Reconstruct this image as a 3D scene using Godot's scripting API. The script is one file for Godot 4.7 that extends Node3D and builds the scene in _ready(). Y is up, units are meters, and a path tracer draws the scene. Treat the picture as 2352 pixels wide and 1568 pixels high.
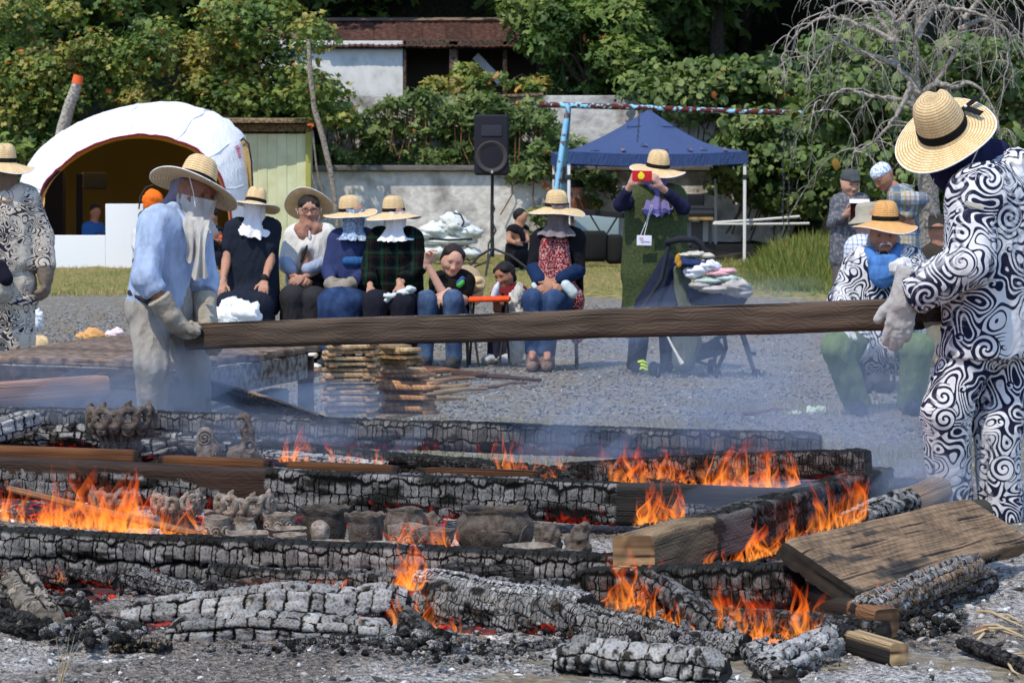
extends Node3D
# Open-air pottery firing: two people carry a timber over a burning log frame, onlookers in straw hats behind.
# Measurements were read on the photograph at 2352 x 1568; one metre at distance D covers F / D of those pixels.
const F := 6000.0
const EYE := Vector3(0, 1.23, 0)
var tilt := Basis(Vector3.RIGHT, -atan((784.0 - 495.0) / 6000.0))
var rng := RandomNumberGenerator.new()
var M := {}
var used_labels := {}

func ray(px: float, py: float) -> Vector3:
	var r: Vector3 = tilt * Vector3((px - 1176.0) / F, -(py - 784.0) / F, -1.0)
	return r / -r.z

func P(px: float, py: float, d: float) -> Vector3:
	return EYE + ray(px, py) * d

func Q(px: float, py: float, h: float) -> Vector3:
	var r := ray(px, py)
	return EYE + r * ((h - EYE.y) / r.y)

func gh(d: float) -> float:
	return clampf((d - 22.0) * 0.0214, 0.0, 0.6)

func L(r: float, g: float, b: float) -> Color:
	return Color(r, g, b).linear_to_srgb()

func smooth(a: float, b: float, x: float) -> float:
	return smoothstep(a, b, x)

class MB:
	var v := PackedVector3Array()
	var n := PackedVector3Array()
	var c := PackedColorArray()
	var t := PackedVector2Array()
	var i := PackedInt32Array()
	var col := Color.WHITE
	var seams := PackedInt32Array()
	func add(p: Vector3, uv := Vector2.ZERO) -> int:
		v.append(p)
		c.append(col)
		t.append(uv)
		return v.size() - 1
	func tri(a: int, b: int, d: int) -> void:
		i.append(a)
		i.append(b)
		i.append(d)
	func quad(a: int, b: int, d: int, e: int, out: Vector3) -> void:
		var nn := (v[d] - v[a]).cross(v[b] - v[a])
		if nn.length_squared() < 1e-16:
			nn = (v[e] - v[a]).cross(v[d] - v[a])
		if nn.dot(out) < 0.0:
			tri(a, d, b)
			tri(a, e, d)
		else:
			tri(a, b, d)
			tri(a, d, e)
	func grid(from: int, nu: int, nv: int, flip: bool) -> void:
		for a in nu - 1:
			for b in nv - 1:
				var k := from + a * nv + b
				if flip:
					tri(k, k + nv, k + 1)
					tri(k + 1, k + nv, k + nv + 1)
				else:
					tri(k, k + 1, k + nv)
					tri(k + 1, k + nv + 1, k + nv)
	func normals() -> void:
		n.resize(v.size())
		n.fill(Vector3.ZERO)
		for k in range(0, i.size(), 3):
			var a := i[k]
			var b := i[k + 1]
			var d := i[k + 2]
			var f := (v[d] - v[a]).cross(v[b] - v[a])
			n[a] += f
			n[b] += f
			n[d] += f
		for k in range(0, seams.size(), 2):
			var s := n[seams[k]] + n[seams[k + 1]]
			n[seams[k]] = s
			n[seams[k + 1]] = s
		for k in n.size():
			n[k] = n[k].normalized()
	func bulge(amp: float, noise: FastNoiseLite, stretch: Vector3) -> void:
		normals()
		for k in v.size():
			v[k] += n[k] * (amp * noise.get_noise_3dv(v[k] * stretch))
	func mesh() -> ArrayMesh:
		normals()
		var arr := []
		arr.resize(Mesh.ARRAY_MAX)
		arr[Mesh.ARRAY_VERTEX] = v
		arr[Mesh.ARRAY_NORMAL] = n
		arr[Mesh.ARRAY_COLOR] = c
		arr[Mesh.ARRAY_TEX_UV] = t
		arr[Mesh.ARRAY_INDEX] = i
		var m := ArrayMesh.new()
		m.add_surface_from_arrays(Mesh.PRIMITIVE_TRIANGLES, arr)
		return m
	# a chamfered box
	func box(x: Transform3D, s: Vector3, bev := 0.006) -> void:
		var h := s * 0.5
		bev = minf(bev, minf(h.x, minf(h.y, h.z)) * 0.6)
		var id := {}
		for axis in 3:
			for q in 8:
				var sg := Vector3(1 if q & 1 else -1, 1 if q & 2 else -1, 1 if q & 4 else -1)
				var p := h * sg
				for o in 3:
					if o != axis:
						p[o] -= sg[o] * bev
				var uv := Vector2(p.x + p.y * 0.37, p.z + p.y) if axis != 1 else Vector2(p.x, p.z)
				id[axis * 8 + q] = add(x * p, uv)
		for axis in 3:
			var o1 := 1 << ((axis + 1) % 3)
			var o2 := 1 << ((axis + 2) % 3)
			for sgn in 2:
				var b := (1 << axis) * sgn
				var out := Vector3.ZERO
				out[axis] = 1.0 if sgn else -1.0
				quad(id[axis * 8 + b], id[axis * 8 + b + o1], id[axis * 8 + b + o1 + o2], id[axis * 8 + b + o2], x.basis * out)
			# edges along this axis, between the faces of the two others
			var a1 := (axis + 1) % 3
			var a2 := (axis + 2) % 3
			var bit := 1 << axis
			for q in 4:
				var b := (o1 if q & 1 else 0) + (o2 if q & 2 else 0)
				var out := Vector3.ZERO
				out[a1] = 1.0 if q & 1 else -1.0
				out[a2] = 1.0 if q & 2 else -1.0
				quad(id[a1 * 8 + b], id[a1 * 8 + b + bit], id[a2 * 8 + b + bit], id[a2 * 8 + b], x.basis * out)
		for q in 8:
			var out := Vector3(1 if q & 1 else -1, 1 if q & 2 else -1, 1 if q & 4 else -1)
			var a: int = id[q]
			var b: int = id[8 + q]
			var d: int = id[16 + q]
			if (v[d] - v[a]).cross(v[b] - v[a]).dot(x.basis * out) < 0.0:
				tri(a, d, b)
			else:
				tri(a, b, d)
	# a box from A to B, w across and h high
	func bar(a: Vector3, b: Vector3, w: float, h: float, bev := 0.004) -> void:
		var z := (b - a).normalized()
		var up := Vector3.UP if absf(z.y) < 0.95 else Vector3.RIGHT
		var x := up.cross(z).normalized()
		box(Transform3D(Basis(x, z.cross(x), z), (a + b) * 0.5), Vector3(w, h, (b - a).length()), bev)
	func tube(pts: Array, rad: Array, sides := 8, cap := true) -> void:
		var from := v.size()
		var nn := Vector3.ZERO
		var run := 0.0
		for k in pts.size():
			var p: Vector3 = pts[k]
			var q0: Vector3 = pts[maxi(k - 1, 0)]
			var q1: Vector3 = pts[mini(k + 1, pts.size() - 1)]
			var tg := (q1 - q0).normalized()
			if k == 0:
				nn = tg.cross(Vector3.UP if absf(tg.y) < 0.9 else Vector3.RIGHT).normalized()
			else:
				nn = (nn - tg * nn.dot(tg)).normalized()
				run += p.distance_to(pts[k - 1])
			var bb := tg.cross(nn)
			var r: float = rad[mini(k, rad.size() - 1)]
			for s in sides + 1:
				var a := TAU * s / sides
				add(p + (nn * cos(a) + bb * sin(a)) * r, Vector2(run, float(s) / sides))
			seams.append(v.size() - 1)
			seams.append(v.size() - 1 - sides)
		grid(from, pts.size(), sides + 1, true)
		if cap:
			for e in 2:
				var k: int = 0 if e == 0 else pts.size() - 1
				var out: Vector3 = (pts[0] - pts[1]) if e == 0 else (pts[k] - pts[k - 1])
				var ce := add(pts[k], Vector2(0.5, 0.5))
				var ring := []
				for s in sides:
					ring.append(add(v[from + k * (sides + 1) + s], Vector2(0.5 + 0.4 * cos(TAU * s / sides), 0.5 + 0.4 * sin(TAU * s / sides))))
				for s in sides:
					var p1: int = ring[s]
					var p2: int = ring[(s + 1) % sides]
					if (v[p2] - v[ce]).cross(v[p1] - v[ce]).dot(out) < 0.0:
						tri(ce, p2, p1)
					else:
						tri(ce, p1, p2)
	# profile: Vector2(radius, height) from the bottom of the outside upwards
	func lathe(x: Transform3D, prof: Array, sides := 24, us := 1.0, vs := 1.0, squash := Vector2.ONE) -> void:
		var from := v.size()
		var run := 0.0
		for k in prof.size():
			var q: Vector2 = prof[k]
			if k:
				run += q.distance_to(prof[k - 1])
			for s in sides + 1:
				var a := -TAU * s / sides
				add(x * Vector3(q.x * cos(a) * squash.x, q.y, q.x * sin(a) * squash.y), Vector2(us * s / sides, run * vs))
			seams.append(v.size() - 1)
			seams.append(v.size() - 1 - sides)
		grid(from, prof.size(), sides + 1, true)
	func ball(ce: Vector3, r: Vector3, nu := 8, nv := 12) -> void:
		var prof := []
		for k in nu + 1:
			var a := PI * (float(k) / nu - 0.5)
			prof.append(Vector2(maxf(cos(a), 0.0001), sin(a)))
		lathe(Transform3D(Basis.from_scale(r), ce), prof, nv)
	# one sheet from a function of (0..1, 0..1)
	func sheet(nu: int, nv: int, f: Callable, uvs := Vector2.ONE, flip := false) -> void:
		var from := v.size()
		for a in nu:
			for b in nv:
				var u := float(a) / (nu - 1)
				var w := float(b) / (nv - 1)
				add(f.call(u, w), Vector2(u, w) * uvs)
		grid(from, nu, nv, flip)

# Joins tapered capsules into one surface on a grid (smooth minimum, surface nets).
class SD:
	var bones: Array = []
	var cuts: Array = []
	func cap(a: Vector3, b: Vector3, ra: float, rb: float, k := 0.03, op := 0) -> void:
		bones.append([a, b, ra, rb, k, op])
	func cut(p: Vector3, nrm: Vector3, reach: float) -> void:
		cuts.append([p, nrm.normalized(), reach])
	func mesh(mb: MB, cell: float) -> void:
		if bones.is_empty():
			return
		var lo := Vector3.INF
		var hi := -Vector3.INF
		for b in bones:
			if b[5] == 0:
				var r: float = maxf(b[2], b[3]) + cell * 2.0 + b[4] * 0.3
				lo = lo.min(b[0].min(b[1]) - Vector3.ONE * r)
				hi = hi.max(b[0].max(b[1]) + Vector3.ONE * r)
		var nx := int((hi.x - lo.x) / cell) + 2
		var ny := int((hi.y - lo.y) / cell) + 2
		var nz := int((hi.z - lo.z) / cell) + 2
		var nxy := nx * ny
		var f := PackedFloat32Array()
		f.resize(nxy * nz)
		f.fill(1.0)
		for b in bones:
			var a: Vector3 = b[0]
			var ba: Vector3 = b[1] - a
			var ra: float = b[2]
			var rb: float = b[3]
			var k: float = b[4]
			var op: int = b[5]
			var l2 := maxf(ba.length_squared(), 1e-9)
			var m := maxf(ra, rb) + k + cell * 2.0
			var p0: Vector3 = (a.min(b[1]) - Vector3.ONE * m - lo) / cell
			var p1: Vector3 = (a.max(b[1]) + Vector3.ONE * m - lo) / cell
			for z in range(maxi(0, int(p0.z)), mini(nz, int(p1.z) + 2)):
				for y in range(maxi(0, int(p0.y)), mini(ny, int(p1.y) + 2)):
					var at := z * nxy + y * nx
					for x in range(maxi(0, int(p0.x)), mini(nx, int(p1.x) + 2)):
						var pa := lo + Vector3(x, y, z) * cell - a
						var h := clampf(pa.dot(ba) / l2, 0.0, 1.0)
						var d := (pa - ba * h).length() - ra - (rb - ra) * h
						var o := f[at + x]
						if op == 0:
							var hh := maxf(k - absf(o - d), 0.0) / k
							f[at + x] = minf(o, d) - hh * hh * k * 0.25
						else:
							var hh := maxf(k - absf(o + d), 0.0) / k
							f[at + x] = maxf(o, -d) + hh * hh * k * 0.25
		for q in cuts:
			var cp: Vector3 = q[0]
			var cn: Vector3 = q[1]
			var reach: float = q[2]
			var p0: Vector3 = (cp - Vector3.ONE * reach - lo) / cell
			var p1: Vector3 = (cp + Vector3.ONE * reach - lo) / cell
			for z in range(maxi(0, int(p0.z)), mini(nz, int(p1.z) + 2)):
				for y in range(maxi(0, int(p0.y)), mini(ny, int(p1.y) + 2)):
					var at := z * nxy + y * nx
					for x in range(maxi(0, int(p0.x)), mini(nx, int(p1.x) + 2)):
						f[at + x] = maxf(f[at + x], (lo + Vector3(x, y, z) * cell - cp).dot(cn))
		var cv := PackedInt32Array()
		cv.resize(nxy * nz)
		cv.fill(-1)
		var step := [1, nx, nxy]
		for z in range(1, nz - 1):
			for y in range(1, ny - 1):
				var at := z * nxy + y * nx
				for x in range(1, nx - 1):
					var k := at + x
					var inside := f[k] < 0.0
					for ax in 3:
						var sx: int = step[ax]
						if (f[k + sx] < 0.0) == inside:
							continue
						var s1: int = step[(ax + 1) % 3]
						var s2: int = step[(ax + 2) % 3]
						var qd := [k, k - s1, k - s1 - s2, k - s2]
						for e in 4:
							var ce: int = qd[e]
							if cv[ce] < 0:
								cv[ce] = _vertex(mb, f, ce, nx, nxy, lo, cell)
							qd[e] = cv[ce]
						if inside:
							mb.tri(qd[0], qd[2], qd[1])
							mb.tri(qd[0], qd[3], qd[2])
						else:
							mb.tri(qd[0], qd[1], qd[2])
							mb.tri(qd[0], qd[2], qd[3])
	func _vertex(mb: MB, f: PackedFloat32Array, ce: int, nx: int, nxy: int, lo: Vector3, cell: float) -> int:
		var z := ce / nxy
		var y := (ce - z * nxy) / nx
		var x := ce - z * nxy - y * nx
		var sum := Vector3.ZERO
		var count := 0
		for e in 12:
			var ax := e >> 2
			var o := Vector3.ZERO
			o[(ax + 1) % 3] = e & 1
			o[(ax + 2) % 3] = (e >> 1) & 1
			var i0 := ce + int(o.x) + int(o.y) * nx + int(o.z) * nxy
			var i1 := i0 + (1 if ax == 0 else nx if ax == 1 else nxy)
			var a := f[i0]
			var b := f[i1]
			if (a < 0.0) != (b < 0.0):
				o[ax] = a / (a - b)
				sum += o
				count += 1
		var p := lo + (Vector3(x, y, z) + sum / maxi(count, 1)) * cell
		return mb.add(p, Vector2(p.x, p.y))

func numbered(called: String, parent: Node) -> String:
	if not parent.has_node(NodePath(called)):
		return called
	var k := 1
	while parent.has_node(NodePath("%s_%03d" % [called, k])):
		k += 1
	return "%s_%03d" % [called, k]

func tag(o: Node3D, label: String, category: String, group := "", kind := "") -> Node3D:
	if label:
		o.set_meta("label", label)
	if category:
		o.set_meta("category", category)
	if group:
		o.set_meta("group", group)
	if kind:
		o.set_meta("kind", kind)
	return o

func thing(called: String, label: String, category: String, at := Vector3.ZERO, group := "") -> Node3D:
	var o := Node3D.new()
	o.name = numbered(called, self)
	o.position = at
	add_child(o)
	return tag(o, label, category, group)

# meshes are computed in the scene's metres; a part is moved back by where its thing stands
func part(called: String, mb: MB, m: Material, parent: Node3D, kind := "") -> MeshInstance3D:
	return part_mesh(called, mb.mesh(), m, parent, kind)

func part_mesh(called: String, me: Mesh, m: Material, parent: Node3D, kind := "") -> MeshInstance3D:
	var o := MeshInstance3D.new()
	o.name = numbered(called, parent)
	o.mesh = me
	if m:
		o.material_override = m
	parent.add_child(o)
	var off := Vector3.ZERO
	var up: Node = parent
	while up != self:
		off += up.position
		up = up.get_parent()
	o.position = -off
	if kind:
		o.set_meta("kind", kind)
	return o

func single(called: String, mb: MB, m: Material, label: String, category: String, group := "") -> MeshInstance3D:
	var o := part(called, mb, m, self)
	tag(o, label, category, group)
	return o

func struct(called: String, mb: MB, m: Material) -> MeshInstance3D:
	return part(called, mb, m, self, "structure")

func scatter(called: String, me: Mesh, m: Material, xs: Array, cols: Array, parent: Node3D, kind := "stuff") -> MultiMeshInstance3D:
	var mm := MultiMesh.new()
	mm.transform_format = MultiMesh.TRANSFORM_3D
	mm.use_colors = true
	mm.mesh = me
	mm.instance_count = xs.size()
	for k in xs.size():
		mm.set_instance_transform(k, xs[k])
		mm.set_instance_color(k, cols[k])
	var o := MultiMeshInstance3D.new()
	o.name = numbered(called, parent)
	o.multimesh = mm
	o.material_override = m
	parent.add_child(o)
	if parent != self:
		o.position = -parent.position
	if kind:
		o.set_meta("kind", kind)
	return o

func noise(s: int, freq: float, oct := 3, type := FastNoiseLite.TYPE_SIMPLEX_SMOOTH) -> FastNoiseLite:
	var n := FastNoiseLite.new()
	n.seed = s
	n.frequency = freq
	n.noise_type = type
	n.fractal_octaves = oct
	n.fractal_type = FastNoiseLite.FRACTAL_FBM if oct > 1 else FastNoiseLite.FRACTAL_NONE
	return n

func rbasis() -> Basis:
	return Basis.from_euler(Vector3(rng.randf() * TAU, rng.randf() * TAU, rng.randf() * TAU))

func rdir() -> Vector3:
	var z := rng.randf_range(-1, 1)
	var a := rng.randf() * TAU
	var r := sqrt(1.0 - z * z)
	return Vector3(r * cos(a), z, r * sin(a))

# ---------------------------------------------------------------- textures and materials
func ntex(sz: int, freq: float, s: int, offs: Array, cols: Array, oct := 4, type := FastNoiseLite.TYPE_SIMPLEX_SMOOTH, stepped := false) -> NoiseTexture2D:
	var t := NoiseTexture2D.new()
	t.width = sz
	t.height = sz
	t.seamless = true
	t.generate_mipmaps = false
	t.noise = noise(s, freq, oct, type)
	if not offs.is_empty():
		var g := Gradient.new()
		g.offsets = PackedFloat32Array(offs)
		g.colors = PackedColorArray(cols)
		if stepped:
			g.interpolation_mode = Gradient.GRADIENT_INTERPOLATE_CONSTANT
		t.color_ramp = g
	return t

func mat(called: String, c: Color, rough := 0.9, tex: Texture2D = null, bump: Texture2D = null, bscale := 0.4, tri := 0.0) -> StandardMaterial3D:
	var m := StandardMaterial3D.new()
	m.resource_name = called
	m.albedo_color = c
	m.roughness = rough
	m.metallic_specular = 0.35
	m.vertex_color_use_as_albedo = true
	if tex:
		m.albedo_texture = tex
	if bump:
		m.heightmap_enabled = true
		m.heightmap_texture = bump
		m.heightmap_scale = bscale
	if tri > 0.0:
		m.uv1_triplanar = true
		m.uv1_triplanar_sharpness = 6.0
		m.uv1_scale = Vector3.ONE * tri
	M[called] = m
	return m

# Cracked char: blocks between long splits and cross cracks. Height 0..1 in "char_h", grey-scale tone in the image; both repeat.
var char_h := []
const CW := 1024
const CH := 256

func char_texture(s: int, rows: int, colsn: int, crack: float, pillow: float) -> Array:
	var g := RandomNumberGenerator.new()
	g.seed = s
	var warp := noise(s, 0.011, 3)
	var fine := noise(s + 1, 0.09, 3)
	var jit := PackedFloat32Array()
	var tone := PackedFloat32Array()
	for k in rows * colsn:
		jit.append(g.randf_range(-0.38, 0.38))
		tone.append(g.randf())
	var edge := PackedFloat32Array()
	for r in rows:
		edge.append((r + g.randf_range(-0.25, 0.25)) / rows)
	var rw := PackedFloat32Array()
	for r in rows:
		rw.append(g.randf_range(0.35, 2.2))
	var hs := PackedFloat32Array()
	hs.resize(CW * CH)
	var px := PackedByteArray()
	px.resize(CW * CH * 3)
	var wt := warp.get_seamless_image(CW, CH, false, false, 0.15)
	var ft := fine.get_seamless_image(CW, CH, false, false, 0.15)
	var wb := wt.get_data()
	var fb := ft.get_data()
	for y in CH:
		for x in CW:
			var at := y * CW + x
			var w := wb[at] / 255.0 - 0.5
			var fi := fb[at] / 255.0 - 0.5
			var vv := fposmod(float(y) / CH + w * 0.07 + fi * 0.012, 1.0)
			var r := rows - 1
			for k in rows:
				if vv < edge[k]:
					r = k - 1
					break
			r = posmod(r, rows)
			var e0 := edge[r]
			var e1 := edge[(r + 1) % rows]
			var dv := minf(fposmod(vv - e0, 1.0), fposmod(e1 - vv, 1.0)) * CH
			var uu := fposmod(float(x) / CW + (w - 0.5) * 0.012 + fi * 0.006, 1.0) * colsn
			var c := int(uu)
			var du := 99.0
			var mine := c
			for q in 3:
				var cc := posmod(c + q - 1, colsn)
				var d := uu - (c + q - 1 + jit[r * colsn + cc])
				if d >= 0.0:
					mine = cc
				du = minf(du, absf(d) * CW / colsn)
			var tn := tone[r * colsn + mine]
			var wid := crack * (0.25 + 1.2 * tone[(r * colsn + mine * 7 + 3) % (rows * colsn)])
			var d := minf(dv * rw[r if fposmod(vv - e0, 1.0) < fposmod(e1 - vv, 1.0) else (r + 1) % rows], du) + fi * 1.6
			var h := smoothstep(wid * 0.35, wid * 1.25, d)
			h = h * (1.0 - pillow + pillow * smoothstep(0.0, wid * 5.0, d))
			hs[at] = clampf(h + fi * 0.12, 0.0, 1.0)
			var lines := absf(fi) * 1.6
			var val := lerpf(0.10, 0.72 + 0.22 * tn - lines * 0.6 + w * 0.25, smoothstep(wid * 0.3, wid * 1.1, d))
			var b := int(clampf(val, 0.05, 1.0) * 255.0)
			px[at * 3] = b
			px[at * 3 + 1] = b
			px[at * 3 + 2] = b
	char_h.append(hs)
	var bump := PackedByteArray()
	bump.resize(CW * CH)
	for k in CW * CH:
		bump[k] = int(hs[k] * 255.0)
	return [ImageTexture.create_from_image(Image.create_from_data(CW, CH, false, Image.FORMAT_RGB8, px)), ImageTexture.create_from_image(Image.create_from_data(CW, CH, false, Image.FORMAT_L8, bump))]

# A tribal print: stripes of a phase with vortices, so that bands curl into spirals and fork.
func swirl_texture(sz: int, s: int, dark: Color, light: Color, freq: float, level := 0.0) -> ImageTexture:
	var g := RandomNumberGenerator.new()
	g.seed = s
	var nz := noise(s, freq, 2).get_seamless_image(sz, sz, false, false, 0.2).get_data()
	var nz2 := noise(s + 9, freq * 0.6, 2).get_seamless_image(sz, sz, false, false, 0.2).get_data()
	var vx := PackedVector2Array()
	var sg := PackedFloat32Array()
	for k in 16:
		vx.append(Vector2((k % 4) + g.randf_range(0.15, 0.85), k / 4 + g.randf_range(0.15, 0.85)) * sz / 4.0)
		sg.append((1.0 if k % 2 else -1.0) * (2.0 if g.randf() < 0.4 else 1.0))
	var px := PackedByteArray()
	px.resize(sz * sz * 3)
	for y in sz:
		for x in sz:
			var at := y * sz + x
			var ph := nz[at] / 255.0 * 44.0
			var best := 1e9
			var bi := 0
			for k in 16:
				var dx := x - vx[k].x
				var dy := y - vx[k].y
				dx -= sz * roundf(dx / sz)
				dy -= sz * roundf(dy / sz)
				var dd := dx * dx + dy * dy
				if dd < best:
					best = dd
					bi = k
			var rr := sqrt(best)
			var dx := x - vx[bi].x
			var dy := y - vx[bi].y
			dx -= sz * roundf(dx / sz)
			dy -= sz * roundf(dy / sz)
			var spin := atan2(dy, dx) * sg[bi] + rr * 0.30
			var near := smoothstep(sz * (0.10 if bi % 3 == 0 else 0.03), sz * (0.075 if bi % 3 == 0 else 0.02), rr)
			var st := sin(lerpf(ph, spin, 1.0 if near > 0.5 else 0.0)) + (nz2[at] / 255.0 - 0.5) * 2.2 + level
			var w := smoothstep(-0.12, 0.12, st)
			if absf(near - 0.5) < 0.16:
				w = 0.0
			var c := dark.lerp(light, w)
			px[at * 3] = int(c.r * 255)
			px[at * 3 + 1] = int(c.g * 255)
			px[at * 3 + 2] = int(c.b * 255)
	return ImageTexture.create_from_image(Image.create_from_data(sz, sz, false, Image.FORMAT_RGB8, px))

func plaid_texture(cols: Array, bands: Array, sz := 128) -> ImageTexture:
	# bands: [start, width, colour index, strength] along both ways
	var im := Image.create(sz, sz, false, Image.FORMAT_RGB8)
	for y in sz:
		for x in sz:
			var c: Color = cols[0]
			for b in bands:
				var k := 0
				var bc: Color = cols[b[2]]
				if posmod(x - int(b[0]), sz) < b[1]:
					c = c.lerp(bc, b[3])
				if posmod(y - int(b[0]), sz) < b[1]:
					c = c.lerp(bc, b[3])
			im.set_pixel(x, y, c)
	return ImageTexture.create_from_image(im)

func grain_texture() -> Array:
	# long fibres, growth bands that wander, a few dark checks
	var w := 512
	var h := 256
	var px := PackedByteArray()
	px.resize(w * h * 3)
	var hp := PackedByteArray()
	hp.resize(w * h)
	var n1 := noise(21, 0.004, 2)
	var n2 := noise(22, 0.03, 3)
	for y in h:
		for x in w:
			var tb := clampf((x - w + 120) / 120.0, 0.0, 1.0)
			var x2 := float(x - w)
			var band := 0.5 + 0.5 * sin(TAU * (y / 256.0 * 14.0 + n1.get_noise_2d(256.0 * cos(TAU * x / w) , 256.0 * sin(TAU * x / w) + y * 0.5) * 2.2))
			var fib := lerpf(n2.get_noise_2d(x * 0.10, y * 6.0), n2.get_noise_2d(x2 * 0.10, y * 6.0), tb)
			var dirt := lerpf(n1.get_noise_2d(x * 1.5, y * 3.0 + 900.0), n1.get_noise_2d(x2 * 1.5, y * 3.0 + 900.0), tb)
			var check := smoothstep(0.42, 0.5, lerpf(n2.get_noise_2d(x * 0.05 + 400.0, y * 2.4), n2.get_noise_2d(x2 * 0.05 + 400.0, y * 2.4), tb))
			var v := clampf(0.74 + 0.16 * band + 0.30 * fib + 0.22 * dirt - 0.5 * check, 0.12, 1.0)
			var k := y * w + x
			px[k * 3] = int(v * 255)
			px[k * 3 + 1] = int(v * 246)
			px[k * 3 + 2] = int(v * 235)
			hp[k] = int(clampf(0.6 + 0.25 * fib + 0.1 * band - 0.6 * check, 0.0, 1.0) * 255)
	return [ImageTexture.create_from_image(Image.create_from_data(w, h, false, Image.FORMAT_RGB8, px)), ImageTexture.create_from_image(Image.create_from_data(w, h, false, Image.FORMAT_L8, hp))]

func straw_texture() -> Array:
	# plaited rows: v runs across the rows, each row a chevron of short strands
	var w := 256
	var h := 64
	var im := Image.create(w, h, false, Image.FORMAT_RGB8)
	var hm := Image.create(w, h, false, Image.FORMAT_L8)
	var g := RandomNumberGenerator.new()
	g.seed = 5
	var tones := PackedFloat32Array()
	for k in 64:
		tones.append(g.randf())
	for y in h:
		var q := fposmod(y / 32.0, 1.0)
		var up := absf(q - 0.5) * 2.0
		for x in w:
			var strand := fposmod(x / 16.0 + up * 0.7, 1.0)
			var k := int(fposmod(x / 16.0 + up * 0.7, 16.0)) + (16 if y >= 32 else 0)
			var hh := sqrt(maxf(0.0, 1.0 - up * up)) * (0.6 + 0.4 * sin(PI * strand))
			var c := Color(0.88, 0.75, 0.55).lerp(Color(0.96, 0.87, 0.70), tones[k])
			if up > 0.8:
				c = c.lerp(Color(0.60, 0.44, 0.25), 0.75)
			im.set_pixel(x, y, c)
			hm.set_pixel(x, y, Color(hh, hh, hh))
	return [ImageTexture.create_from_image(im), ImageTexture.create_from_image(hm)]

func cloth(called: String, c: Color, tex: Texture2D = null, sc := 2.0, rough := 0.95) -> StandardMaterial3D:
	var m := mat(called, c, rough, tex, M["weave_h"], 1.0 if called in ["cloth", "thick_cloth", "canvas", "lining"] else 0.5 if called.begins_with("swirl") else 0.3, sc)
	m.metallic_specular = 0.2
	if called in ["cloth", "thick_cloth", "canvas", "lining"]:
		m.uv1_scale = Vector3(0.95, 0.42, 0.95) * sc
	return m

func leafmat(called: String, through: Color) -> StandardMaterial3D:
	var m := mat(called, Color.WHITE, 0.55)
	m.metallic_specular = 0.4
	m.backlight_enabled = true
	m.backlight = through
	m.cull_mode = BaseMaterial3D.CULL_DISABLED
	return m

func glow(called: String, c: Color, energy: float, tex: Texture2D = null) -> StandardMaterial3D:
	var m := mat(called, L(0.03, 0.02, 0.02), 0.95)
	m.emission_enabled = true
	m.emission = c
	m.emission_energy_multiplier = energy
	if tex:
		m.emission_texture = tex
		m.emission_operator = BaseMaterial3D.EMISSION_OP_MULTIPLY
	return m

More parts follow.
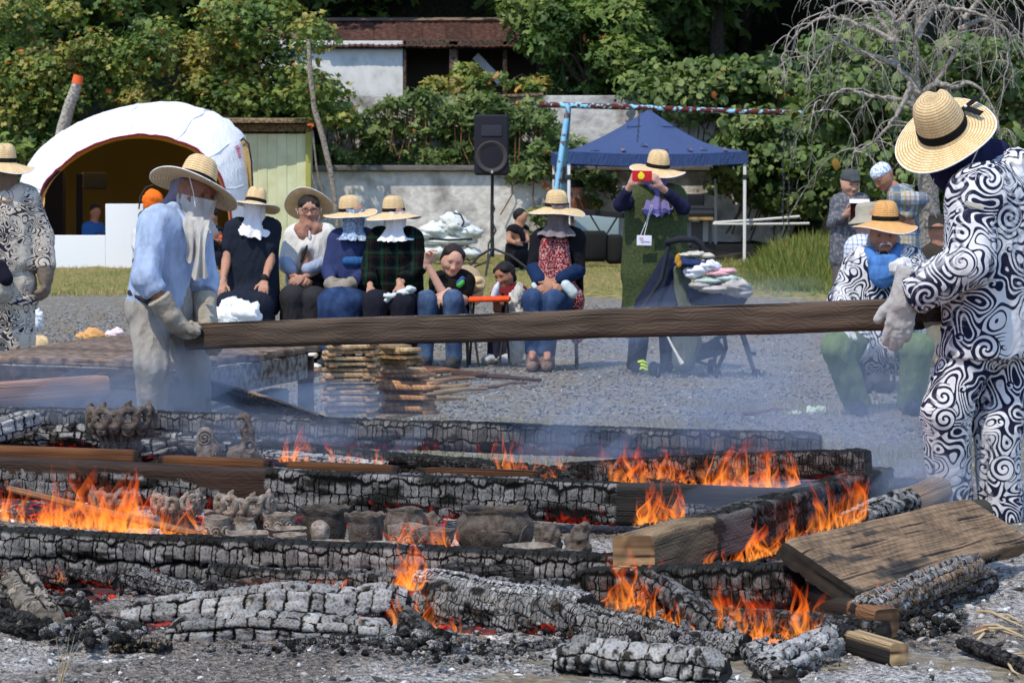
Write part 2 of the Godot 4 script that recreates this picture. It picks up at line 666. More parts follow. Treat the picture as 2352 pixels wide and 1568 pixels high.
func materials() -> void:
	var W := Color.WHITE
	var folds := ntex(512, 0.009, 3, [], [], 2)
	folds.noise.fractal_gain = 0.35
	folds.noise.fractal_type = FastNoiseLite.FRACTAL_RIDGED
	folds.noise.domain_warp_enabled = true
	folds.noise.domain_warp_amplitude = 40.0
	folds.noise.domain_warp_frequency = 0.008
	M["weave_h"] = folds
	var k := char_texture(11, 9, 44, 2.2, 0.2)
	mat("char", W, 0.95, k[0], k[1], 0.5)
	k = char_texture(12, 6, 24, 3.4, 0.45)
	mat("char_coarse", W, 0.95, k[0], k[1], 0.8)
	k = char_texture(13, 12, 70, 1.8, 0.25)
	mat("char_fine", W, 0.95, k[0], k[1], 0.4)
	for q in ["char", "char_coarse", "char_fine"]:
		M[q].metallic_specular = 0.25
	var gk := grain_texture()
	var grain_h: Texture2D = gk[1]
	var wd := mat("wood", W, 0.85, gk[0], grain_h, 0.35)
	wd.uv1_scale = Vector3(1.1, 2.0, 1)
	mat("end_grain", W, 0.9, gk[0], grain_h, 0.3).uv1_scale = Vector3(0.5, 2.0, 1)
	mat("weathered", W, 0.95, ntex(512, 0.03, 22, [0.0, 0.4, 0.55, 1.0], [Color(0.3, 0.27, 0.25), Color(0.62, 0.57, 0.53), Color(0.74, 0.69, 0.64), Color(0.9, 0.85, 0.8)], 5), grain_h, 0.8, 0.9)
	# ground
	var stones := ntex(1024, 0.075, 31, [0.0, 0.25, 0.5, 0.7, 0.85, 1.0], [Color(0.33, 0.325, 0.315), Color(0.385, 0.38, 0.37), Color(0.435, 0.43, 0.415), Color(0.475, 0.465, 0.445), Color(0.525, 0.515, 0.49), Color(0.64, 0.625, 0.59)], 1, FastNoiseLite.TYPE_CELLULAR)
	stones.noise.cellular_return_type = FastNoiseLite.RETURN_CELL_VALUE
	var stones_h := ntex(1024, 0.075, 31, [], [], 1, FastNoiseLite.TYPE_CELLULAR)
	stones_h.noise.cellular_return_type = FastNoiseLite.RETURN_DISTANCE
	stones_h.invert = true
	var gm := mat("gravel", W, 0.95, stones, stones_h, 1.0)
	gm.uv1_scale = Vector3(0.5, 0.5, 1)
	var patch := ntex(512, 0.012, 32, [0.0, 0.42, 0.6, 1.0], [Color(0, 0, 0), Color(0.0, 0.0, 0.0), Color(0.55, 0.55, 0.55), Color(0.8, 0.8, 0.8)], 4)
	gm.detail_enabled = true
	gm.detail_mask = patch
	gm.detail_albedo = ntex(512, 0.09, 33, [0.0, 0.5, 1.0], [Color(0.30, 0.26, 0.20), Color(0.46, 0.40, 0.29), Color(0.58, 0.52, 0.38)], 3)
	mat("lawn", W, 0.95, ntex(512, 0.03, 34, [0.0, 0.35, 0.5, 0.65, 1.0], [Color(0.30, 0.33, 0.14), Color(0.40, 0.42, 0.20), Color(0.50, 0.47, 0.27), Color(0.58, 0.50, 0.33), Color(0.62, 0.52, 0.36)], 5), ntex(512, 0.09, 35, [], [], 4), 3.0).uv1_scale = Vector3(0.4, 0.4, 1)
	mat("ash", W, 0.98, ntex(1024, 0.03, 36, [0.0, 0.3, 0.45, 0.6, 0.8, 1.0], [Color(0.30, 0.28, 0.27), Color(0.56, 0.54, 0.52), Color(0.72, 0.70, 0.68), Color(0.80, 0.78, 0.76), Color(0.86, 0.85, 0.83), Color(0.95, 0.94, 0.93)], 6), ntex(1024, 0.05, 37, [], [], 5), 2.5).uv1_scale = Vector3(1.1, 1.1, 1)
	mat("soil", L(0.035, 0.04, 0.022), 1.0, ntex(512, 0.05, 38, [0.0, 0.5, 1.0], [Color(0.4, 0.4, 0.35), Color(0.75, 0.75, 0.7), W], 5), null, 0.0, 0.3)
	# masonry and metal
	mat("concrete", W, 0.92, ntex(512, 0.012, 41, [0.0, 0.35, 0.55, 0.75, 1.0], [Color(0.52, 0.51, 0.50), Color(0.72, 0.715, 0.70), Color(0.84, 0.835, 0.82), Color(0.76, 0.75, 0.73), Color(0.90, 0.895, 0.88)], 5), ntex(512, 0.05, 42, [], [], 5), 1.2, 0.22)
	mat("plaster", W, 0.9, ntex(512, 0.015, 43, [0.0, 0.4, 0.7, 1.0], [Color(0.74, 0.75, 0.74), Color(0.84, 0.85, 0.84), Color(0.88, 0.89, 0.88), Color(0.80, 0.80, 0.78)], 4), null, 0.0, 0.3)
	mat("rust_roof", W, 0.85, ntex(512, 0.02, 44, [0.0, 0.4, 0.6, 1.0], [Color(0.20, 0.14, 0.13), Color(0.28, 0.19, 0.175), Color(0.33, 0.23, 0.205), Color(0.46, 0.34, 0.28)], 5), null, 0.0, 0.6)
	mat("pipe_paint", W, 0.7, ntex(256, 0.025, 45, [0.0, 0.49, 0.52, 1.0], [Color(0.55, 0.80, 0.90), Color(0.50, 0.76, 0.88), Color(0.34, 0.16, 0.13), Color(0.26, 0.12, 0.10)], 4), null, 0.0, 2.6)
	mat("pipe_rust", W, 0.8, ntex(256, 0.03, 46, [0.0, 0.58, 0.62, 1.0], [Color(0.27, 0.12, 0.10), Color(0.38, 0.18, 0.14), Color(0.50, 0.76, 0.88), Color(0.60, 0.83, 0.92)], 4), null, 0.0, 0.9)
	mat("pipe_blue", W, 0.6, ntex(256, 0.03, 47, [0.0, 0.62, 0.66, 1.0], [Color(0.42, 0.62, 0.74), Color(0.46, 0.68, 0.80), Color(0.36, 0.30, 0.30), Color(0.30, 0.22, 0.2)], 3), null, 0.0, 0.6)
	mat("plain", W, 0.7)
	mat("rough", W, 0.95)
	mat("gloss", W, 0.3)
	var steel := mat("steel", L(0.45, 0.46, 0.47), 0.4)
	steel.metallic = 0.85
	mat("shed_sheet", W, 0.6, ntex(512, 0.01, 48, [0.0, 0.5, 1.0], [Color(0.80, 0.82, 0.70), Color(0.86, 0.88, 0.78), Color(0.90, 0.92, 0.84)], 4), null, 0.0, 0.4)
	mat("bark", W, 0.95, ntex(256, 0.04, 49, [0.0, 0.5, 1.0], [Color(0.5, 0.48, 0.46), Color(0.8, 0.78, 0.75), W], 5), ntex(256, 0.06, 50, [], [], 4), 1.0, 1.5)
	mat("clay", W, 0.95, ntex(512, 0.02, 51, [0.0, 0.45, 0.7, 1.0], [Color(0.55, 0.5, 0.47), Color(0.82, 0.78, 0.74), Color(0.95, 0.92, 0.9), W], 5), ntex(512, 0.08, 52, [], [], 4), 0.25, 2.5)
	# embers
	var em := ntex(512, 0.014, 61, [0.0, 0.54, 0.62, 0.76, 1.0], [Color.BLACK, Color.BLACK, Color(0.36, 0.03, 0.008), Color(0.80, 0.15, 0.03), Color(1.0, 0.40, 0.10)], 5)
	var eb := glow("ember_glow", Color.WHITE, 1.0, em)
	eb.albedo_texture = ntex(512, 0.05, 62, [0.0, 0.5, 0.7, 1.0], [Color(0.4, 0.35, 0.35), W, Color(2, 2, 2), Color(5, 5, 5)], 4)
	eb.uv1_triplanar = true
	eb.uv1_world_triplanar = true
	eb.uv1_scale = Vector3(1.3, 1.3, 1.3)
	var ed := glow("ember_red", Color.WHITE, 0.42, em)
	ed.albedo_texture = eb.albedo_texture
	ed.uv1_triplanar = true
	ed.uv1_world_triplanar = true
	ed.uv1_scale = Vector3.ONE * 2.3
	var fl := mat("flame", Color(1.35, 1.22, 1.1), 1.0)
	fl.shading_mode = BaseMaterial3D.SHADING_MODE_UNSHADED
	fl.transparency = BaseMaterial3D.TRANSPARENCY_ALPHA
	fl.cull_mode = BaseMaterial3D.CULL_DISABLED
	# straw, leaves, cloth
	k = straw_texture()
	mat("straw", Color(0.97, 0.96, 0.94), 0.55, k[0], k[1], 0.25)
	mat("straw_tan", Color(0.97, 0.84, 0.68), 0.6, k[0], k[1], 0.25)
	leafmat("leaf", Color(0.55, 0.65, 0.12))
	leafmat("blade", Color(0.6, 0.6, 0.2))
	cloth("cloth", W)
	cloth("thick_cloth", W, ntex(256, 0.03, 70, [0.0, 0.5, 1.0], [Color(0.75, 0.75, 0.75), Color(0.92, 0.92, 0.92), W], 4), 1.5)
	var thin := cloth("canvas", W)
	thin.backlight_enabled = true
	thin.backlight = Color(0.6, 0.6, 0.6)
	var lin := cloth("lining", W)
	lin.backlight_enabled = true
	lin.backlight = Color(1.5, 1.3, 0.95)
	var navy := Color(0.12, 0.13, 0.215)
	cloth("swirl", W, swirl_texture(512, 4, navy, Color(0.82, 0.82, 0.83), 0.006, 0.25), 1.5)
	cloth("swirl_trousers", W, M["swirl"].albedo_texture, 1.65).uv1_offset = Vector3(0.37, 0.21, 0.6)
	cloth("swirl_small", W, swirl_texture(384, 8, Color(0.20, 0.20, 0.25), Color(0.84, 0.81, 0.76), 0.012, 0.35), 1.7)
	cloth("plaid_green", W, plaid_texture([Color(0.06, 0.10, 0.09), Color(0.02, 0.03, 0.06), Color(0.12, 0.26, 0.18), Color(0.30, 0.09, 0.10)], [[0, 44, 1, 0.6], [60, 24, 2, 0.5], [100, 6, 3, 0.6]]), 8.0)
	cloth("plaid_blue", W, plaid_texture([Color(0.72, 0.74, 0.74), Color(0.30, 0.38, 0.48), Color(0.72, 0.62, 0.36), Color(0.62, 0.40, 0.36)], [[0, 40, 1, 0.65], [58, 10, 2, 0.7], [84, 6, 3, 0.5], [104, 14, 1, 0.4]]), 4.5)
	cloth("check_blue", W, plaid_texture([Color(0.86, 0.88, 0.92), Color(0.42, 0.48, 0.60)], [[0, 10, 1, 0.5], [32, 10, 1, 0.5], [64, 10, 1, 0.5], [96, 10, 1, 0.5]]), 8.0)
	cloth("floral_red", W, ntex(256, 0.035, 71, [0.0, 0.32, 0.36, 0.64, 0.68, 1.0], [Color(0.72, 0.62, 0.62), Color(0.70, 0.60, 0.60), Color(0.50, 0.09, 0.12), Color(0.44, 0.06, 0.09), Color(0.74, 0.62, 0.62), Color(0.82, 0.74, 0.74)], 3), 3.4)
	cloth("green_print", W, ntex(256, 0.05, 72, [0.0, 0.4, 0.55, 1.0], [Color(0.21, 0.245, 0.18), Color(0.235, 0.27, 0.195), Color(0.26, 0.295, 0.215), Color(0.29, 0.33, 0.235)], 4), 3.0)
	cloth("dots_blue", W, ntex(256, 0.03, 73, [0.0, 0.45, 0.5, 0.6, 0.65, 1.0], [Color(0.40, 0.44, 0.62), Color(0.46, 0.52, 0.68), Color(0.80, 0.84, 0.86), Color(0.82, 0.86, 0.88), Color(0.55, 0.66, 0.70), Color(0.5, 0.5, 0.66)], 2), 4.0)
	cloth("bandana", W, ntex(256, 0.03, 74, [0.0, 0.4, 0.5, 1.0], [Color(0.42, 0.52, 0.66), Color(0.62, 0.70, 0.80), Color(0.90, 0.92, 0.94), Color(0.95, 0.96, 0.97)], 3), 4.0)
	cloth("denim", W, ntex(256, 0.02, 75, [0.0, 0.5, 1.0], [Color(0.17, 0.22, 0.32), Color(0.24, 0.31, 0.42), Color(0.36, 0.44, 0.55)], 5), 1.2)
	cloth("grey_flower", W, ntex(256, 0.03, 76, [0.0, 0.55, 0.6, 1.0], [Color(0.34, 0.35, 0.38), Color(0.38, 0.39, 0.42), Color(0.50, 0.50, 0.50), Color(0.58, 0.58, 0.58)], 4), 3.0)
	cloth("leather", W, ntex(256, 0.012, 77, [0.0, 0.5, 1.0], [Color(0.84, 0.84, 0.83), Color(0.93, 0.93, 0.92), W], 3), 3.0, 0.75)
	var sk := mat("skin", W, 0.6, ntex(256, 0.05, 78, [0.0, 0.5, 1.0], [Color(0.84, 0.80, 0.78), Color(0.95, 0.93, 0.92), W], 4), null, 0.0, 5.0)
	sk.subsurf_scatter_enabled = true
	sk.subsurf_scatter_strength = 0.08
	mat("hair", W, 0.6, null, ntex(256, 0.1, 79, [], [], 3), 0.3, 6.0)
	mat("lettering", W, 0.8)

func _ready() -> void:
	rng.seed = 20241
	# ------------------------------------------------ camera, sky, sun, exposure
	var cam := Camera3D.new()
	cam.name = "camera"
	cam.position = EYE
	cam.basis = tilt
	cam.near = 0.1
	cam.far = 400.0
	cam.fov = rad_to_deg(2.0 * atan(784.0 / F))
	var lens := CameraAttributesPhysical.new()
	lens.frustum_focal_length = 12.0 / (784.0 / F)
	lens.frustum_focus_distance = 10.5
	lens.exposure_aperture = 16.0
	lens.frustum_far = 400.0
	cam.attributes = lens
	add_child(cam)
	cam.current = true
	var env := Environment.new()
	env.background_mode = Environment.BG_SKY
	var sky := ProceduralSkyMaterial.new()
	sky.sky_top_color = Color(0.47, 0.58, 0.74)
	sky.sky_horizon_color = Color(0.78, 0.84, 0.90)
	sky.sky_curve = 0.12
	sky.ground_bottom_color = Color(0.30, 0.29, 0.27)
	sky.ground_horizon_color = Color(0.55, 0.55, 0.54)
	sky.sky_energy_multiplier = 1.45
	env.sky = Sky.new()
	env.sky.sky_material = sky
	env.tonemap_mode = Environment.TONE_MAPPER_LINEAR
	env.tonemap_exposure = 1.06
	env.sdfgi_enabled = true
	env.ssao_enabled = true
	env.ssil_enabled = true
	env.volumetric_fog_enabled = true
	env.volumetric_fog_density = 0.0
	var we := WorldEnvironment.new()
	we.name = "world"
	we.environment = env
	add_child(we)
	var sun := DirectionalLight3D.new()
	sun.name = "sun"
	sun.light_color = Color(1.0, 0.95, 0.87)
	sun.light_energy = 1.2
	sun.light_angular_distance = 0.5
	sun.shadow_enabled = true
	sun.look_at_from_position(Vector3(-0.30, 0.84, 0.46) * 50.0, Vector3.ZERO)
	add_child(sun)
	# ------------------------------------------------ the place, large to small
	materials()
	ground()
	buildings()
	vegetation()
	yard_things()
	people()
	fire()
	small_things()
	smoke()

# ---------------------------------------------------------------- ground
func ground() -> void:
	var nz := noise(1, 0.35, 3)
	# gravel yard out to the horizon: one sheet, rising gently towards the back
	var g := MB.new()
	var xs := 70
	var rows := []
	for k in 64:
		rows.append(-4.0 + k * 0.9)
	for k in 12:
		rows.append(54.0 + k * k * 2.5 + k)
	for d in rows:
		for a in xs + 1:
			var x := (float(a) / xs - 0.5) * (40.0 + maxf(d, 0.0) * 3.0)
			var h := gh(d) + nz.get_noise_2d(x, d) * 0.02
			g.add(Vector3(x, h, -d), Vector2(x, d))
	g.grid(0, rows.size(), xs + 1, false)
	struct("gravel_ground", g, M["gravel"])
	# lawn behind the gravel, with a ragged edge
	var l := MB.new()
	for a in 121:
		var x := -16.0 + a * 0.3
		for b in 26:
			var d := 31.9 + nz.get_noise_2d(x * 2.0, 7.0) * 1.2 + (0.9 if x < -3.0 else 0.0) + b * 0.75
			var h := gh(d) + 0.03 + nz.get_noise_2d(x * 3.0, d * 3.0) * 0.03 if b else gh(d) - 0.04
			l.add(Vector3(x, h + 0.012, -d), Vector2(x, d))
	l.grid(0, 121, 26, true)
	struct("lawn", l, M["lawn"])
	# the wooded hill
	var hm := MB.new()
	for a in 61:
		for b in 40:
			var x := -75.0 + a * 2.5
			var d := 53.5 + b * 1.6
			var right := smoothstep(3.0, 8.0, x)
			if b == 0:
				d = 51.6
			var h := 0.4 if b == 0 else 2.6 + (d - 53.5) * 0.75 + nz.get_noise_2d(x, d) * 1.2 + right * 0.6
			hm.add(Vector3(x, h, -d), Vector2(x, d))
	hm.grid(0, 61, 40, true)
	struct("hillside", hm, M["soil"])
	# raised bank on the right that carries the vines
	var bk := MB.new()
	for a in 50:
		for b in 24:
			var x := 3.3 + a * 0.3
			var d := 38.5 + b * 0.7 + (1.0 - smoothstep(4.7, 6.2, x)) * 6.0
			var h := gh(d) - 0.1 + smoothstep(0.0, 7.0, b) * 1.6 + smoothstep(5.0, 24.0, b) * 3.6 + nz.get_noise_2d(x * 2, d * 2) * 0.3
			bk.add(Vector3(x, h, -d), Vector2(x, d))
	bk.grid(0, 50, 24, true)
	struct("earth_bank", bk, M["soil"])
	# ash and cinders round the fire
	var am := MB.new()
	var an := noise(4, 1.7, 4)
	var an2 := noise(5, 9.0, 3)
	for a in 221:
		for b in 260:
			var x := -3.9 + a * 0.035
			var d := 5.9 + b * 0.03
			var rim := smoothstep(0.0, 0.35, minf(x + 3.85, 3.75 - x)) * (1.0 - smoothstep(11.8, 13.2, d + an.get_noise_2d(x, 3.0) * 0.8))
			rim *= 1.0 - smoothstep(1.35, 2.1, x + (d - 7.0) * -0.12 + an.get_noise_2d(x * 0.5, d) * 0.5)
			var heap := smoothstep(7.1, 8.2, d) * 0.02
			var h := -0.035 + rim * (0.036 + heap + an.get_noise_2d(x, d) * 0.02 + absf(an2.get_noise_2d(x, d)) * 0.022)
			var w := smoothstep(-0.1, 0.35, an.get_noise_2d(x * 0.6 + 9.0, d * 0.6) + 0.32 * smoothstep(-1.2, -0.2, x) - 0.1)
			am.col = Color(0.46, 0.42, 0.38).lerp(Color(0.92, 0.91, 0.90), w) * (0.85 + 0.4 * an2.get_noise_2d(d * 2, x * 2))
			am.add(Vector3(x, h, -d), Vector2(x, d))
	am.grid(0, 221, 260, true)
	var ash := part("ash_bed", am, M["ash"], self, "structure")
	ash.set_meta("label", "pale grey ash bed spread round the fire")
	# cinders, flakes and lumps lying on the ash
	var chip := MB.new()
	for k in 8:
		chip.add(Vector3(cos(k * TAU / 8) * (0.7 + 0.3 * sin(k * 2.3)), 0.16 * sin(k * 1.7), sin(k * TAU / 8) * 0.6))
	chip.add(Vector3(0.1, 0.32, 0))
	chip.add(Vector3(0, -0.3, 0.1))
	for k in 8:
		chip.tri(8, k, (k + 1) % 8)
		chip.tri(9, (k + 1) % 8, k)
	var lump := MB.new()
	lump.ball(Vector3.ZERO, Vector3(1, 0.7, 0.85), 4, 6)
	for k in lump.v.size():
		lump.v[k] = (lump.v[k] * (0.75 + 0.5 * absf(sin(lump.v[k].x * 5.0 + lump.v[k].y * 7.0)))).snapped(Vector3.ONE * 0.35)
	for q in 3:
		var xf := []
		var cs := []
		var count: int = [26000, 1500, 34000][q]
		while xf.size() < count:
			var x := rng.randf_range(-2.3, 2.3)
			var d := 6.3 + pow(rng.randf(), 1.5) * 5.5
			if x > 1.4 + (d - 7.0) * 0.12 + rng.randf() * 0.4:
				continue
			var s: float
			var c: Color
			var black := rng.randf() < (0.40 if x < -0.3 else 0.16)
			if q == 0:
				s = rng.randf_range(0.0012, 0.0042)
			elif q == 1:
				s = rng.randf_range(0.003, 0.009) * (1.4 if rng.randf() < 0.06 else 1.0)
			else:
				s = rng.randf_range(0.0007, 0.0018)
			if black:
				c = Color(0.03, 0.028, 0.027) * rng.randf_range(0.6, 1.8)
			else:
				var t := rng.randf_range(0.22, 0.72)
				c = Color(t, t * rng.randf_range(0.95, 1.0), t * rng.randf_range(0.90, 1.0))
			var bs := Basis.from_euler(Vector3(rng.randf_range(-0.6, 0.6), rng.randf() * TAU, rng.randf_range(-0.6, 0.6)))
			xf.append(Transform3D(bs.scaled_local(Vector3(s * rng.randf_range(0.8, 2.4), s, s)), Vector3(x, 0.006 + smoothstep(7.1, 8.2, d) * 0.02 + an.get_noise_2d(x, d) * 0.02 + 0.006 * rng.randf(), -d)))
			cs.append(c)
		scatter(["ash_flakes", "cinder_lumps", "ash_crumbs"][q], (lump if q == 1 else chip).mesh(), M["rough"], xf, cs, self)
	# gravel stones that stand up from the sheet
	var xf := []
	var cs := []
	while xf.size() < 26000:
		var d := 10.5 + pow(rng.randf(), 1.4) * 20.0
		var x := rng.randf_range(-0.24, 0.24) * d
		if d < 13.5 and x < 1.5:
			continue
		var s := rng.randf_range(0.004, 0.011)
		var t := rng.randf_range(0.09, 0.26) * (1.6 if rng.randf() < 0.06 else 1.0)
		xf.append(Transform3D(rbasis().scaled_local(Vector3(s * 1.3, s, s * rng.randf_range(0.6, 1.2))), Vector3(x, gh(d) + 0.005, -d)))
		cs.append(Color(t, t * 0.98, t * 0.94))
	scatter("gravel_stones", lump.mesh(), M["rough"], xf, cs, self)
	# grass: thin tufts in the gravel, the lawn, and the tall herbs below the bank
	var bl := MB.new()
	for k in 3:
		var a := k * 2.1
		var o := Vector3(cos(a), 0, sin(a)) * 0.12
		var w := Vector3(-sin(a), 0, cos(a)) * 0.05
		var b0 := bl.add(o - w)
		bl.add(o + w)
		bl.add(o * 2.2 - w * 0.7 + Vector3(0, 0.55, 0))
		bl.add(o * 2.2 + w * 0.7 + Vector3(0, 0.55, 0))
		bl.add(o * 5.0 + Vector3(0, 0.95, 0))
		bl.tri(b0, b0 + 1, b0 + 2)
		bl.tri(b0 + 1, b0 + 3, b0 + 2)
		bl.tri(b0 + 2, b0 + 3, b0 + 4)
	var bm := bl.mesh()
	for q in 3:
		xf = []
		cs = []
		var count: int = [4200, 30000, 32000][q]
		while xf.size() < count:
			var x: float
			var d: float
			var s: float
			var c: Color
			if q == 0:
				d = rng.randf_range(11.5, 17.0)
				x = rng.randf_range(-0.18, 0.19) * d
				if nz.get_noise_2d(x * 1.5, d) < (0.12 if absf(x) > 1.2 or d > 15.5 else -0.15):
					continue
				s = rng.randf_range(0.03, 0.07)
				c = Color(0.34, 0.27, 0.13).lerp(Color(0.22, 0.22, 0.08), rng.randf())
			elif q == 1:
				d = 32.0 + rng.randf() * 12.0
				x = rng.randf_range(-0.2, 0.2) * d
				if d < 32.6 + nz.get_noise_2d(x * 2.0, 7.0) * 1.2:
					continue
				s = rng.randf_range(0.04, 0.10) * (1.3 if x > 2.5 else 1.0)
				var dry := smoothstep(-0.45, 0.2, nz.get_noise_2d(x * 1.2, d * 0.8)) * (0.55 if x > 2.5 else 1.0)
				c = Color(0.16, 0.22, 0.05).lerp(Color(0.42, 0.33, 0.14), dry) * rng.randf_range(0.7, 1.3)
			else:
				d = rng.randf_range(33.0, 39.5)
				var px := rng.randf_range(1690.0, 2330.0)
				x = (px - 1176.0) / F * d
				var edge := smoothstep(1690.0, 1830.0, px)
				if rng.randf() > edge + 0.08:
					continue
				s = rng.randf_range(0.11, 0.28) * (0.5 + 0.9 * edge) * (0.5 + 1.1 * smoothstep(33.0, 38.5, d))
				c = Color(0.09, 0.14, 0.025).lerp(Color(0.21, 0.23, 0.05), rng.randf())
				if rng.randf() < 0.06:
					c = Color(0.45, 0.32, 0.08)
			var bs := Basis.from_euler(Vector3(rng.randf_range(-0.45, 0.45), rng.randf() * TAU, rng.randf_range(-0.45, 0.45)))
			xf.append(Transform3D(bs.scaled_local(Vector3(s * (0.6 if q == 2 else 1.0), s * rng.randf_range(0.6, 1.25), s * (0.6 if q == 2 else 1.0))), Vector3(x, gh(d), -d)))
			cs.append(c)
		scatter(["dry_grass", "lawn_grass", "tall_grass"][q], bm, M["blade"], xf, cs, self)

# ---------------------------------------------------------------- buildings and walls
func slab_between(mb: MB, a: Vector3, b: Vector3, y0: float, y1: float, thick: float, bev := 0.01) -> void:
	var z := (b - a)
	z.y = 0
	var l := z.length()
	z /= l
	var n := Vector3.UP.cross(z)
	mb.box(Transform3D(Basis(n, Vector3.UP, z), Vector3((a.x + b.x) / 2, (y0 + y1) / 2, (a.z + b.z) / 2)), Vector3(thick, y1 - y0, l), bev)

func buildings() -> void:
	# lower concrete wall along the back of the lawn
	var t := thing("concrete_wall", "long low stained concrete retaining wall behind the lawn", "wall", Vector3(0, 0.5, -46))
	var wl := MB.new()
	wl.box(Transform3D(Basis(), Vector3(1.9, 1.2, -46.2)), Vector3(12.2, 1.62, 0.5), 0.012)
	part("wall", wl, M["concrete"], t)
	var cp := MB.new()
	cp.col = Color(0.22, 0.21, 0.2)
	cp.box(Transform3D(Basis(), Vector3(1.9, 2.06, -46.15)), Vector3(12.2, 0.1, 0.7), 0.015)
	part("coping", cp, M["concrete"], t)
	# upper wall under the vines
	t = thing("terrace_wall", "upper grey terrace wall half hidden by climbing vines", "wall", Vector3(0, 2.1, -47.5))
	wl = MB.new()
	wl.col = Color(0.9, 0.9, 0.9)
	wl.box(Transform3D(Basis(), Vector3(0.85, 2.72, -47.7)), Vector3(8.6, 1.36, 0.6), 0.012)
	part("wall", wl, M["concrete"], t)
	var ed := MB.new()
	ed.col = Color(0.5, 0.4, 0.3)
	ed.bar(P(1040, 226, 47.2), P(1245, 217, 47.4), 0.4, 0.05)
	part("edge_board", ed, M["weathered"], t)
	var fl := MB.new()
	fl.box(Transform3D(Basis(), Vector3(-0.5, 3.36, -50.5)), Vector3(12.0, 0.1, 6.0), 0.02)
	fl.col = Color(0.5, 0.5, 0.45)
	struct("terrace_ground", fl, M["soil"])
	# the old house on the terrace
	var h := thing("old_house", "derelict house with white plaster wall and rusty brown roof above the terrace", "house", Vector3(-1.8, 3.41, -51))
	var y0 := 3.41
	var y1 := 4.62
	var p := MB.new()
	var a := P(600, 200, 51.0)
	var b := P(926, 200, 51.0)
	slab_between(p, a, b, y0, y1, 0.12)
	part("plaster_wall", p, M["plaster"], h)
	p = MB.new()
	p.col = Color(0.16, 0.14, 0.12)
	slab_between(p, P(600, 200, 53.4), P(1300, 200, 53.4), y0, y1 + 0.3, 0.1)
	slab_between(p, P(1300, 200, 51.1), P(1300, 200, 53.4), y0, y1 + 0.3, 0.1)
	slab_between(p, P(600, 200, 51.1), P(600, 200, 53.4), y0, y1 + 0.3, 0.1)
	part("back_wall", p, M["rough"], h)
	for q in [[930, 0.06, 0.2], [1042, 0.17, 0.3], [1160, 0.09, 0.12], [1240, 0.12, 0.12]]:
		var po := MB.new()
		po.col = Color(0.30, 0.25, 0.23) * (q[2] / 0.3)
		var c := P(q[0], 180, 50.95)
		po.box(Transform3D(Basis(), Vector3(c.x, (y0 + y1) / 2, c.z)), Vector3(q[1], y1 - y0 - 0.01, 0.14), 0.008)
		part("post", po, M["weathered"], h)
	var li := MB.new()
	li.col = Color(0.18, 0.15, 0.13)
	slab_between(li, P(926, 110, 50.93), P(1290, 110, 50.93), y1 - 0.16, y1 + 0.02, 0.1)
	part("lintel", li, M["weathered"], h)
	var bb := MB.new()
	bb.col = Color(0.55, 0.58, 0.62)
	bb.bar(P(1092, 128, 51.3), P(1150, 188, 51.2), 0.05, 0.16)
	part("broken_board", bb, M["rough"], h)
	# roof of rusty sheets, each a few centimetres over the next
	for k in 9:
		var r := MB.new()
		var x0 := 745.0 + k * 56.0
		var lift := 0.012 * (k % 2)
		r.col = Color(1, 1, 1) * rng.randf_range(0.7, 1.15)
		var e0 := P(x0, 107, 50.75) + Vector3(0, lift, 0)
		var e1 := P(x0 + 58, 107, 50.75) + Vector3(0, lift, 0)
		var r0 := P(x0 - 4, 50, 53.0) + Vector3(0, lift, 0)
		var r1 := P(x0 + 54, 50, 53.0) + Vector3(0, lift, 0)
		r.sheet(13, 5, func(u, w): return e0.lerp(e1, u).lerp(r0.lerp(r1, u), w) + Vector3(0, 0.012 * cos(u * TAU * 4), 0), Vector2.ONE, true)
		r.sheet(13, 5, func(u, w): return e0.lerp(e1, u).lerp(r0.lerp(r1, u), w) + Vector3(0, 0.012 * cos(u * TAU * 4) - 0.02, 0), Vector2.ONE, false)
		part("roof_sheet", r, M["rust_roof"], h)
	var rf := MB.new()
	rf.col = Color(0.20, 0.15, 0.12)
	rf.sheet(2, 2, func(u, w): return P(600 + u * 700, 111, 50.82).lerp(P(600 + u * 700, 40, 54.0), w), Vector2.ONE, true)
	part("roof_boarding", rf, M["rough"], h)
	rf = MB.new()
	rf.col = Color(0.2, 0.13, 0.12)
	rf.bar(P(740, 52, 53.0), P(1260, 50, 53.0), 0.25, 0.07)
	part("ridge", rf, M["rust_roof"], h)
	# pale sheet-metal shed
	var s := thing("storage_shed", "pale yellow-green sheet metal shed with tan flat roof beside the tent", "shed", P(645, 598, 44.5))
	for k in 7:
		var pn := MB.new()
		pn.col = Color(0.92, 0.95, 0.82)
		slab_between(pn, P(546 + k * 22.5, 400, 44.5 + 0.012 * (k % 2)), P(546 + (k + 1) * 22.5, 400, 44.5 + 0.012 * (k % 2)), 0.45, 2.62, 0.03, 0.006)
		part("panel", pn, M["shed_sheet"], s)
	var st := MB.new()
	st.col = Color(0.55, 0.52, 0.18)
	slab_between(st, P(702, 400, 44.45), P(714, 400, 44.45), 0.45, 2.66, 0.05, 0.006)
	part("corner_strip", st, M["shed_sheet"], s)
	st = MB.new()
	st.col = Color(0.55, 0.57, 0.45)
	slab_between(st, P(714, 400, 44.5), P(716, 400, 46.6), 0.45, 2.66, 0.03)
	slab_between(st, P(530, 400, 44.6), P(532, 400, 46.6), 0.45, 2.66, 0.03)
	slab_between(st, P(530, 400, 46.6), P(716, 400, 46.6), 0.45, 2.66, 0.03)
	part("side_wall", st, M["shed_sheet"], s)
	st = MB.new()
	st.col = Color(0.36, 0.31, 0.20)
	st.box(Transform3D(Basis(), P(622, 293, 44.38)), Vector3(1.42, 0.13, 0.06), 0.008)
	part("fascia", st, M["weathered"], s)
	st = MB.new()
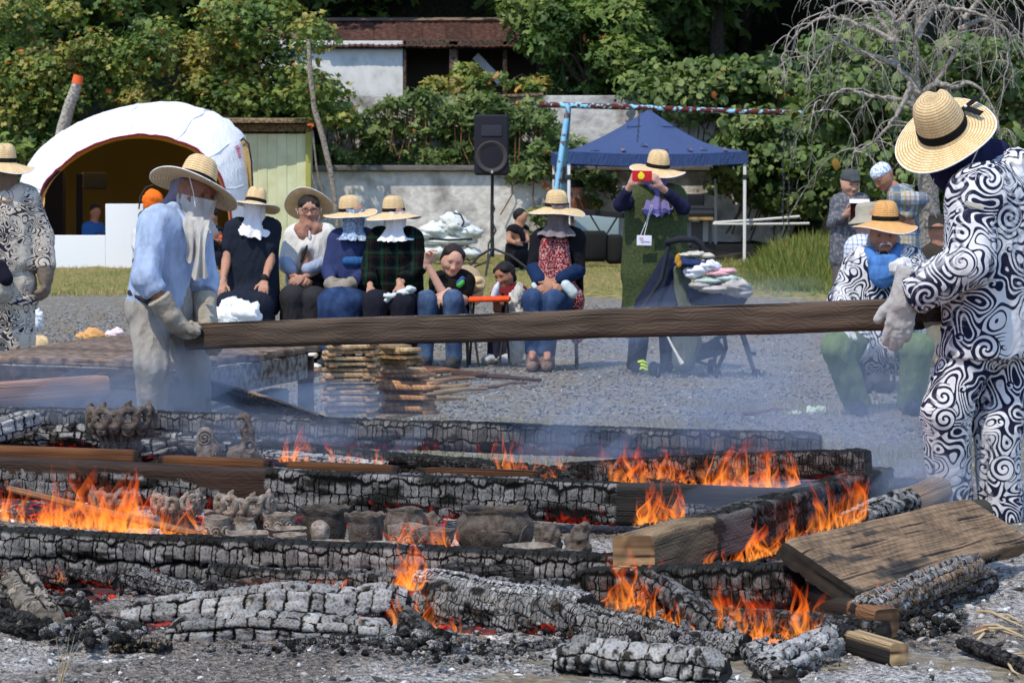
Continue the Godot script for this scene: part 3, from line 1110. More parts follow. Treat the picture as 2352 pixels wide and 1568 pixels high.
	st.col = Color(0.62, 0.53, 0.36)
	st.bar(P(622, 277, 44.1), P(622, 272, 47.0), 1.55, 0.07)
	part("roof", st, M["weathered"], s)
	tent()
	gazebo()

func curve_at(pts: Array, t: float) -> Vector3:
	# smooth curve through points
	var x := t * (pts.size() - 1)
	var k := mini(int(x), pts.size() - 2)
	var f := x - k
	var p0: Vector3 = pts[maxi(k - 1, 0)]
	var p1: Vector3 = pts[k]
	var p2: Vector3 = pts[k + 1]
	var p3: Vector3 = pts[mini(k + 2, pts.size() - 1)]
	return p1.cubic_interpolate(p2, p0, p3, f)

func path(d: float, px: Array) -> Array:
	var o := []
	for k in range(0, px.size(), 2):
		o.append(P(px[k], px[k + 1], d))
	return o

func tent() -> void:
	var t := thing("barrel_tent", "white arched canvas tent with tan lining and open front", "tent", P(320, 620, 41.5))
	var nz := noise(60, 2.2, 3)
	var outer := path(43.0, [42, 540, 44, 470, 52, 405, 92, 340, 180, 280, 290, 244, 395, 234, 480, 254, 540, 288, 572, 335, 580, 420, 566, 510, 564, 560])
	var inner := path(41.3, [76, 560, 80, 490, 96, 432, 140, 380, 205, 336, 275, 312, 345, 309, 405, 322, 452, 342, 486, 376, 512, 420, 528, 480, 534, 560])
	var back := path(45.4, [96, 560, 98, 490, 112, 420, 150, 365, 210, 325, 280, 300, 350, 296, 410, 302, 460, 322, 500, 362, 530, 420, 540, 480, 545, 560])
	var side := func(u: float, w: float) -> Vector3:
		var q: Vector3 = curve_at(inner, u).lerp(curve_at(outer, u), w)
		var out := (q - P(320, 470, 42.0)).normalized()
		return q + out * (0.16 * sin(PI * w) + 0.035 * nz.get_noise_3dv(q * 2.0))
	var b := MB.new()
	b.col = Color(0.90, 0.92, 0.95)
	b.sheet(70, 12, side, Vector2(6, 1), true)
	part("canvas", b, M["canvas"], t)
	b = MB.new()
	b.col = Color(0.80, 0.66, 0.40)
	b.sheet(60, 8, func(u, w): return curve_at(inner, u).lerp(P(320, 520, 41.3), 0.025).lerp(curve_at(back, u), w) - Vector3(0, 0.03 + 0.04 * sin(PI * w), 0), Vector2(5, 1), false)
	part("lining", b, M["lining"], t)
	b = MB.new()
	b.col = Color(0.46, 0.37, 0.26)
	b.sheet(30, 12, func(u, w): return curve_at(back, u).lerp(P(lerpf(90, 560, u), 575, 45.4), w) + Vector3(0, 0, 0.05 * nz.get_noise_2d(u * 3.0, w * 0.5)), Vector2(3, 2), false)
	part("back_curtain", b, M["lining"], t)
	# red piping round the front arch
	b = MB.new()
	b.col = Color(0.24, 0.03, 0.06)
	var pp := []
	for k in 61:
		pp.append(side.call(k / 60.0, 0.0) + Vector3(0, -0.01, 0.02))
	b.tube(pp, [0.02], 6)
	part("piping", b, M["cloth"], t)
	for u in [0.16, 0.3, 0.44, 0.58, 0.72, 0.85]:
		b = MB.new()
		b.col = Color(0.68, 0.70, 0.74)
		pp = []
		for k in 13:
			pp.append(side.call(u + 0.004 * sin(k * 1.1), k / 12.0))
		b.tube(pp, [0.012], 5, false)
		part("seam", b, M["cloth"], t)
	# small arched opening at the right end, its tan inner face and dark edge
	b = MB.new()
	b.col = Color(0.45, 0.33, 0.14)
	b.sheet(12, 10, func(u, w): return P(lerpf(lerpf(538, 548, smoothstep(0.0, 0.3, u)), lerpf(578, 556, smoothstep(0.75, 1.0, 1.0 - u)), w), lerpf(520, 318 + 26 * pow(absf(w - 0.4), 1.5) * 4.0, u), 42.6 - 0.5 * w), Vector2.ONE, false)
	part("side_flap", b, M["cloth"], t)
	b = MB.new()
	b.col = Color(0.03, 0.025, 0.03)
	b.tube([P(581, 540, 42.0), P(580, 440, 42.0), P(577, 370, 42.0), P(570, 330, 42.1), P(558, 318, 42.3), P(545, 328, 42.5)], [0.016], 6)
	part("flap_edge", b, M["cloth"], t)
	# white boards closing the lower front
	for q in [[100, 243, 540], [243, 330, 468]]:
		b = MB.new()
		b.col = Color(0.78, 0.80, 0.83)
		var lo := P(q[0], 625, 40.4)
		slab_between(b, lo, P(q[1], 625, 40.4), lo.y - 0.02, P(q[0], q[2], 40.4).y, 0.08, 0.01)
		part("front_board", b, M["plain"], t)
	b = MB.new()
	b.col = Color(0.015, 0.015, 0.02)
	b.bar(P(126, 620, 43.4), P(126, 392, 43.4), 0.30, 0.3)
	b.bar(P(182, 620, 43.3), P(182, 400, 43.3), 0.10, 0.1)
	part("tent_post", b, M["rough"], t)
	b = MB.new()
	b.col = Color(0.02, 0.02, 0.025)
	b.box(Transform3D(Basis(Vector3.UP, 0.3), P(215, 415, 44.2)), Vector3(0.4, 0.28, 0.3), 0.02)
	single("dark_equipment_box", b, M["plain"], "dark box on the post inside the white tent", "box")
	# red print on the canvas
	b = MB.new()
	b.col = Color(0.80, 0.22, 0.30)
	var pr := noise(61, 5.0, 2)
	for k in 5:
		var u := 0.735 + 0.008 * k
		b.sheet(3, 3, func(a, w): return side.call(u + a * 0.006, 0.42 + w * (0.08 + 0.05 * pr.get_noise_1d(k))) + Vector3(0.0, 0.004, 0.012), Vector2.ONE, true)
	part("red_print", b, M["cloth"], t)

func gazebo() -> void:
	var fl := P(1303, 347, 42.4)
	var fr := P(1716, 347, 42.6)
	var br := P(1648, 350, 45.6)
	var bl := P(1268, 350, 45.4)
	var top := P(1490, 250, 44.0)
	var t := thing("blue_gazebo", "navy blue pop-up gazebo with white legs in front of the wall", "gazebo", Vector3(top.x, gh(44.0), top.z))
	var cs := [fl, fr, br, bl]
	for k in 4:
		var a: Vector3 = cs[k]
		var b: Vector3 = cs[(k + 1) % 4]
		var m := MB.new()
		m.col = Color(0.055, 0.088, 0.195)
		m.sheet(17, 13, func(u, w): return a.lerp(b, u).lerp(top, w) + Vector3(0, -0.16 * sin(PI * w) * (0.7 + 0.3 * cos(TAU * u)) - 0.05 * sin(PI * u) * (1.0 - w), 0), Vector2(3, 3), false)
		part("canopy_panel", m, M["cloth"], t)
		m = MB.new()
		m.col = Color(0.045, 0.075, 0.19)
		m.sheet(17, 4, func(u, w): return a.lerp(b, u) + Vector3(0, -0.05 * sin(PI * u) - 0.2 * w, 0) + (a.lerp(b, u) - Vector3(top.x, a.y, top.z)) * (0.006 + 0.012 * w * sin(u * 40.0)), Vector2(3, 1), false)
		part("valance", m, M["cloth"], t)
		var leg := MB.new()
		leg.col = Color(0.72, 0.74, 0.76)
		var f := a.lerp(Vector3(top.x, a.y, top.z), 0.02)
		leg.bar(Vector3(f.x, gh(-f.z) - 0.02, f.z), f + Vector3(0, -0.06, 0), 0.05, 0.05, 0.006)
		var lg := part("leg", leg, M["plain"], t)
		var sl := MB.new()
		sl.col = Color(0.03, 0.03, 0.035)
		sl.box(Transform3D(Basis(), f + Vector3(0, -0.42, 0)), Vector3(0.07, 0.08, 0.07), 0.008)
		part("clamp", sl, M["plain"], lg)
		var tr := MB.new()
		tr.col = Color(0.4, 0.42, 0.44)
		tr.bar(a.lerp(Vector3(top.x, a.y, top.z), 0.05) + Vector3(0, -0.12, 0), b.lerp(Vector3(top.x, b.y, top.z), 0.05) + Vector3(0, -0.12, 0), 0.02, 0.03)
		part("truss_bar", tr, M["plain"], t)
	# seam line below the peak
	var sm := MB.new()
	sm.col = Color(0.03, 0.05, 0.14)
	sm.tube([fl.lerp(top, 0.72) + Vector3(0, -0.1, 0.02), fr.lerp(top, 0.72) + Vector3(0, -0.1, 0.02)], [0.008], 5)
	part("seam", sm, M["cloth"], t)
	for k in 7:
		var u: float = [0.12, 0.3, 0.42, 0.55, 0.7, 0.8, 0.9][k]
		var w: float = [0.1, 0.07, 0.22, 0.06, 0.08, 0.12, 0.05][k]
		var q := fl.lerp(fr, u).lerp(top, w) + Vector3(0, -0.16 * sin(PI * w) * (0.7 + 0.3 * cos(TAU * u)) - 0.05 * sin(PI * u) * (1.0 - w) + 0.03, 0.02)
		var m := MB.new()
		m.col = Color(0.42, 0.16, 0.06) * rng.randf_range(0.8, 1.4)
		m.sheet(4, 3, func(a, b): return q + Basis(Vector3.UP, k * 1.3) * Vector3((a - 0.5) * 0.13, 0.02 * sin(a * 3.0), (b - 0.5) * 0.09 * sin(PI * clampf(a, 0.1, 0.9))))
		single("fallen_leaf", m, M["leaf"], "brown fallen leaf lying on the blue gazebo roof, %s" % ["leftmost of seven", "second from the left", "highest on the canopy", "behind the straw hat crown", "right of the straw hat", "second from the right", "rightmost of seven"][k], "leaf", "fallen leaves on the gazebo")

# ---------------------------------------------------------------- plants
var leaf_mesh := {}

func make_leaves() -> void:
	# maple: five lobes; broad: round vine leaf; oval: small leaflet pair
	var m := MB.new()
	m.add(Vector3(0, 0, 0))
	for k in 11:
		var a := lerpf(-2.3, 2.3, k / 10.0)
		var r: float = [0.35, 0.22, 0.6, 0.26, 0.85, 0.3, 0.85, 0.26, 0.6, 0.22, 0.35][k] if true else 0.0
		r = [0.4, 0.25, 0.72, 0.3, 0.95, 0.36, 0.95, 0.3, 0.72, 0.25, 0.4][k] if k != 5 else 1.0
		m.add(Vector3(sin(a) * r, -0.12 * r * r, cos(a) * r))
	for k in 10:
		m.tri(0, k + 1, k + 2)
	leaf_mesh["maple"] = m.mesh()
	m = MB.new()
	m.add(Vector3(0, 0.05, -0.1))
	for k in 9:
		var a := lerpf(-2.75, 2.75, k / 8.0)
		m.add(Vector3(sin(a) * 0.62, -0.10 + 0.06 * cos(a * 2.0), 0.15 + cos(a) * (0.62 if k != 4 else 0.75)))
	for k in 8:
		m.tri(0, k + 1, k + 2)
	leaf_mesh["broad"] = m.mesh()
	m = MB.new()
	for s in [-1, 0, 1]:
		var x := Basis(Vector3.UP, s * 0.9)
		var b := m.add(x * Vector3(0, 0, 0.05))
		m.add(x * Vector3(-0.24, -0.05, 0.5))
		m.add(x * Vector3(0.24, -0.05, 0.5))
		m.add(x * Vector3(0, -0.14, 1.0))
		m.tri(b, b + 1, b + 2)
		m.tri(b + 1, b + 3, b + 2)
	leaf_mesh["oval"] = m.mesh()

# clumps: [centre, radii]; the leaves sit mostly in the outer part of each clump
func crown(parent: Node3D, clumps: Array, per: float, shape: String, size: float, cols: Array, m: String, face := 0.55) -> void:
	var xf := []
	var cs := []
	var nz := noise(int(rng.randi() % 1000), 0.9, 2)
	for c in clumps:
		var ce: Vector3 = c[0]
		var r: Vector3 = c[1]
		var n := int(per * (r.x * r.y + r.y * r.z + r.z * r.x) / 3.0)
		var tone := rng.randf()
		for k in n:
			var d := rdir()
			if d.y < 0.0 and rng.randf() < 0.35:
				d.y = -d.y
			var p := ce + d * r * pow(rng.randf(), 0.35)
			var nn := (d * 0.5 + Vector3(0, face, 0.15) + rdir() * 0.65).normalized()
			var fw := (rdir() + Vector3(0, -0.6, 0.2)).normalized()
			var x := fw.cross(nn).normalized()
			var s := size * (0.45 + 1.1 * pow(rng.randf(), 1.3))
			xf.append(Transform3D(Basis(x, nn, x.cross(nn)).scaled_local(Vector3.ONE * s), p))
			var q := clampf(0.5 + nz.get_noise_3dv(p) * 0.9 + (tone - 0.5) * 0.5 + rng.randf_range(-0.25, 0.25), 0.0, 0.999) * (cols.size() - 1)
			var c0: Color = cols[int(q)]
			var cc: Color = c0.lerp(cols[int(q) + 1], q - int(q))
			if c.size() > 2 and rng.randf() < c[2]:
				cc = Color(0.50, 0.13, 0.03) if rng.randf() < 0.5 else Color(0.42, 0.22, 0.05)
			cs.append(cc * rng.randf_range(0.75, 1.25))
	scatter("crown", leaf_mesh[shape], M[m], xf, cs, parent)

func spread(region: Array, n: int, d0: float, d1: float, r0: float, r1: float, accent := 0.0) -> Array:
	# region: ellipses [px, py, half width, half height] in which clump centres are strewn
	var o := []
	for k in n:
		var e: Array = region[k % region.size()]
		var a := rng.randf() * TAU
		var q := sqrt(rng.randf())
		var r := rng.randf_range(r0, r1)
		o.append([P(e[0] + cos(a) * q * e[2], e[1] + sin(a) * q * e[3], rng.randf_range(d0, d1)), Vector3(r * rng.randf_range(0.9, 1.4), r * rng.randf_range(0.55, 0.9), r), accent])
	return o

func limbs(parent: Node3D, base: Vector3, fork: Vector3, clumps: Array, every: int, r: float, c: Color) -> void:
	var b := MB.new()
	b.col = c
	b.tube([base, base.lerp(fork, 0.5) + rdir() * 0.12, fork], [r, r * 0.8, r * 0.65], 9)
	part("trunk", b, M["bark"], parent)
	b = MB.new()
	b.col = c
	for k in range(0, clumps.size(), every):
		var e: Vector3 = clumps[k][0]
		var mid := fork.lerp(e, 0.5) + Vector3(0, 0.2, 0) + rdir() * 0.15
		b.tube([fork, fork.lerp(mid, 0.5) + rdir() * 0.05, mid, e], [r * 0.45, r * 0.3, r * 0.2, r * 0.08], 5, false)
	part("limbs", b, M["bark"], parent, "stuff")

func vegetation() -> void:
	make_leaves()
	var maple := [Color(0.049, 0.096, 0.018), Color(0.090, 0.147, 0.026), Color(0.141, 0.198, 0.036), Color(0.218, 0.237, 0.045), Color(0.301, 0.256, 0.064)]
	var green := [Color(0.045, 0.090, 0.020), Color(0.077, 0.141, 0.031), Color(0.115, 0.186, 0.038), Color(0.179, 0.230, 0.054)]
	var vine := [Color(0.051, 0.090, 0.023), Color(0.090, 0.141, 0.036), Color(0.128, 0.186, 0.054), Color(0.192, 0.237, 0.077)]
	# --- maples on the left
	var t := thing("maple_tree", "large maple with orange-tinged leaves above the shed and tent", "tree", P(470, 590, 46.5))
	var cl := spread([[330, 60, 300, 90], [600, 150, 150, 110], [420, 190, 250, 60], [660, 220, 110, 60], [560, 60, 130, 80]], 62, 45.0, 47.3, 0.35, 0.62, 0.022)
	limbs(t, P(470, 590, 46.5), P(455, 290, 46.6), cl, 4, 0.16, Color(0.20, 0.17, 0.15))
	crown(t, cl, 1050.0, "maple", 0.082, maple, "leaf")
	t = thing("maple_tree", "maple at the far left edge, olive leaves above the tent's left side", "tree", P(60, 590, 46.8))
	cl = spread([[80, 90, 170, 110], [40, 210, 120, 70], [180, 180, 120, 80]], 34, 45.4, 47.6, 0.35, 0.6, 0.012)
	limbs(t, P(60, 590, 46.8), P(75, 290, 46.9), cl, 4, 0.15, Color(0.20, 0.17, 0.15))
	crown(t, cl, 1050.0, "maple", 0.080, maple, "leaf")
	t = thing("leafy_shrub", "leafy shrub left of the white tent", "shrub", P(20, 600, 45.6))
	cl = spread([[20, 340, 60, 90], [90, 300, 90, 60], [-30, 420, 50, 90], [620, 240, 40, 20]].slice(0, 3), 18, 45.0, 46.4, 0.3, 0.5)
	limbs(t, P(20, 600, 45.6), P(25, 450, 45.6), cl, 3, 0.06, Color(0.12, 0.1, 0.08))
	crown(t, cl, 800.0, "oval", 0.11, green, "leaf")
	t = thing("drooping_branches", "leafy maple branches hanging before the plaster wall's left end", "tree", P(735, 595, 44.2))
	cl = spread([[715, 130, 45, 90], [735, 235, 55, 50], [690, 230, 60, 50], [760, 265, 40, 30]], 20, 43.7, 44.7, 0.2, 0.36, 0.015)
	var b := MB.new()
	b.col = Color(0.42, 0.38, 0.33)
	b.tube(path(43.6, [708, 90, 712, 170, 722, 250, 742, 320, 758, 390, 766, 440, 774, 500, 778, 600]), [0.035, 0.045, 0.05, 0.05, 0.05, 0.045, 0.04, 0.05], 7)
	part("trunk", b, M["bark"], t)
	b = MB.new()
	b.col = Color(0.36, 0.33, 0.29)
	b.tube(path(43.5, [716, 400, 728, 440, 742, 480, 752, 520, 760, 600]), [0.015], 5)
	b.tube(path(43.9, [718, 300, 726, 380, 734, 420, 757, 490]), [0.018], 5)
	part("stem", b, M["bark"], t, "stuff")
	crown(t, cl, 1000.0, "maple", 0.080, maple, "leaf")
	# sawn pale branch with an orange painted end
	t = thing("sawn_branch", "pale sawn branch with an orange painted end above the tent", "branch", P(150, 600, 44.6))
	b = MB.new()
	b.col = Color(0.68, 0.65, 0.61)
	b.tube([P(120, 420, 44.6), P(145, 290, 44.4), P(160, 238, 44.3), P(172, 205, 44.2), P(177, 188, 44.2)], [0.12, 0.11, 0.10, 0.09, 0.085], 10)
	part("wood", b, M["bark"], t)
	b = MB.new()
	b.col = Color(0.75, 0.13, 0.04)
	b.tube([P(175.5, 192, 44.2), P(180, 173, 44.2)], [0.093, 0.085], 10)
	part("painted_end", b, M["rough"], t)
	# --- green trees right of the old house
	t = thing("broadleaf_tree", "sunlit green tree beside the old house roof", "tree", P(1350, 300, 49.0))
	cl = spread([[1330, 80, 110, 90], [1270, 40, 80, 50], [1390, 160, 110, 70], [1440, 80, 70, 80]], 46, 48.0, 50.5, 0.32, 0.6, 0.004)
	limbs(t, P(1360, 330, 49.0), P(1350, 200, 49.2), cl, 4, 0.13, Color(0.16, 0.13, 0.1))
	crown(t, cl, 1050.0, "oval", 0.115, green, "leaf")
	t = thing("creeping_shrub", "low bright shrub on the terrace edge under the broken board", "shrub", P(1120, 222, 47.3))
	cl = spread([[1110, 195, 80, 14], [1040, 200, 60, 12], [1090, 170, 40, 30], [1230, 195, 40, 14]], 20, 47.2, 48.4, 0.14, 0.26, 0.02)
	limbs(t, P(1120, 225, 47.6), P(1115, 205, 47.6), cl, 3, 0.02, Color(0.2, 0.15, 0.1))
	crown(t, cl, 900.0, "oval", 0.11, maple, "leaf")
	# --- climbing vines on the walls, each hanging mass a plant
	for q in [["thick climbing vine over the terrace wall behind the loudspeaker", [[1180, 260, 110, 45], [1080, 290, 70, 60], [1230, 330, 60, 50]], 44, 0.004, 47.0],
			["climbing vine trailing down the middle of the terrace wall", [[960, 270, 110, 45], [920, 330, 60, 50], [1010, 350, 60, 45]], 40, 0.004, 47.0],
			["sparse dark climbing vine on the pale wall beside the slim trunk", [[770, 300, 40, 70], [860, 310, 40, 60], [800, 370, 60, 25]], 22, 0.01, 47.0],
			["climbing vine with yellowing leaves beside the blue swing leg", [[1265, 300, 35, 60], [1300, 360, 40, 40], [1200, 390, 40, 15], [1330, 410, 40, 40]], 22, 0.015, 46.0]]:
		t = thing("climbing_vine", q[0], "vine", P(q[1][0][0], 395, q[4]))
		cl = spread(q[1], q[2], q[4] - 0.35, q[4] + 0.15, 0.16, 0.32, q[3])
		b = MB.new()
		b.col = Color(0.30, 0.17, 0.08)
		for k in range(0, cl.size(), 3):
			var e: Vector3 = cl[k][0]
			b.tube([e, e + Vector3(rng.randf_range(-0.1, 0.1), -0.4, 0.05), e + Vector3(rng.randf_range(-0.2, 0.2), -rng.randf_range(0.6, 1.0), 0.08)], [0.012], 4, false)
		part("stem", b, M["bark"], t, "stuff")
		crown(t, cl, 1150.0, "oval", 0.10, vine, "leaf", 0.25)
	for q in [[1238, 505, 0.2], [1345, 470, 0.3], [1400, 430, 0.25], [1215, 530, 0.12], [965, 560, 0.18]]:
		t = thing("wall_weed", "small weed growing from the low wall %s" % ["behind the loudspeaker stand", "between gazebo and loudspeaker", "under the gazebo's dark valance", "at the foot beside the loudspeaker stand", "behind the white-veiled seated women"][[1238, 1345, 1400, 1215, 965].find(q[0])], "weed", P(q[0], q[1] + 20, 45.6))
		cl = spread([[q[0], q[1], 14, 20]], 6, 45.5, 45.8, 0.08, q[2], 0.08)
		limbs(t, P(q[0], q[1] + 26, 45.7), P(q[0], q[1], 45.6), cl, 2, 0.01, Color(0.2, 0.2, 0.08))
		crown(t, cl, 900.0, "oval", 0.09, vine, "leaf")
	# --- big-leaved vines over the bank on the right
	for q in [["broad-leaved vines heaped above the gazebo's right corner", [[1600, 205, 120, 45], [1710, 220, 90, 60], [1560, 235, 90, 30]], 46, 46.2, 47.8],
			["broad-leaved vines behind the bare weeping tree's left branches", [[1820, 250, 100, 120], [1800, 400, 50, 70], [1890, 400, 100, 60], [1690, 400, 60, 70]], 64, 46.0, 47.6],
			["broad-leaved vines behind the bare weeping tree's trunk", [[2060, 160, 180, 90], [2030, 330, 150, 120], [1960, 240, 100, 80]], 64, 39.0, 42.0],
			["dark broad-leaved vines low on the bank right of the gazebo", [[1770, 400, 90, 70], [1860, 460, 110, 50], [1760, 330, 60, 50], [1960, 430, 80, 50]], 56, 44.6, 46.0],
			["broad-leaved vines at the right picture edge behind the patterned worker", [[2290, 330, 90, 140], [2300, 180, 90, 70], [2230, 420, 90, 60]], 44, 39.0, 41.5]]:
		t = thing("broadleaf_vine", q[0], "vine", P(q[1][0][0], 480, q[3]))
		cl = spread(q[1], q[2], q[3], q[4], 0.3, 0.55, 0.004)
		b = MB.new()
		b.col = Color(0.2, 0.16, 0.1)
		for k in range(0, cl.size(), 4):
			var e: Vector3 = cl[k][0]
			b.tube([e, e + Vector3(0.2, -0.3, 0), e + Vector3(rng.randf_range(-0.3, 0.3), -1.0, -0.3)], [0.015], 4, false)
		part("stem", b, M["bark"], t, "stuff")
		crown(t, cl, 620.0, "broad", 0.098, vine, "leaf", 0.4)
	# --- the wood on the hill: separate trees, more of them above the frame, whose crowns shade what lies below
	for k in 17:
		var px: float = [-150, 120, 380, 620, 790, 930, 1080, 1230, 1400, 1560, 1720, 1880, 2040, 2200, 2360, 2520, 1640][k]
		var d: float = [55, 57, 56, 57, 58, 60, 59, 60, 55, 57, 55, 57, 55, 57, 55, 57, 52][k]
		var where: String = ["far left edge", "left corner of the sky line", "left maple", "gap left of the old house", "left end of the old house roof", "left half of the old house roof", "middle of the old house roof", "right end of the old house roof", "sunlit green tree", "gazebo peak", "gazebo's right end", "left branches of the bare weeping tree", "crown of the bare weeping tree", "right side of the bare weeping tree", "straw hat of the patterned worker", "right picture edge", "heaped vines above the gazebo"][k]
		t = thing("forest_tree", "dark forest tree on the hill above the %s" % where, "tree", P(px, 260, d), "trees on the wooded hill")
		var c := P(px, 20, d)
		cl = []
		for j in 44:
			var rd := rdir() * sqrt(rng.randf())
			if j < 20:
				cl.append([c + rd * Vector3(2.4, 3.2, 2.2) + Vector3(0, 1.6 if k > 3 and k < 8 else 0.4, 0), Vector3(1, 0.65, 1) * rng.randf_range(0.6, 1.0)])
			else:
				# the high crown, spreading out over the slope towards the light
				cl.append([Vector3(c.x, 9.6, c.z + 3.2) + rd * Vector3(2.8, 2.4, 4.4), Vector3(1.2, 0.7, 1.2) * rng.randf_range(0.8, 1.2)])
		limbs(t, Vector3(c.x, 2.5 + (d - 53.5) * 0.7, c.z), c + Vector3(0, 1.0, 0), cl, 3, 0.2, Color(0.07, 0.06, 0.05))
		crown(t, cl, 150.0, "oval", 0.22, green, "leaf")
	weeping_tree()

func weeping_tree() -> void:
	var t := thing("bare_weeping_tree", "leafless grey weeping tree with hanging twigs behind the patterned worker", "tree", P(2136, 560, 34.0))
	var c := Color(0.50, 0.475, 0.445)
	var b := MB.new()
	b.col = c * 0.75
	var trunk := path(34.0, [2140, 590, 2134, 450, 2125, 340, 2108, 215])
	b.tube(trunk, [0.17, 0.13, 0.12, 0.10], 10)
	part("trunk", b, M["bark"], t)
	var ls := [
		path(33.9, [2108, 215, 2085, 175, 2060, 150, 2056, 95, 2054, 40, 2062, -30]),
		path(34.3, [2108, 215, 2107, 150, 2106, 90, 2107, 20, 2112, -40]),
		path(34.4, [2108, 215, 2150, 190, 2195, 120, 2205, 70, 2215, 10, 2222, -40]),
		path(33.7, [2060, 150, 2030, 135, 1979, 118, 1950, 104, 1925, 85, 1905, 105, 1880, 140, 1850, 190]),
		path(33.5, [2056, 95, 2010, 70, 1960, 52, 1925, 40, 1880, 45, 1850, 62, 1822, 90, 1805, 120]),
		path(33.8, [2107, 90, 2130, 40, 2160, 15, 2200, 20, 2250, 30, 2290, 60, 2320, 130, 2330, 200]),
		path(34.2, [2205, 70, 2250, 45, 2290, 55, 2330, 90, 2370, 160]),
		path(33.6, [2125, 260, 2085, 235, 2040, 225, 1990, 218, 1950, 205, 1915, 215, 1880, 260]),
		path(33.4, [2095, 190, 2075, 240, 2040, 290, 2000, 330, 1960, 350]),
		path(33.5, [2054, 40, 2020, 10, 1970, 0, 1930, 10, 1890, 30]),
		path(34.0, [2150, 190, 2190, 200, 2230, 190, 2265, 220, 2290, 280, 2300, 330]),
		path(33.8, [2056, 95, 2020, 40, 1995, -10, 1975, -60]),
		path(34.3, [2107, 60, 2150, 0, 2170, -60]),
		path(34.1, [2215, 40, 2265, -10, 2320, -20, 2370, 30]),
		path(33.6, [2060, 60, 2090, 20, 2120, -10, 2180, -15, 2240, -10]),
	]
	for l in ls:
		b = MB.new()
		b.col = c
		var pts := []
		var rr := []
		for k in 25:
			pts.append(curve_at(l, k / 24.0) + rdir() * 0.015)
			rr.append(lerpf(0.05, 0.008, pow(k / 24.0, 0.6)))
		b.tube(pts, rr, 6)
		part("limb", b, M["bark"], t)
	# twigs that arch out and hang
	b = MB.new()
	for l in ls:
		for k in 11:
			var u := rng.randf_range(0.25, 1.0)
			var p: Vector3 = curve_at(l, u)
			var a := rng.randf() * TAU
			var dir := Vector3(cos(a), rng.randf_range(0.0, 0.7), sin(a) * 0.8)
			var step := rng.randf_range(0.04, 0.085)
			var n := rng.randi_range(9, 17)
			var pts := [p]
			var rr := [0.010]
			b.col = c * rng.randf_range(0.8, 1.25)
			for j in n:
				dir = (dir + Vector3(0, -0.20, 0) + rdir() * 0.24).normalized()
				p += dir * step
				pts.append(p)
				rr.append(lerpf(0.009, 0.003, float(j + 1) / n))
				if rng.randf() < 0.5 and j > 1:
					var d2 := (dir + rdir() * 0.9).normalized()
					var q := p
					var sub := [q]
					for z in rng.randi_range(3, 6):
						d2 = (d2 + Vector3(0, -0.25, 0) + rdir() * 0.35).normalized()
						q += d2 * step * 0.8
						sub.append(q)
					b.tube(sub, [0.0045, 0.004, 0.003, 0.0025], 3, false)
			b.tube(pts, rr, 4, false)
	part("twigs", b, M["bark"], t, "stuff")

# ---------------------------------------------------------------- things in the yard
func crumple(mb: MB, c: Vector3, r: Vector3, s: int, amp := 0.35, freq := 6.0) -> void:
	var b := MB.new()
	b.col = mb.col
	b.ball(c, r, 16, 24)
	var nz := noise(s, 1.0, 3)
	nz.fractal_type = FastNoiseLite.FRACTAL_RIDGED
	b.bulge(-amp * minf(r.x, r.y), nz, Vector3.ONE * freq)
	var o := mb.v.size()
	mb.v.append_array(b.v)
	mb.c.append_array(b.c)
	mb.t.append_array(b.t)
	for k in b.i:
		mb.i.append(k + o)

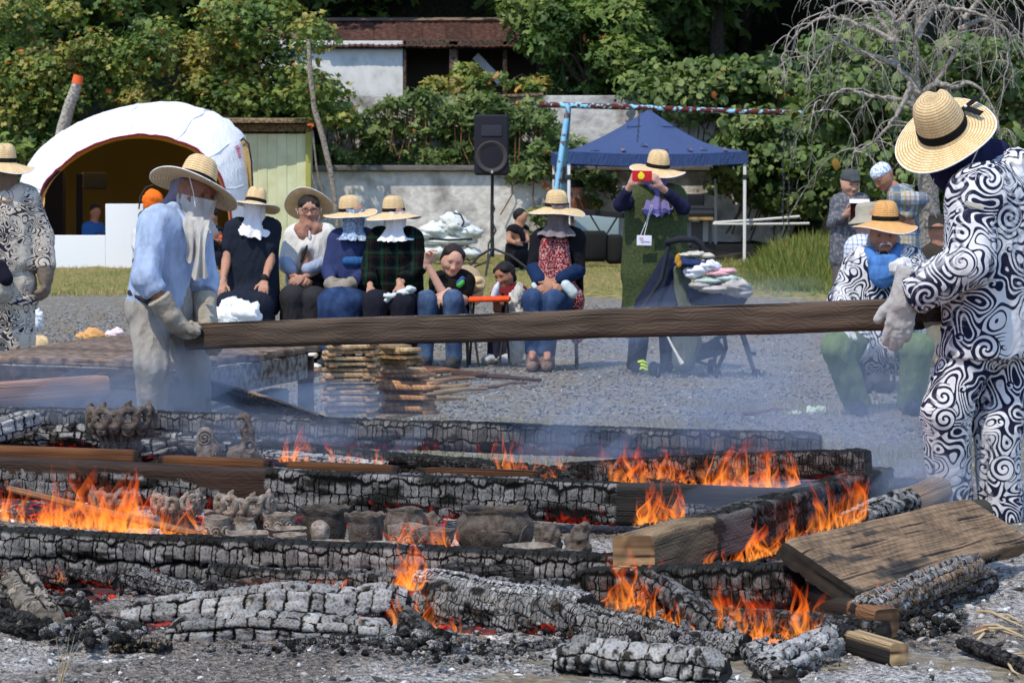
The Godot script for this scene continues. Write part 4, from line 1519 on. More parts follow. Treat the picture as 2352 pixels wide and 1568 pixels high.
func yard_things() -> void:
	var b: MB
	# loudspeaker on its tripod
	var sp := thing("loudspeaker", "tall black loudspeaker raised on a stand before the vines", "loudspeaker", P(1129, 400, 38.0))
	b = MB.new()
	b.col = Color(0.012, 0.013, 0.022)
	var c := P(1129, 333, 38.2)
	b.box(Transform3D(Basis(), c), Vector3(0.505, 0.875, 0.42), 0.03)
	part("cabinet", b, M["plain"], sp)
	b = MB.new()
	b.col = Color(0.05, 0.045, 0.045)
	var ce := P(1129, 360, 37.98)
	b.lathe(Transform3D(Basis(Vector3.RIGHT, PI / 2), ce), [Vector2(0.235, -0.02), Vector2(0.235, 0.012), Vector2(0.215, 0.02), Vector2(0.19, 0.0), Vector2(0.07, -0.06), Vector2(0.06, -0.03), Vector2(0.0, -0.02)], 32)
	part("woofer", b, M["plain"], sp)
	b = MB.new()
	b.col = Color(0.03, 0.03, 0.045)
	b.box(Transform3D(Basis(), P(1129, 300, 37.985)), Vector3(0.3, 0.16, 0.02), 0.01)
	part("horn", b, M["plain"], sp)
	b = MB.new()
	b.col = Color(0.5, 0.5, 0.5)
	b.ball(P(1130, 395, 37.97), Vector3(0.022, 0.022, 0.01))
	part("badge", b, M["plain"], sp)
	var st := thing("speaker_stand", "black tripod stand carrying the loudspeaker", "stand", P(1131, 640, 38.2))
	b = MB.new()
	b.col = Color(0.02, 0.02, 0.022)
	b.tube([P(1131, 402, 38.2), P(1130, 490, 38.2), P(1131, 590, 38.2)], [0.022, 0.026, 0.03], 8)
	part("pole", b, M["plain"], st)
	for q in [[1131, 500, 1068, 622, 37.6], [1131, 505, 1113, 645, 37.0], [1131, 505, 1214, 618, 37.9]]:
		b = MB.new()
		b.col = Color(0.03, 0.03, 0.032)
		b.tube([P(1131, 570, 38.2), P((1131 + q[2]) * 0.5, lerpf(570, q[3], 0.35), lerpf(38.2, q[4], 0.5)), P(q[2], q[3], q[4])], [0.018], 6)
		part("leg", b, M["plain"], st)
	b = MB.new()
	b.col = Color(0.03, 0.03, 0.03)
	b.tube([P(1131, 465, 38.15), P(1136, 480, 38.1), P(1128, 500, 38.1), P(1139, 530, 38.0), P(1122, 560, 38.0), P(1120, 600, 37.9), P(1085, 615, 37.9)], [0.014], 6)
	single("coiled_cable", b, M["plain"], "black cable hanging down the loudspeaker stand", "cable")
	# swing frame of flaking blue pipe
	var sw := thing("swing_frame", "old swing frame of flaking sky-blue and rusty pipe", "swing", P(1500, 600, 41.0))
	b = MB.new()
	b.tube([P(1238, 240, 41.0), P(1450, 246, 41.0), P(1700, 256, 41.0), P(1985, 262, 41.0)], [0.045], 12)
	part("top_bar", b, M["pipe_rust"], sw)
	for q in [[1306, 240, 1272, 470, 40.2], [1306, 240, 1290, 470, 42.4], [1962, 258, 1976, 520, 40.4], [1962, 258, 1955, 520, 42.0]]:
		b = MB.new()
		b.tube([P(q[0], q[1], 41.0), P(lerpf(q[0], q[2], 0.5), lerpf(q[1], q[3], 0.5), lerpf(41.0, q[4], 0.5)), P(q[2], q[3], q[4]), P(q[2] + (q[2] - q[0]) * 0.5, q[3] + 130, q[4] + (q[4] - 41.0) * 0.4)], [0.047], 10)
		part("leg", b, M["pipe_blue"], sw)
	for q in [[1466, 250, 330], [1800, 300, 540], [1812, 300, 540]]:
		b = MB.new()
		b.col = Color(0.25, 0.26, 0.28)
		for k in int((q[2] - q[1]) / 6.5):
			var p := P(q[0] + sin(k * 0.4) * 1.5, q[1] + k * 6.5, 41.0)
			var lk := []
			for j in 9:
				var a := TAU * j / 8
				lk.append(p + Basis(Vector3.UP, (k % 2) * PI / 2) * Vector3(cos(a) * 0.013, sin(a) * 0.027, 0))
			b.tube(lk, [0.006], 4, false)
		part("chain", b, M["steel"], sw)
	# white rails right of the gazebo
	for q in [[1640, 511, 1838, 497, "upper white rail sloping up beside the gazebo leg"], [1638, 514, 1860, 513, "lower level white rail beside the gazebo leg"]]:
		b = MB.new()
		b.col = Color(0.62, 0.64, 0.65)
		b.tube([P(q[0], q[1], 43.0), P((q[0] + q[2]) * 0.5, (q[1] + q[3]) * 0.5 + 1, 42.8), P(q[2], q[3], 42.6)], [0.022], 7)
		single("white_rail", b, M["plain"], q[4], "rail", "")
	# under the gazebo: keyboard, black cases, mixing table
	var kb := thing("keyboard_stand", "black keyboard on a folding stand under the gazebo", "keyboard", P(1390, 595, 42.0))
	b = MB.new()
	b.col = Color(0.012, 0.012, 0.014)
	b.bar(P(1338, 486, 42.0), P(1440, 495, 41.6), 0.3, 0.085)
	part("keyboard", b, M["plain"], kb)
	for q in [[1355, 600, 1420, 495], [1420, 600, 1355, 492]]:
		b = MB.new()
		b.col = Color(0.05, 0.05, 0.05)
		b.tube([P(q[0], q[1], 41.8), P(q[2], q[3], 41.8)], [0.016], 6)
		part("leg", b, M["plain"], kb)
	for q in [[1362, 565, 0.44, 0.48, "bulky black case on the lawn, left of two under the gazebo"], [1412, 572, 0.26, 0.46, "narrow black case beside the green-dressed photographer"]]:
		b = MB.new()
		b.col = Color(0.012, 0.012, 0.015)
		b.box(Transform3D(Basis(Vector3.UP, 0.25), P(q[0], q[1], 40.6)), Vector3(q[2], q[3], 0.35), 0.07)
		single("black_case", b, M["rough"], q[4], "case")
	b = MB.new()
	b.col = Color(0.25, 0.33, 0.37)
	b.box(Transform3D(Basis(Vector3.UP, -0.1), P(1372, 520, 42.6)), Vector3(0.75, 0.36, 0.3), 0.03)
	single("grey_amplifier", b, M["plain"], "blue-grey amplifier box behind the black keyboard", "amplifier")
	var tb := thing("mixing_table", "wooden-topped equipment table with grey boxes under the gazebo", "table", P(1603, 590, 42.0))
	b = MB.new()
	b.col = Color(0.42, 0.30, 0.13)
	b.bar(P(1562, 502, 42.0), P(1636, 502, 42.0), 0.6, 0.05)
	part("table_top", b, M["wood"], tb)
	for q in [1566, 1632]:
		b = MB.new()
		b.col = Color(0.1, 0.1, 0.1)
		b.bar(P(q, 505, 42.0), P(q, 600, 42.0), 0.05, 0.05)
		part("leg", b, M["plain"], tb)
	b = MB.new()
	b.col = Color(0.02, 0.02, 0.02)
	b.box(Transform3D(Basis(Vector3.RIGHT, 0.3), P(1604, 488, 41.9)), Vector3(0.5, 0.13, 0.4), 0.02)
	single("mixing_desk", b, M["plain"], "flat black mixing desk on the wooden-topped table", "mixer")
	b = MB.new()
	b.col = Color(0.01, 0.01, 0.012)
	b.box(Transform3D(Basis(), P(1596, 462, 42.4)), Vector3(0.3, 0.24, 0.2), 0.02)
	single("black_monitor", b, M["plain"], "small black box standing behind the mixing desk", "box")
	for k in 4:
		b = MB.new()
		b.col = [Color(0.16, 0.18, 0.20), Color(0.06, 0.06, 0.07), Color(0.24, 0.25, 0.27), Color(0.03, 0.03, 0.03)][k]
		b.box(Transform3D(Basis(Vector3.UP, 0.1), P([1578, 1600, 1618, 1624][k], [535, 540, 530, 570][k], 42.1)), Vector3([0.12, 0.2, 0.1, 0.22][k], [0.4, 0.42, 0.36, 0.16][k], 0.3), 0.015)
		single("equipment_box", b, M["plain"], ["slim grey box under the left end of the mixing table", "black upright box under the middle of the mixing table", "pale grey box under the right end of the mixing table", "low black box on the ground under the mixing table"][k], "box")
	b = MB.new()
	b.col = Color(0.22, 0.17, 0.14)
	slab_between(b, P(1625, 560, 44.2), P(1730, 560, 44.2), 0.45, 0.75, 0.3)
	slab_between(b, P(1620, 560, 43.6), P(1735, 560, 43.6), 0.42, 0.62, 0.3)
	single("concrete_step", b, M["concrete"], "brownish concrete step behind the gazebo's right legs", "step")
	# white sheet over a heap, with its black frame
	b = MB.new()
	b.col = Color(0.60, 0.64, 0.62)
	for q in [[1000, 532, 0.32, 0.16], [1040, 515, 0.25, 0.22], [1075, 535, 0.26, 0.13], [975, 540, 0.2, 0.1], [1030, 553, 0.5, 0.1], [1000, 580, 0.4, 0.14], [1060, 582, 0.36, 0.13]]:
		crumple(b, P(q[0], q[1], 41.6), Vector3(q[2], q[3], 0.25), int(q[0]), 0.5, 5.0)
	single("white_sheet_heap", b, M["cloth"], "crumpled white sheet over a heap beside the low wall", "sheet")
	b = MB.new()
	b.col = Color(0.015, 0.015, 0.018)
	b.tube([P(985, 548, 41.2), P(1030, 551, 41.2), P(1085, 549, 41.2)], [0.02], 6)
	b.tube([P(1042, 489, 41.3), P(1058, 493, 41.3), P(1066, 510, 41.3), P(1060, 520, 41.3)], [0.016], 6)
	single("black_hose", b, M["plain"], "black hose lying over the white sheet heap", "hose")
	# low wooden platform on the left with weathered boards
	var h := 0.45
	var A := Q(-60, 824, h)
	var B := Q(450, 839, h)
	var C := Q(702, 799, h)
	var Dd := Q(290, 775, h)
	var pf := thing("wooden_platform", "low weathered wooden platform behind the left beam carrier", "platform", Vector3((A.x + C.x) / 2, 0, (A.z + C.z) / 2))
	for k in 8:
		b = MB.new()
		b.col = Color(0.36, 0.30, 0.26) * rng.randf_range(0.7, 1.15)
		var u0 := k / 8.0 + 0.006
		var u1 := (k + 1) / 8.0 - 0.006
		b.bar(A.lerp(Dd, (u0 + u1) / 2), B.lerp(C, (u0 + u1) / 2) + Vector3(0.02 * (k % 2), rng.randf_range(-0.006, 0.006), 0), A.distance_to(Dd) * (u1 - u0), 0.045, 0.008)
		part("board", b, M["weathered"], pf)
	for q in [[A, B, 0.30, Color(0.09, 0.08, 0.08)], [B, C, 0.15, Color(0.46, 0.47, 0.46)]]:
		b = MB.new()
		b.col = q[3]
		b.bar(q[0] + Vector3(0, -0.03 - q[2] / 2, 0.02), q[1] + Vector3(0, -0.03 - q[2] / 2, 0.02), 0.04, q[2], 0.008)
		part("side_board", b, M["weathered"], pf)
	b = MB.new()
	b.col = Color(0.3, 0.31, 0.30)
	b.bar(B + Vector3(0.05, -0.33, 0.0), C + Vector3(-0.15, -0.33, 0.1), 0.12, 0.2, 0.01)
	part("lower_block", b, M["concrete"], pf)
	for k in 6:
		b = MB.new()
		b.col = Color(0.16, 0.12, 0.10)
		var p: Vector3 = A.lerp(B, k / 5.0) if k < 6 else C
		b.box(Transform3D(Basis(Vector3.UP, 0.2), Vector3(p.x, 0.2, p.z + 0.045)), Vector3(0.07, 0.4, 0.03), 0.006)
		part("post", b, M["weathered"], pf)
	for p in [C, Dd]:
		b = MB.new()
		b.col = Color(0.16, 0.12, 0.10)
		b.box(Transform3D(Basis(), Vector3(p.x, 0.2, p.z)), Vector3(0.09, 0.4, 0.09), 0.006)
		part("post", b, M["weathered"], pf)
	# stacked split wood
	var s1 := thing("board_stack", "tall neat stack of short split boards on the gravel", "stack", P(803, 957, 14.6))
	var y := 955.0
	var k := 0
	while y > 797.0:
		b = MB.new()
		b.col = Color(0.60, 0.45, 0.28) * rng.randf_range(0.75, 1.25)
		var off := rng.randf_range(-9, 9)
		b.bar(P(742 + off, y - 4, 14.6 + rng.randf_range(-0.05, 0.05)), P(866 + off + rng.randf_range(-8, 8), y - 4 + rng.randf_range(-2, 2), 14.6), 0.16, 0.021, 0.004)
		b.bulge(0.004, noise(k, 9.0, 2), Vector3.ONE)
		part("plank", b, M["wood"], s1)
		if k % 2 == 0:
			for q in [757, 845]:
				b = MB.new()
				b.col = Color(0.45, 0.30, 0.18) * rng.randf_range(0.6, 1.2)
				b.bar(P(q + off, y - 10, 14.7), P(q + off + 8, y - 10, 14.45), 0.05, 0.018, 0.003)
				part("plank", b, M["wood"], s1)
		y -= 13.0
		k += 1
	var s2 := thing("firewood_stack", "ragged stack of reddish split firewood beside the tall board stack", "stack", P(925, 950, 14.9))
	y = 950.0
	while y > 790.0:
		b = MB.new()
		var low := smoothstep(845.0, 870.0, y)
		b.col = Color(0.62, 0.46, 0.27).lerp(Color(0.56, 0.33, 0.17), low) * rng.randf_range(0.7, 1.25)
		var x1 := lerpf(938, 985, low) + rng.randf_range(-18, 22)
		b.bar(P(872 + rng.randf_range(-6, 8), y - 5, 14.9 + rng.randf_range(-0.1, 0.1)), P(x1, y - 5 + rng.randf_range(-7, 5), 14.7 + rng.randf_range(-0.2, 0.2)), 0.1 + 0.05 * rng.randf(), 0.024, 0.004)
		b.bulge(0.012, noise(k + 50, 7.0, 2), Vector3.ONE)
		part("plank", b, M["wood"], s2)
		y -= 8.5
		k += 1
	var sk := [[962, 858, 1060, 852, 0.022, "short reddish stick lying nearest the firewood stack", Color(0.50, 0.26, 0.14)], [1040, 856, 1242, 873, 0.02, "long dark stick pointing right from the firewood stack", Color(0.11, 0.06, 0.045)], [965, 895, 1075, 884, 0.026, "pale split stick in front of the firewood stack", Color(0.60, 0.40, 0.22)],
		[985, 905, 1118, 893, 0.018, "thin pale stick nearest the fire beside the firewood stack", Color(0.58, 0.42, 0.26)], [1700, 948, 1812, 940, 0.016, "thin brown stick on the gravel before the seated moustached man", Color(0.40, 0.25, 0.16)], [970, 845, 1120, 857, 0.018, "dark red stick behind the pale ones by the firewood stack", Color(0.20, 0.10, 0.07)]]
	for q in range(7):
		sk.append([[958, 880, 1090, 868, 0.02, "stick between the reddish and the pale ones by the firewood", Color(0.48, 0.30, 0.17)], [975, 918, 1070, 914, 0.017, "pale stick lying lowest before the firewood stack", Color(0.62, 0.45, 0.28)], [1000, 868, 1170, 862, 0.014, "thin dark twig beside the long dark stick", Color(0.14, 0.08, 0.05)],
			[880, 957, 985, 940, 0.022, "broken board end at the foot of the firewood stack", Color(0.55, 0.38, 0.22)], [700, 860, 748, 852, 0.02, "reddish stick left of the tall board stack", Color(0.55, 0.28, 0.16)], [705, 888, 752, 880, 0.018, "grey stick left of the tall board stack's foot", Color(0.34, 0.30, 0.27)], [1100, 890, 1210, 880, 0.012, "thin brown twig right of the pale split stick", Color(0.30, 0.18, 0.10)]][q])
	for q in sk:
		b = MB.new()
		b.col = q[6]
		var a := Q(q[0], q[1], 0.03)
		var e := Q(q[2], q[3], 0.02)
		b.tube([a, a.lerp(e, 0.3) + rdir() * 0.01, a.lerp(e, 0.65) + rdir() * 0.012, e], [q[4], q[4] * 1.1, q[4] * 0.9, q[4] * 0.6], 7)
		single("stick", b, M["wood"], q[5], "stick", "sticks by the firewood")
	# bags, sacks, litter
	var lst := [["white_sack", "crumpled white sack on the ground behind the carried beam", "sack", [[520, 728, 0.16, 0.10], [552, 722, 0.17, 0.12], [535, 708, 0.12, 0.09], [530, 765, 0.2, 0.16], [545, 820, 0.22, 0.17]], 19.0, Color(0.78, 0.80, 0.80)],
		["white_bag", "white plastic bag on the gravel beside the masked worker's leg", "bag", [[80, 742, 0.08, 0.10], [85, 726, 0.065, 0.08]], 26.0, Color(0.70, 0.74, 0.80)],
		["brown_cloth", "tan cloth heap lying behind the wooden platform", "cloth", [[212, 772, 0.13, 0.085], [190, 776, 0.085, 0.06]], 25.0, Color(0.60, 0.33, 0.13)],
		["pink_bag", "small pink and white bag behind the wooden platform", "bag", [[268, 764, 0.07, 0.05], [255, 768, 0.07, 0.045]], 25.0, Color(0.80, 0.62, 0.66)],
		["paper_bag", "grey paper bag beside the boy's red shirt", "bag", [[1182, 695, 0.06, 0.11], [1192, 675, 0.05, 0.09], [1186, 730, 0.07, 0.12], [1186, 800, 0.08, 0.14]], 21.2, Color(0.55, 0.56, 0.54)],
		["litter_bag", "white and green litter on the gravel before the moustached man", "litter", [[1828, 952, 0.05, 0.03], [1870, 948, 0.06, 0.045], [1885, 945, 0.05, 0.04], [1850, 957, 0.09, 0.015]], 16.2, Color(0.55, 0.66, 0.52)],
		["white_paper_bag", "white bag and paper between the platform and board stack", "bag", [[718, 815, 0.05, 0.03], [720, 838, 0.05, 0.02], [716, 800, 0.05, 0.02], [718, 842, 0.08, 0.03]], 21.3, Color(0.80, 0.78, 0.76)]]
	for q in lst:
		b = MB.new()
		b.col = q[5]
		for e in q[3]:
			crumple(b, P(e[0], e[1], q[4]), Vector3(e[2], e[3], e[2] * 0.8), int(e[0]), 0.45, 9.0 / maxf(e[2] * 6.0, 0.4))
		single(q[0], b, M["cloth"], q[1], q[2])
	# orange stool
	var so := thing("orange_stool", "folding stool with orange seat in front of the drinking boy", "stool", P(1123, 838, 21.0))
	b = MB.new()
	b.col = Color(0.72, 0.09, 0.025)
	var sc := P(1123, 687, 21.0)
	b.box(Transform3D(Basis(), sc), Vector3(0.34, 0.045, 0.3), 0.018)
	b.bulge(0.012, noise(5, 8.0, 2), Vector3.ONE)
	part("seat", b, M["cloth"], so)
	for q in [[1080, 1100, 0.12], [1166, 1146, 0.12], [1088, 1078, -0.12], [1160, 1170, -0.12]]:
		b = MB.new()
		b.col = Color(0.03, 0.03, 0.035)
		var a := P(q[0], 693, 21.0) + Vector3(0, 0, q[2])
		var e := P(q[1], 840, 21.0) + Vector3(0, 0, q[2])
		b.tube([a, e], [0.011], 6)
		part("leg", b, M["plain"], so)
	stroller()
	# orange round bag and mesh behind the left carrier
	var ob := thing("orange_bag", "orange round bag on a pole behind the left carrier's hat brim", "bag", P(338, 628, 40.0))
	b = MB.new()
	crumple(b, P(350, 460, 40.0), Vector3(0.17, 0.18, 0.14), 77, 0.15, 5.0)
	b.c.fill(Color(0.80, 0.16, 0.02))
	part("bag", b, M["cloth"], ob)
	b = MB.new()
	b.col = Color(0.03, 0.03, 0.03)
	b.tube([P(318, 480, 40.1), P(322, 450, 40.1), P(335, 430, 40.1), P(352, 424, 40.1)], [0.014], 5)
	part("rim_cord", b, M["plain"], ob)
	b = MB.new()
	b.col = Color(0.05, 0.05, 0.055)
	b.tube([P(338, 480, 40.1), P(338, 640, 40.1)], [0.018], 6)
	part("pole", b, M["plain"], ob)
	b = MB.new()
	b.col = Color(0.8, 0.12, 0.03)
	crumple(b, P(503, 545, 40.0), Vector3(0.09, 0.06, 0.08), 78, 0.2, 5.0)
	single("orange_hat", b, M["cloth"], "small orange-red cap in front of the tent's dark opening", "cap")
	b = MB.new()
	b.col = Color(0.85, 0.16, 0.05)
	crumple(b, P(499, 626, 39.0), Vector3(0.07, 0.035, 0.06), 79, 0.3, 5.0)
	single("orange_scrap", b, M["cloth"], "orange scrap lying on the lawn behind the black-dressed woman", "litter")

func stroller() -> void:
	var D := 20.0
	var t := thing("stroller", "black baby stroller with navy hood parked beside the photographer", "stroller", P(1600, 864, D))
	var b := MB.new()
	b.col = Color(0.02, 0.02, 0.028)
	b.tube([P(1536, 570, D + 0.2), P(1534, 556, D), P(1560, 549, D), P(1595, 550, D), P(1612, 562, D), P(1618, 580, D)], [0.024, 0.026, 0.026, 0.026, 0.024, 0.02], 8)
	part("handle", b, M["rough"], t)
	# frame tubes
	for q in [[1536, 566, 1520, 640, 1478, 705, 1462, 800, -0.1], [1618, 578, 1660, 740, 1668, 800, 1648, 850, 0.2], [1524, 700, 1590, 790, 1610, 800, 1650, 775, 0.25], [1650, 775, 1698, 755, 1712, 790, 1735, 860, -0.1], [1575, 770, 1600, 830, 1640, 840, 1650, 775, 0.0], [1690, 700, 1705, 760, 1722, 810, 1737, 812, 0.2]]:
		b = MB.new()
		b.col = Color(0.018, 0.02, 0.028)
		b.tube([P(q[0], q[1], D + q[8]), P(q[2], q[3], D + q[8]), P(q[4], q[5], D + q[8]), P(q[6], q[7], D + q[8])], [0.017], 7)
		part("frame_tube", b, M["plain"], t)
	# hood and seat cloth
	var sd := SD.new()
	sd.cap(P(1535, 600, D + 0.05), P(1500, 700, D + 0.1), 0.05, 0.13, 0.06)
	sd.cap(P(1500, 700, D + 0.1), P(1470, 718, D + 0.1), 0.1, 0.06, 0.06)
	sd.cap(P(1535, 600, D + 0.05), P(1545, 700, D), 0.045, 0.10, 0.06)
	b = MB.new()
	b.col = Color(0.018, 0.022, 0.04)
	sd.mesh(b, 0.016)
	b.bulge(0.012, noise(90, 4.0, 3), Vector3(1, 0.5, 1))
	part("hood", b, M["cloth"], t)
	sd = SD.new()
	sd.cap(P(1560, 620, D - 0.05), P(1570, 830, D), 0.05, 0.09, 0.05)
	sd.cap(P(1590, 690, D - 0.05), P(1590, 800, D), 0.05, 0.08, 0.05)
	b = MB.new()
	b.col = Color(0.10, 0.11, 0.085)
	sd.mesh(b, 0.016)
	b.bulge(0.015, noise(91, 4.0, 3), Vector3(1, 0.4, 1))
	part("seat_cover", b, M["cloth"], t)
	sd = SD.new()
	sd.cap(P(1610, 675, D - 0.1), P(1690, 680, D - 0.1), 0.10, 0.09, 0.05)
	sd.cap(P(1610, 672, D + 0.15), P(1690, 676, D + 0.15), 0.10, 0.09, 0.05)
	sd.cap(P(1620, 710, D), P(1680, 705, D), 0.08, 0.08, 0.05)
	b = MB.new()
	b.col = Color(0.02, 0.026, 0.05)
	sd.mesh(b, 0.016)
	b.bulge(0.01, noise(92, 4.0, 3), Vector3.ONE)
	part("basket", b, M["cloth"], t)
	sd = SD.new()
	sd.cap(P(1575, 815, D), P(1645, 800, D), 0.07, 0.06, 0.05)
	b = MB.new()
	b.col = Color(0.015, 0.017, 0.025)
	sd.mesh(b, 0.016)
	part("footrest", b, M["cloth"], t)
	for q in [[1508, 852, 0.15], [1500, 848, -0.2], [1648, 868, 0.12], [1636, 842, -0.15], [1738, 862, 0.1]]:
		b = MB.new()
		b.col = Color(0.015, 0.015, 0.017)
		var ce := P(q[0], q[1], D - q[2])
		var r := 0.062 if q[0] < 1700 else 0.05
		b.lathe(Transform3D(Basis(Vector3.FORWARD, PI / 2) * Basis(Vector3.RIGHT, 0.4), ce), [Vector2(r * 0.55, -0.018), Vector2(r * 0.9, -0.02), Vector2(r, -0.01), Vector2(r, 0.01), Vector2(r * 0.9, 0.02), Vector2(r * 0.55, 0.018), Vector2(r * 0.55, -0.018)], 20)
		var wheel := part("wheel", b, M["rough"], t)
		b = MB.new()
		b.col = Color(0.2, 0.2, 0.2)
		b.lathe(Transform3D(Basis(Vector3.FORWARD, PI / 2) * Basis(Vector3.RIGHT, 0.4), ce), [Vector2(0.0, -0.012), Vector2(r * 0.56, -0.012), Vector2(r * 0.56, 0.012), Vector2(0.0, 0.012)], 14)
		part("hub", b, M["plain"], wheel)
	b = MB.new()
	b.col = Color(0.72, 0.70, 0.62)
	b.tube([P(1530, 765, D - 0.2), P(1545, 795, D - 0.2), P(1556, 815, D - 0.2), P(1567, 835, D - 0.2)], [0.008, 0.01, 0.01, 0.02], 6)
	single("white_strap", b, M["cloth"], "white cord hanging down from the stroller seat", "strap")
	# the clothes piled on it
	var pile := [["folded grey and yellow cloths topmost on the stroller's pile", [[1575, 586, 0.05, 0.022], [1600, 584, 0.06, 0.025], [1625, 588, 0.05, 0.022]], Color(0.62, 0.58, 0.48)],
		["navy garment folded in the stroller's pile of clothes", [[1580, 604, 0.09, 0.04], [1620, 606, 0.08, 0.035]], Color(0.03, 0.05, 0.13)],
		["white shirt thrown over the stroller's pile", [[1600, 622, 0.08, 0.04], [1630, 612, 0.08, 0.05], [1595, 632, 0.06, 0.03], [1640, 624, 0.05, 0.03]], Color(0.80, 0.82, 0.90)],
		["pink cloth in the stroller's pile of clothes", [[1650, 628, 0.08, 0.028], [1670, 622, 0.06, 0.026]], Color(0.80, 0.45, 0.47)],
		["pale teal and yellow cloth low in the stroller's pile", [[1630, 645, 0.09, 0.026], [1670, 640, 0.08, 0.03]], Color(0.50, 0.62, 0.58)],
		["crumpled beige jacket hanging over the stroller basket", [[1640, 663, 0.10, 0.035], [1690, 658, 0.10, 0.06], [1700, 672, 0.08, 0.04], [1612, 655, 0.08, 0.03]], Color(0.50, 0.47, 0.44)],
		["mustard bottle pouch tucked by the stroller handle", [[1558, 598, 0.02, 0.045]], Color(0.55, 0.28, 0.04)]]
	var k := 0
	for q in pile:
		b = MB.new()
		b.col = q[2]
		for e in q[1]:
			crumple(b, P(e[0], e[1], D - 0.12 - 0.02 * k), Vector3(e[2] * 1.35, e[3] * 1.15, e[2] * 1.3), int(e[0]) + k, 0.5, 8.0)
		single("garment", b, M["thick_cloth"], q[0], "clothing" if k < 6 else "pouch")
		k += 1

# ---------------------------------------------------------------- people
var hat_parts := []
var skin_tone := Color(0.46, 0.25, 0.17)

func make_hats() -> void:
	for q in 4:
		var d: float = [0.018, 0.035, 0.005, 0.02][q]
		var b := MB.new()
		var prof := [Vector2(0.080, -0.002), Vector2(0.11, -0.004 - d * 0.1), Vector2(0.15, -0.006 - d * 0.5), Vector2(0.18, -0.006 - d * 0.8), Vector2(0.206, -0.006 - d), Vector2(0.2075, -d - 0.001), Vector2(0.206, -d + 0.002), Vector2(0.18, -d * 0.8 + 0.002), Vector2(0.15, -d * 0.5 + 0.002), Vector2(0.11, 0.002 - d * 0.1), Vector2(0.090, 0.005), Vector2(0.086, 0.012), Vector2(0.085, 0.04), Vector2(0.082, 0.07), Vector2(0.078, 0.095), Vector2(0.070, 0.117), Vector2(0.056, 0.131), Vector2(0.036, 0.137), Vector2(0.016, 0.136), Vector2(0.0005, 0.134)]
		if q == 3:
			for k in range(10, prof.size()):
				prof[k] = prof[k] * Vector2(1.16, 1.22)
		b.lathe(Transform3D(), prof, 56, 11.0, 42.0, Vector2(0.96, 1.06))
		var wave := func(p: Vector3) -> Vector3:
			var r := Vector2(p.x, p.z).length()
			var a := atan2(p.z, p.x)
			var k := pow(maxf(r - 0.085, 0.0) / 0.12, 2.0)
			p.y += k * (0.012 * sin(a * 2.0 + q * 1.9) + 0.006 * sin(a * 3.0 + q))
			if p.y > 0.06:
				var pin := smoothstep(0.06, 0.13, p.y)
				p.y -= 0.022 * pin * exp(-p.x * p.x / 0.0005) * smoothstep(-0.05, 0.06, p.z)
				p.x *= 1.0 - 0.16 * pin * smoothstep(-0.02, 0.07, p.z)
			return p
		for k in b.v.size():
			b.v[k] = wave.call(b.v[k])
		var bd := MB.new()
		bd.col = Color(0.012, 0.012, 0.014)
		var bw := Vector2(1.16, 1.22) if q == 3 else Vector2.ONE
		bd.lathe(Transform3D(), [Vector2(0.0885, 0.012) * bw, Vector2(0.0895, 0.016) * bw, Vector2(0.0875, 0.037) * bw, Vector2(0.0865, 0.04) * bw], 40, 1.0, 1.0, Vector2(0.96, 1.06))
		var ed := MB.new()
		ed.col = Color(0.74, 0.74, 0.76)
		var ring := []
		for k in 49:
			var a := TAU * k / 48
			ring.append(wave.call(Vector3(cos(a) * 0.207 * 0.96, -d - 0.002, sin(a) * 0.207 * 1.06)))
		ed.tube(ring, [0.0032], 5, false)
		hat_parts.append([b.mesh(), bd.mesh(), ed.mesh()])

func hat(parent: Node3D, at: Vector3, up: Vector3, s := 1.0, v := 0, turn := 0.0, edge := true) -> MeshInstance3D:
	up = up.normalized()
	var x := up.cross(Vector3(0, 0, 1)).normalized() * -1.0
	x = Vector3(0, 0, 1).cross(up).normalized() * -1.0
	var z := x.cross(up)
	var o := MeshInstance3D.new()
	o.name = numbered("straw_hat", parent)
	o.mesh = hat_parts[v][0]
	o.material_override = M["straw"]
	parent.add_child(o)
	o.transform = Transform3D(Basis(x, up, z) * Basis(Vector3.UP, turn) * Basis.from_scale(Vector3.ONE * s), at - (parent.position if parent != self else Vector3.ZERO))
	for k in [1, 2] if edge else [1]:
		var c := MeshInstance3D.new()
		c.name = ["", "hat_band", "brim_edge"][k]
		c.mesh = hat_parts[v][k]
		c.material_override = M["cloth"]
		o.add_child(c)
	return o

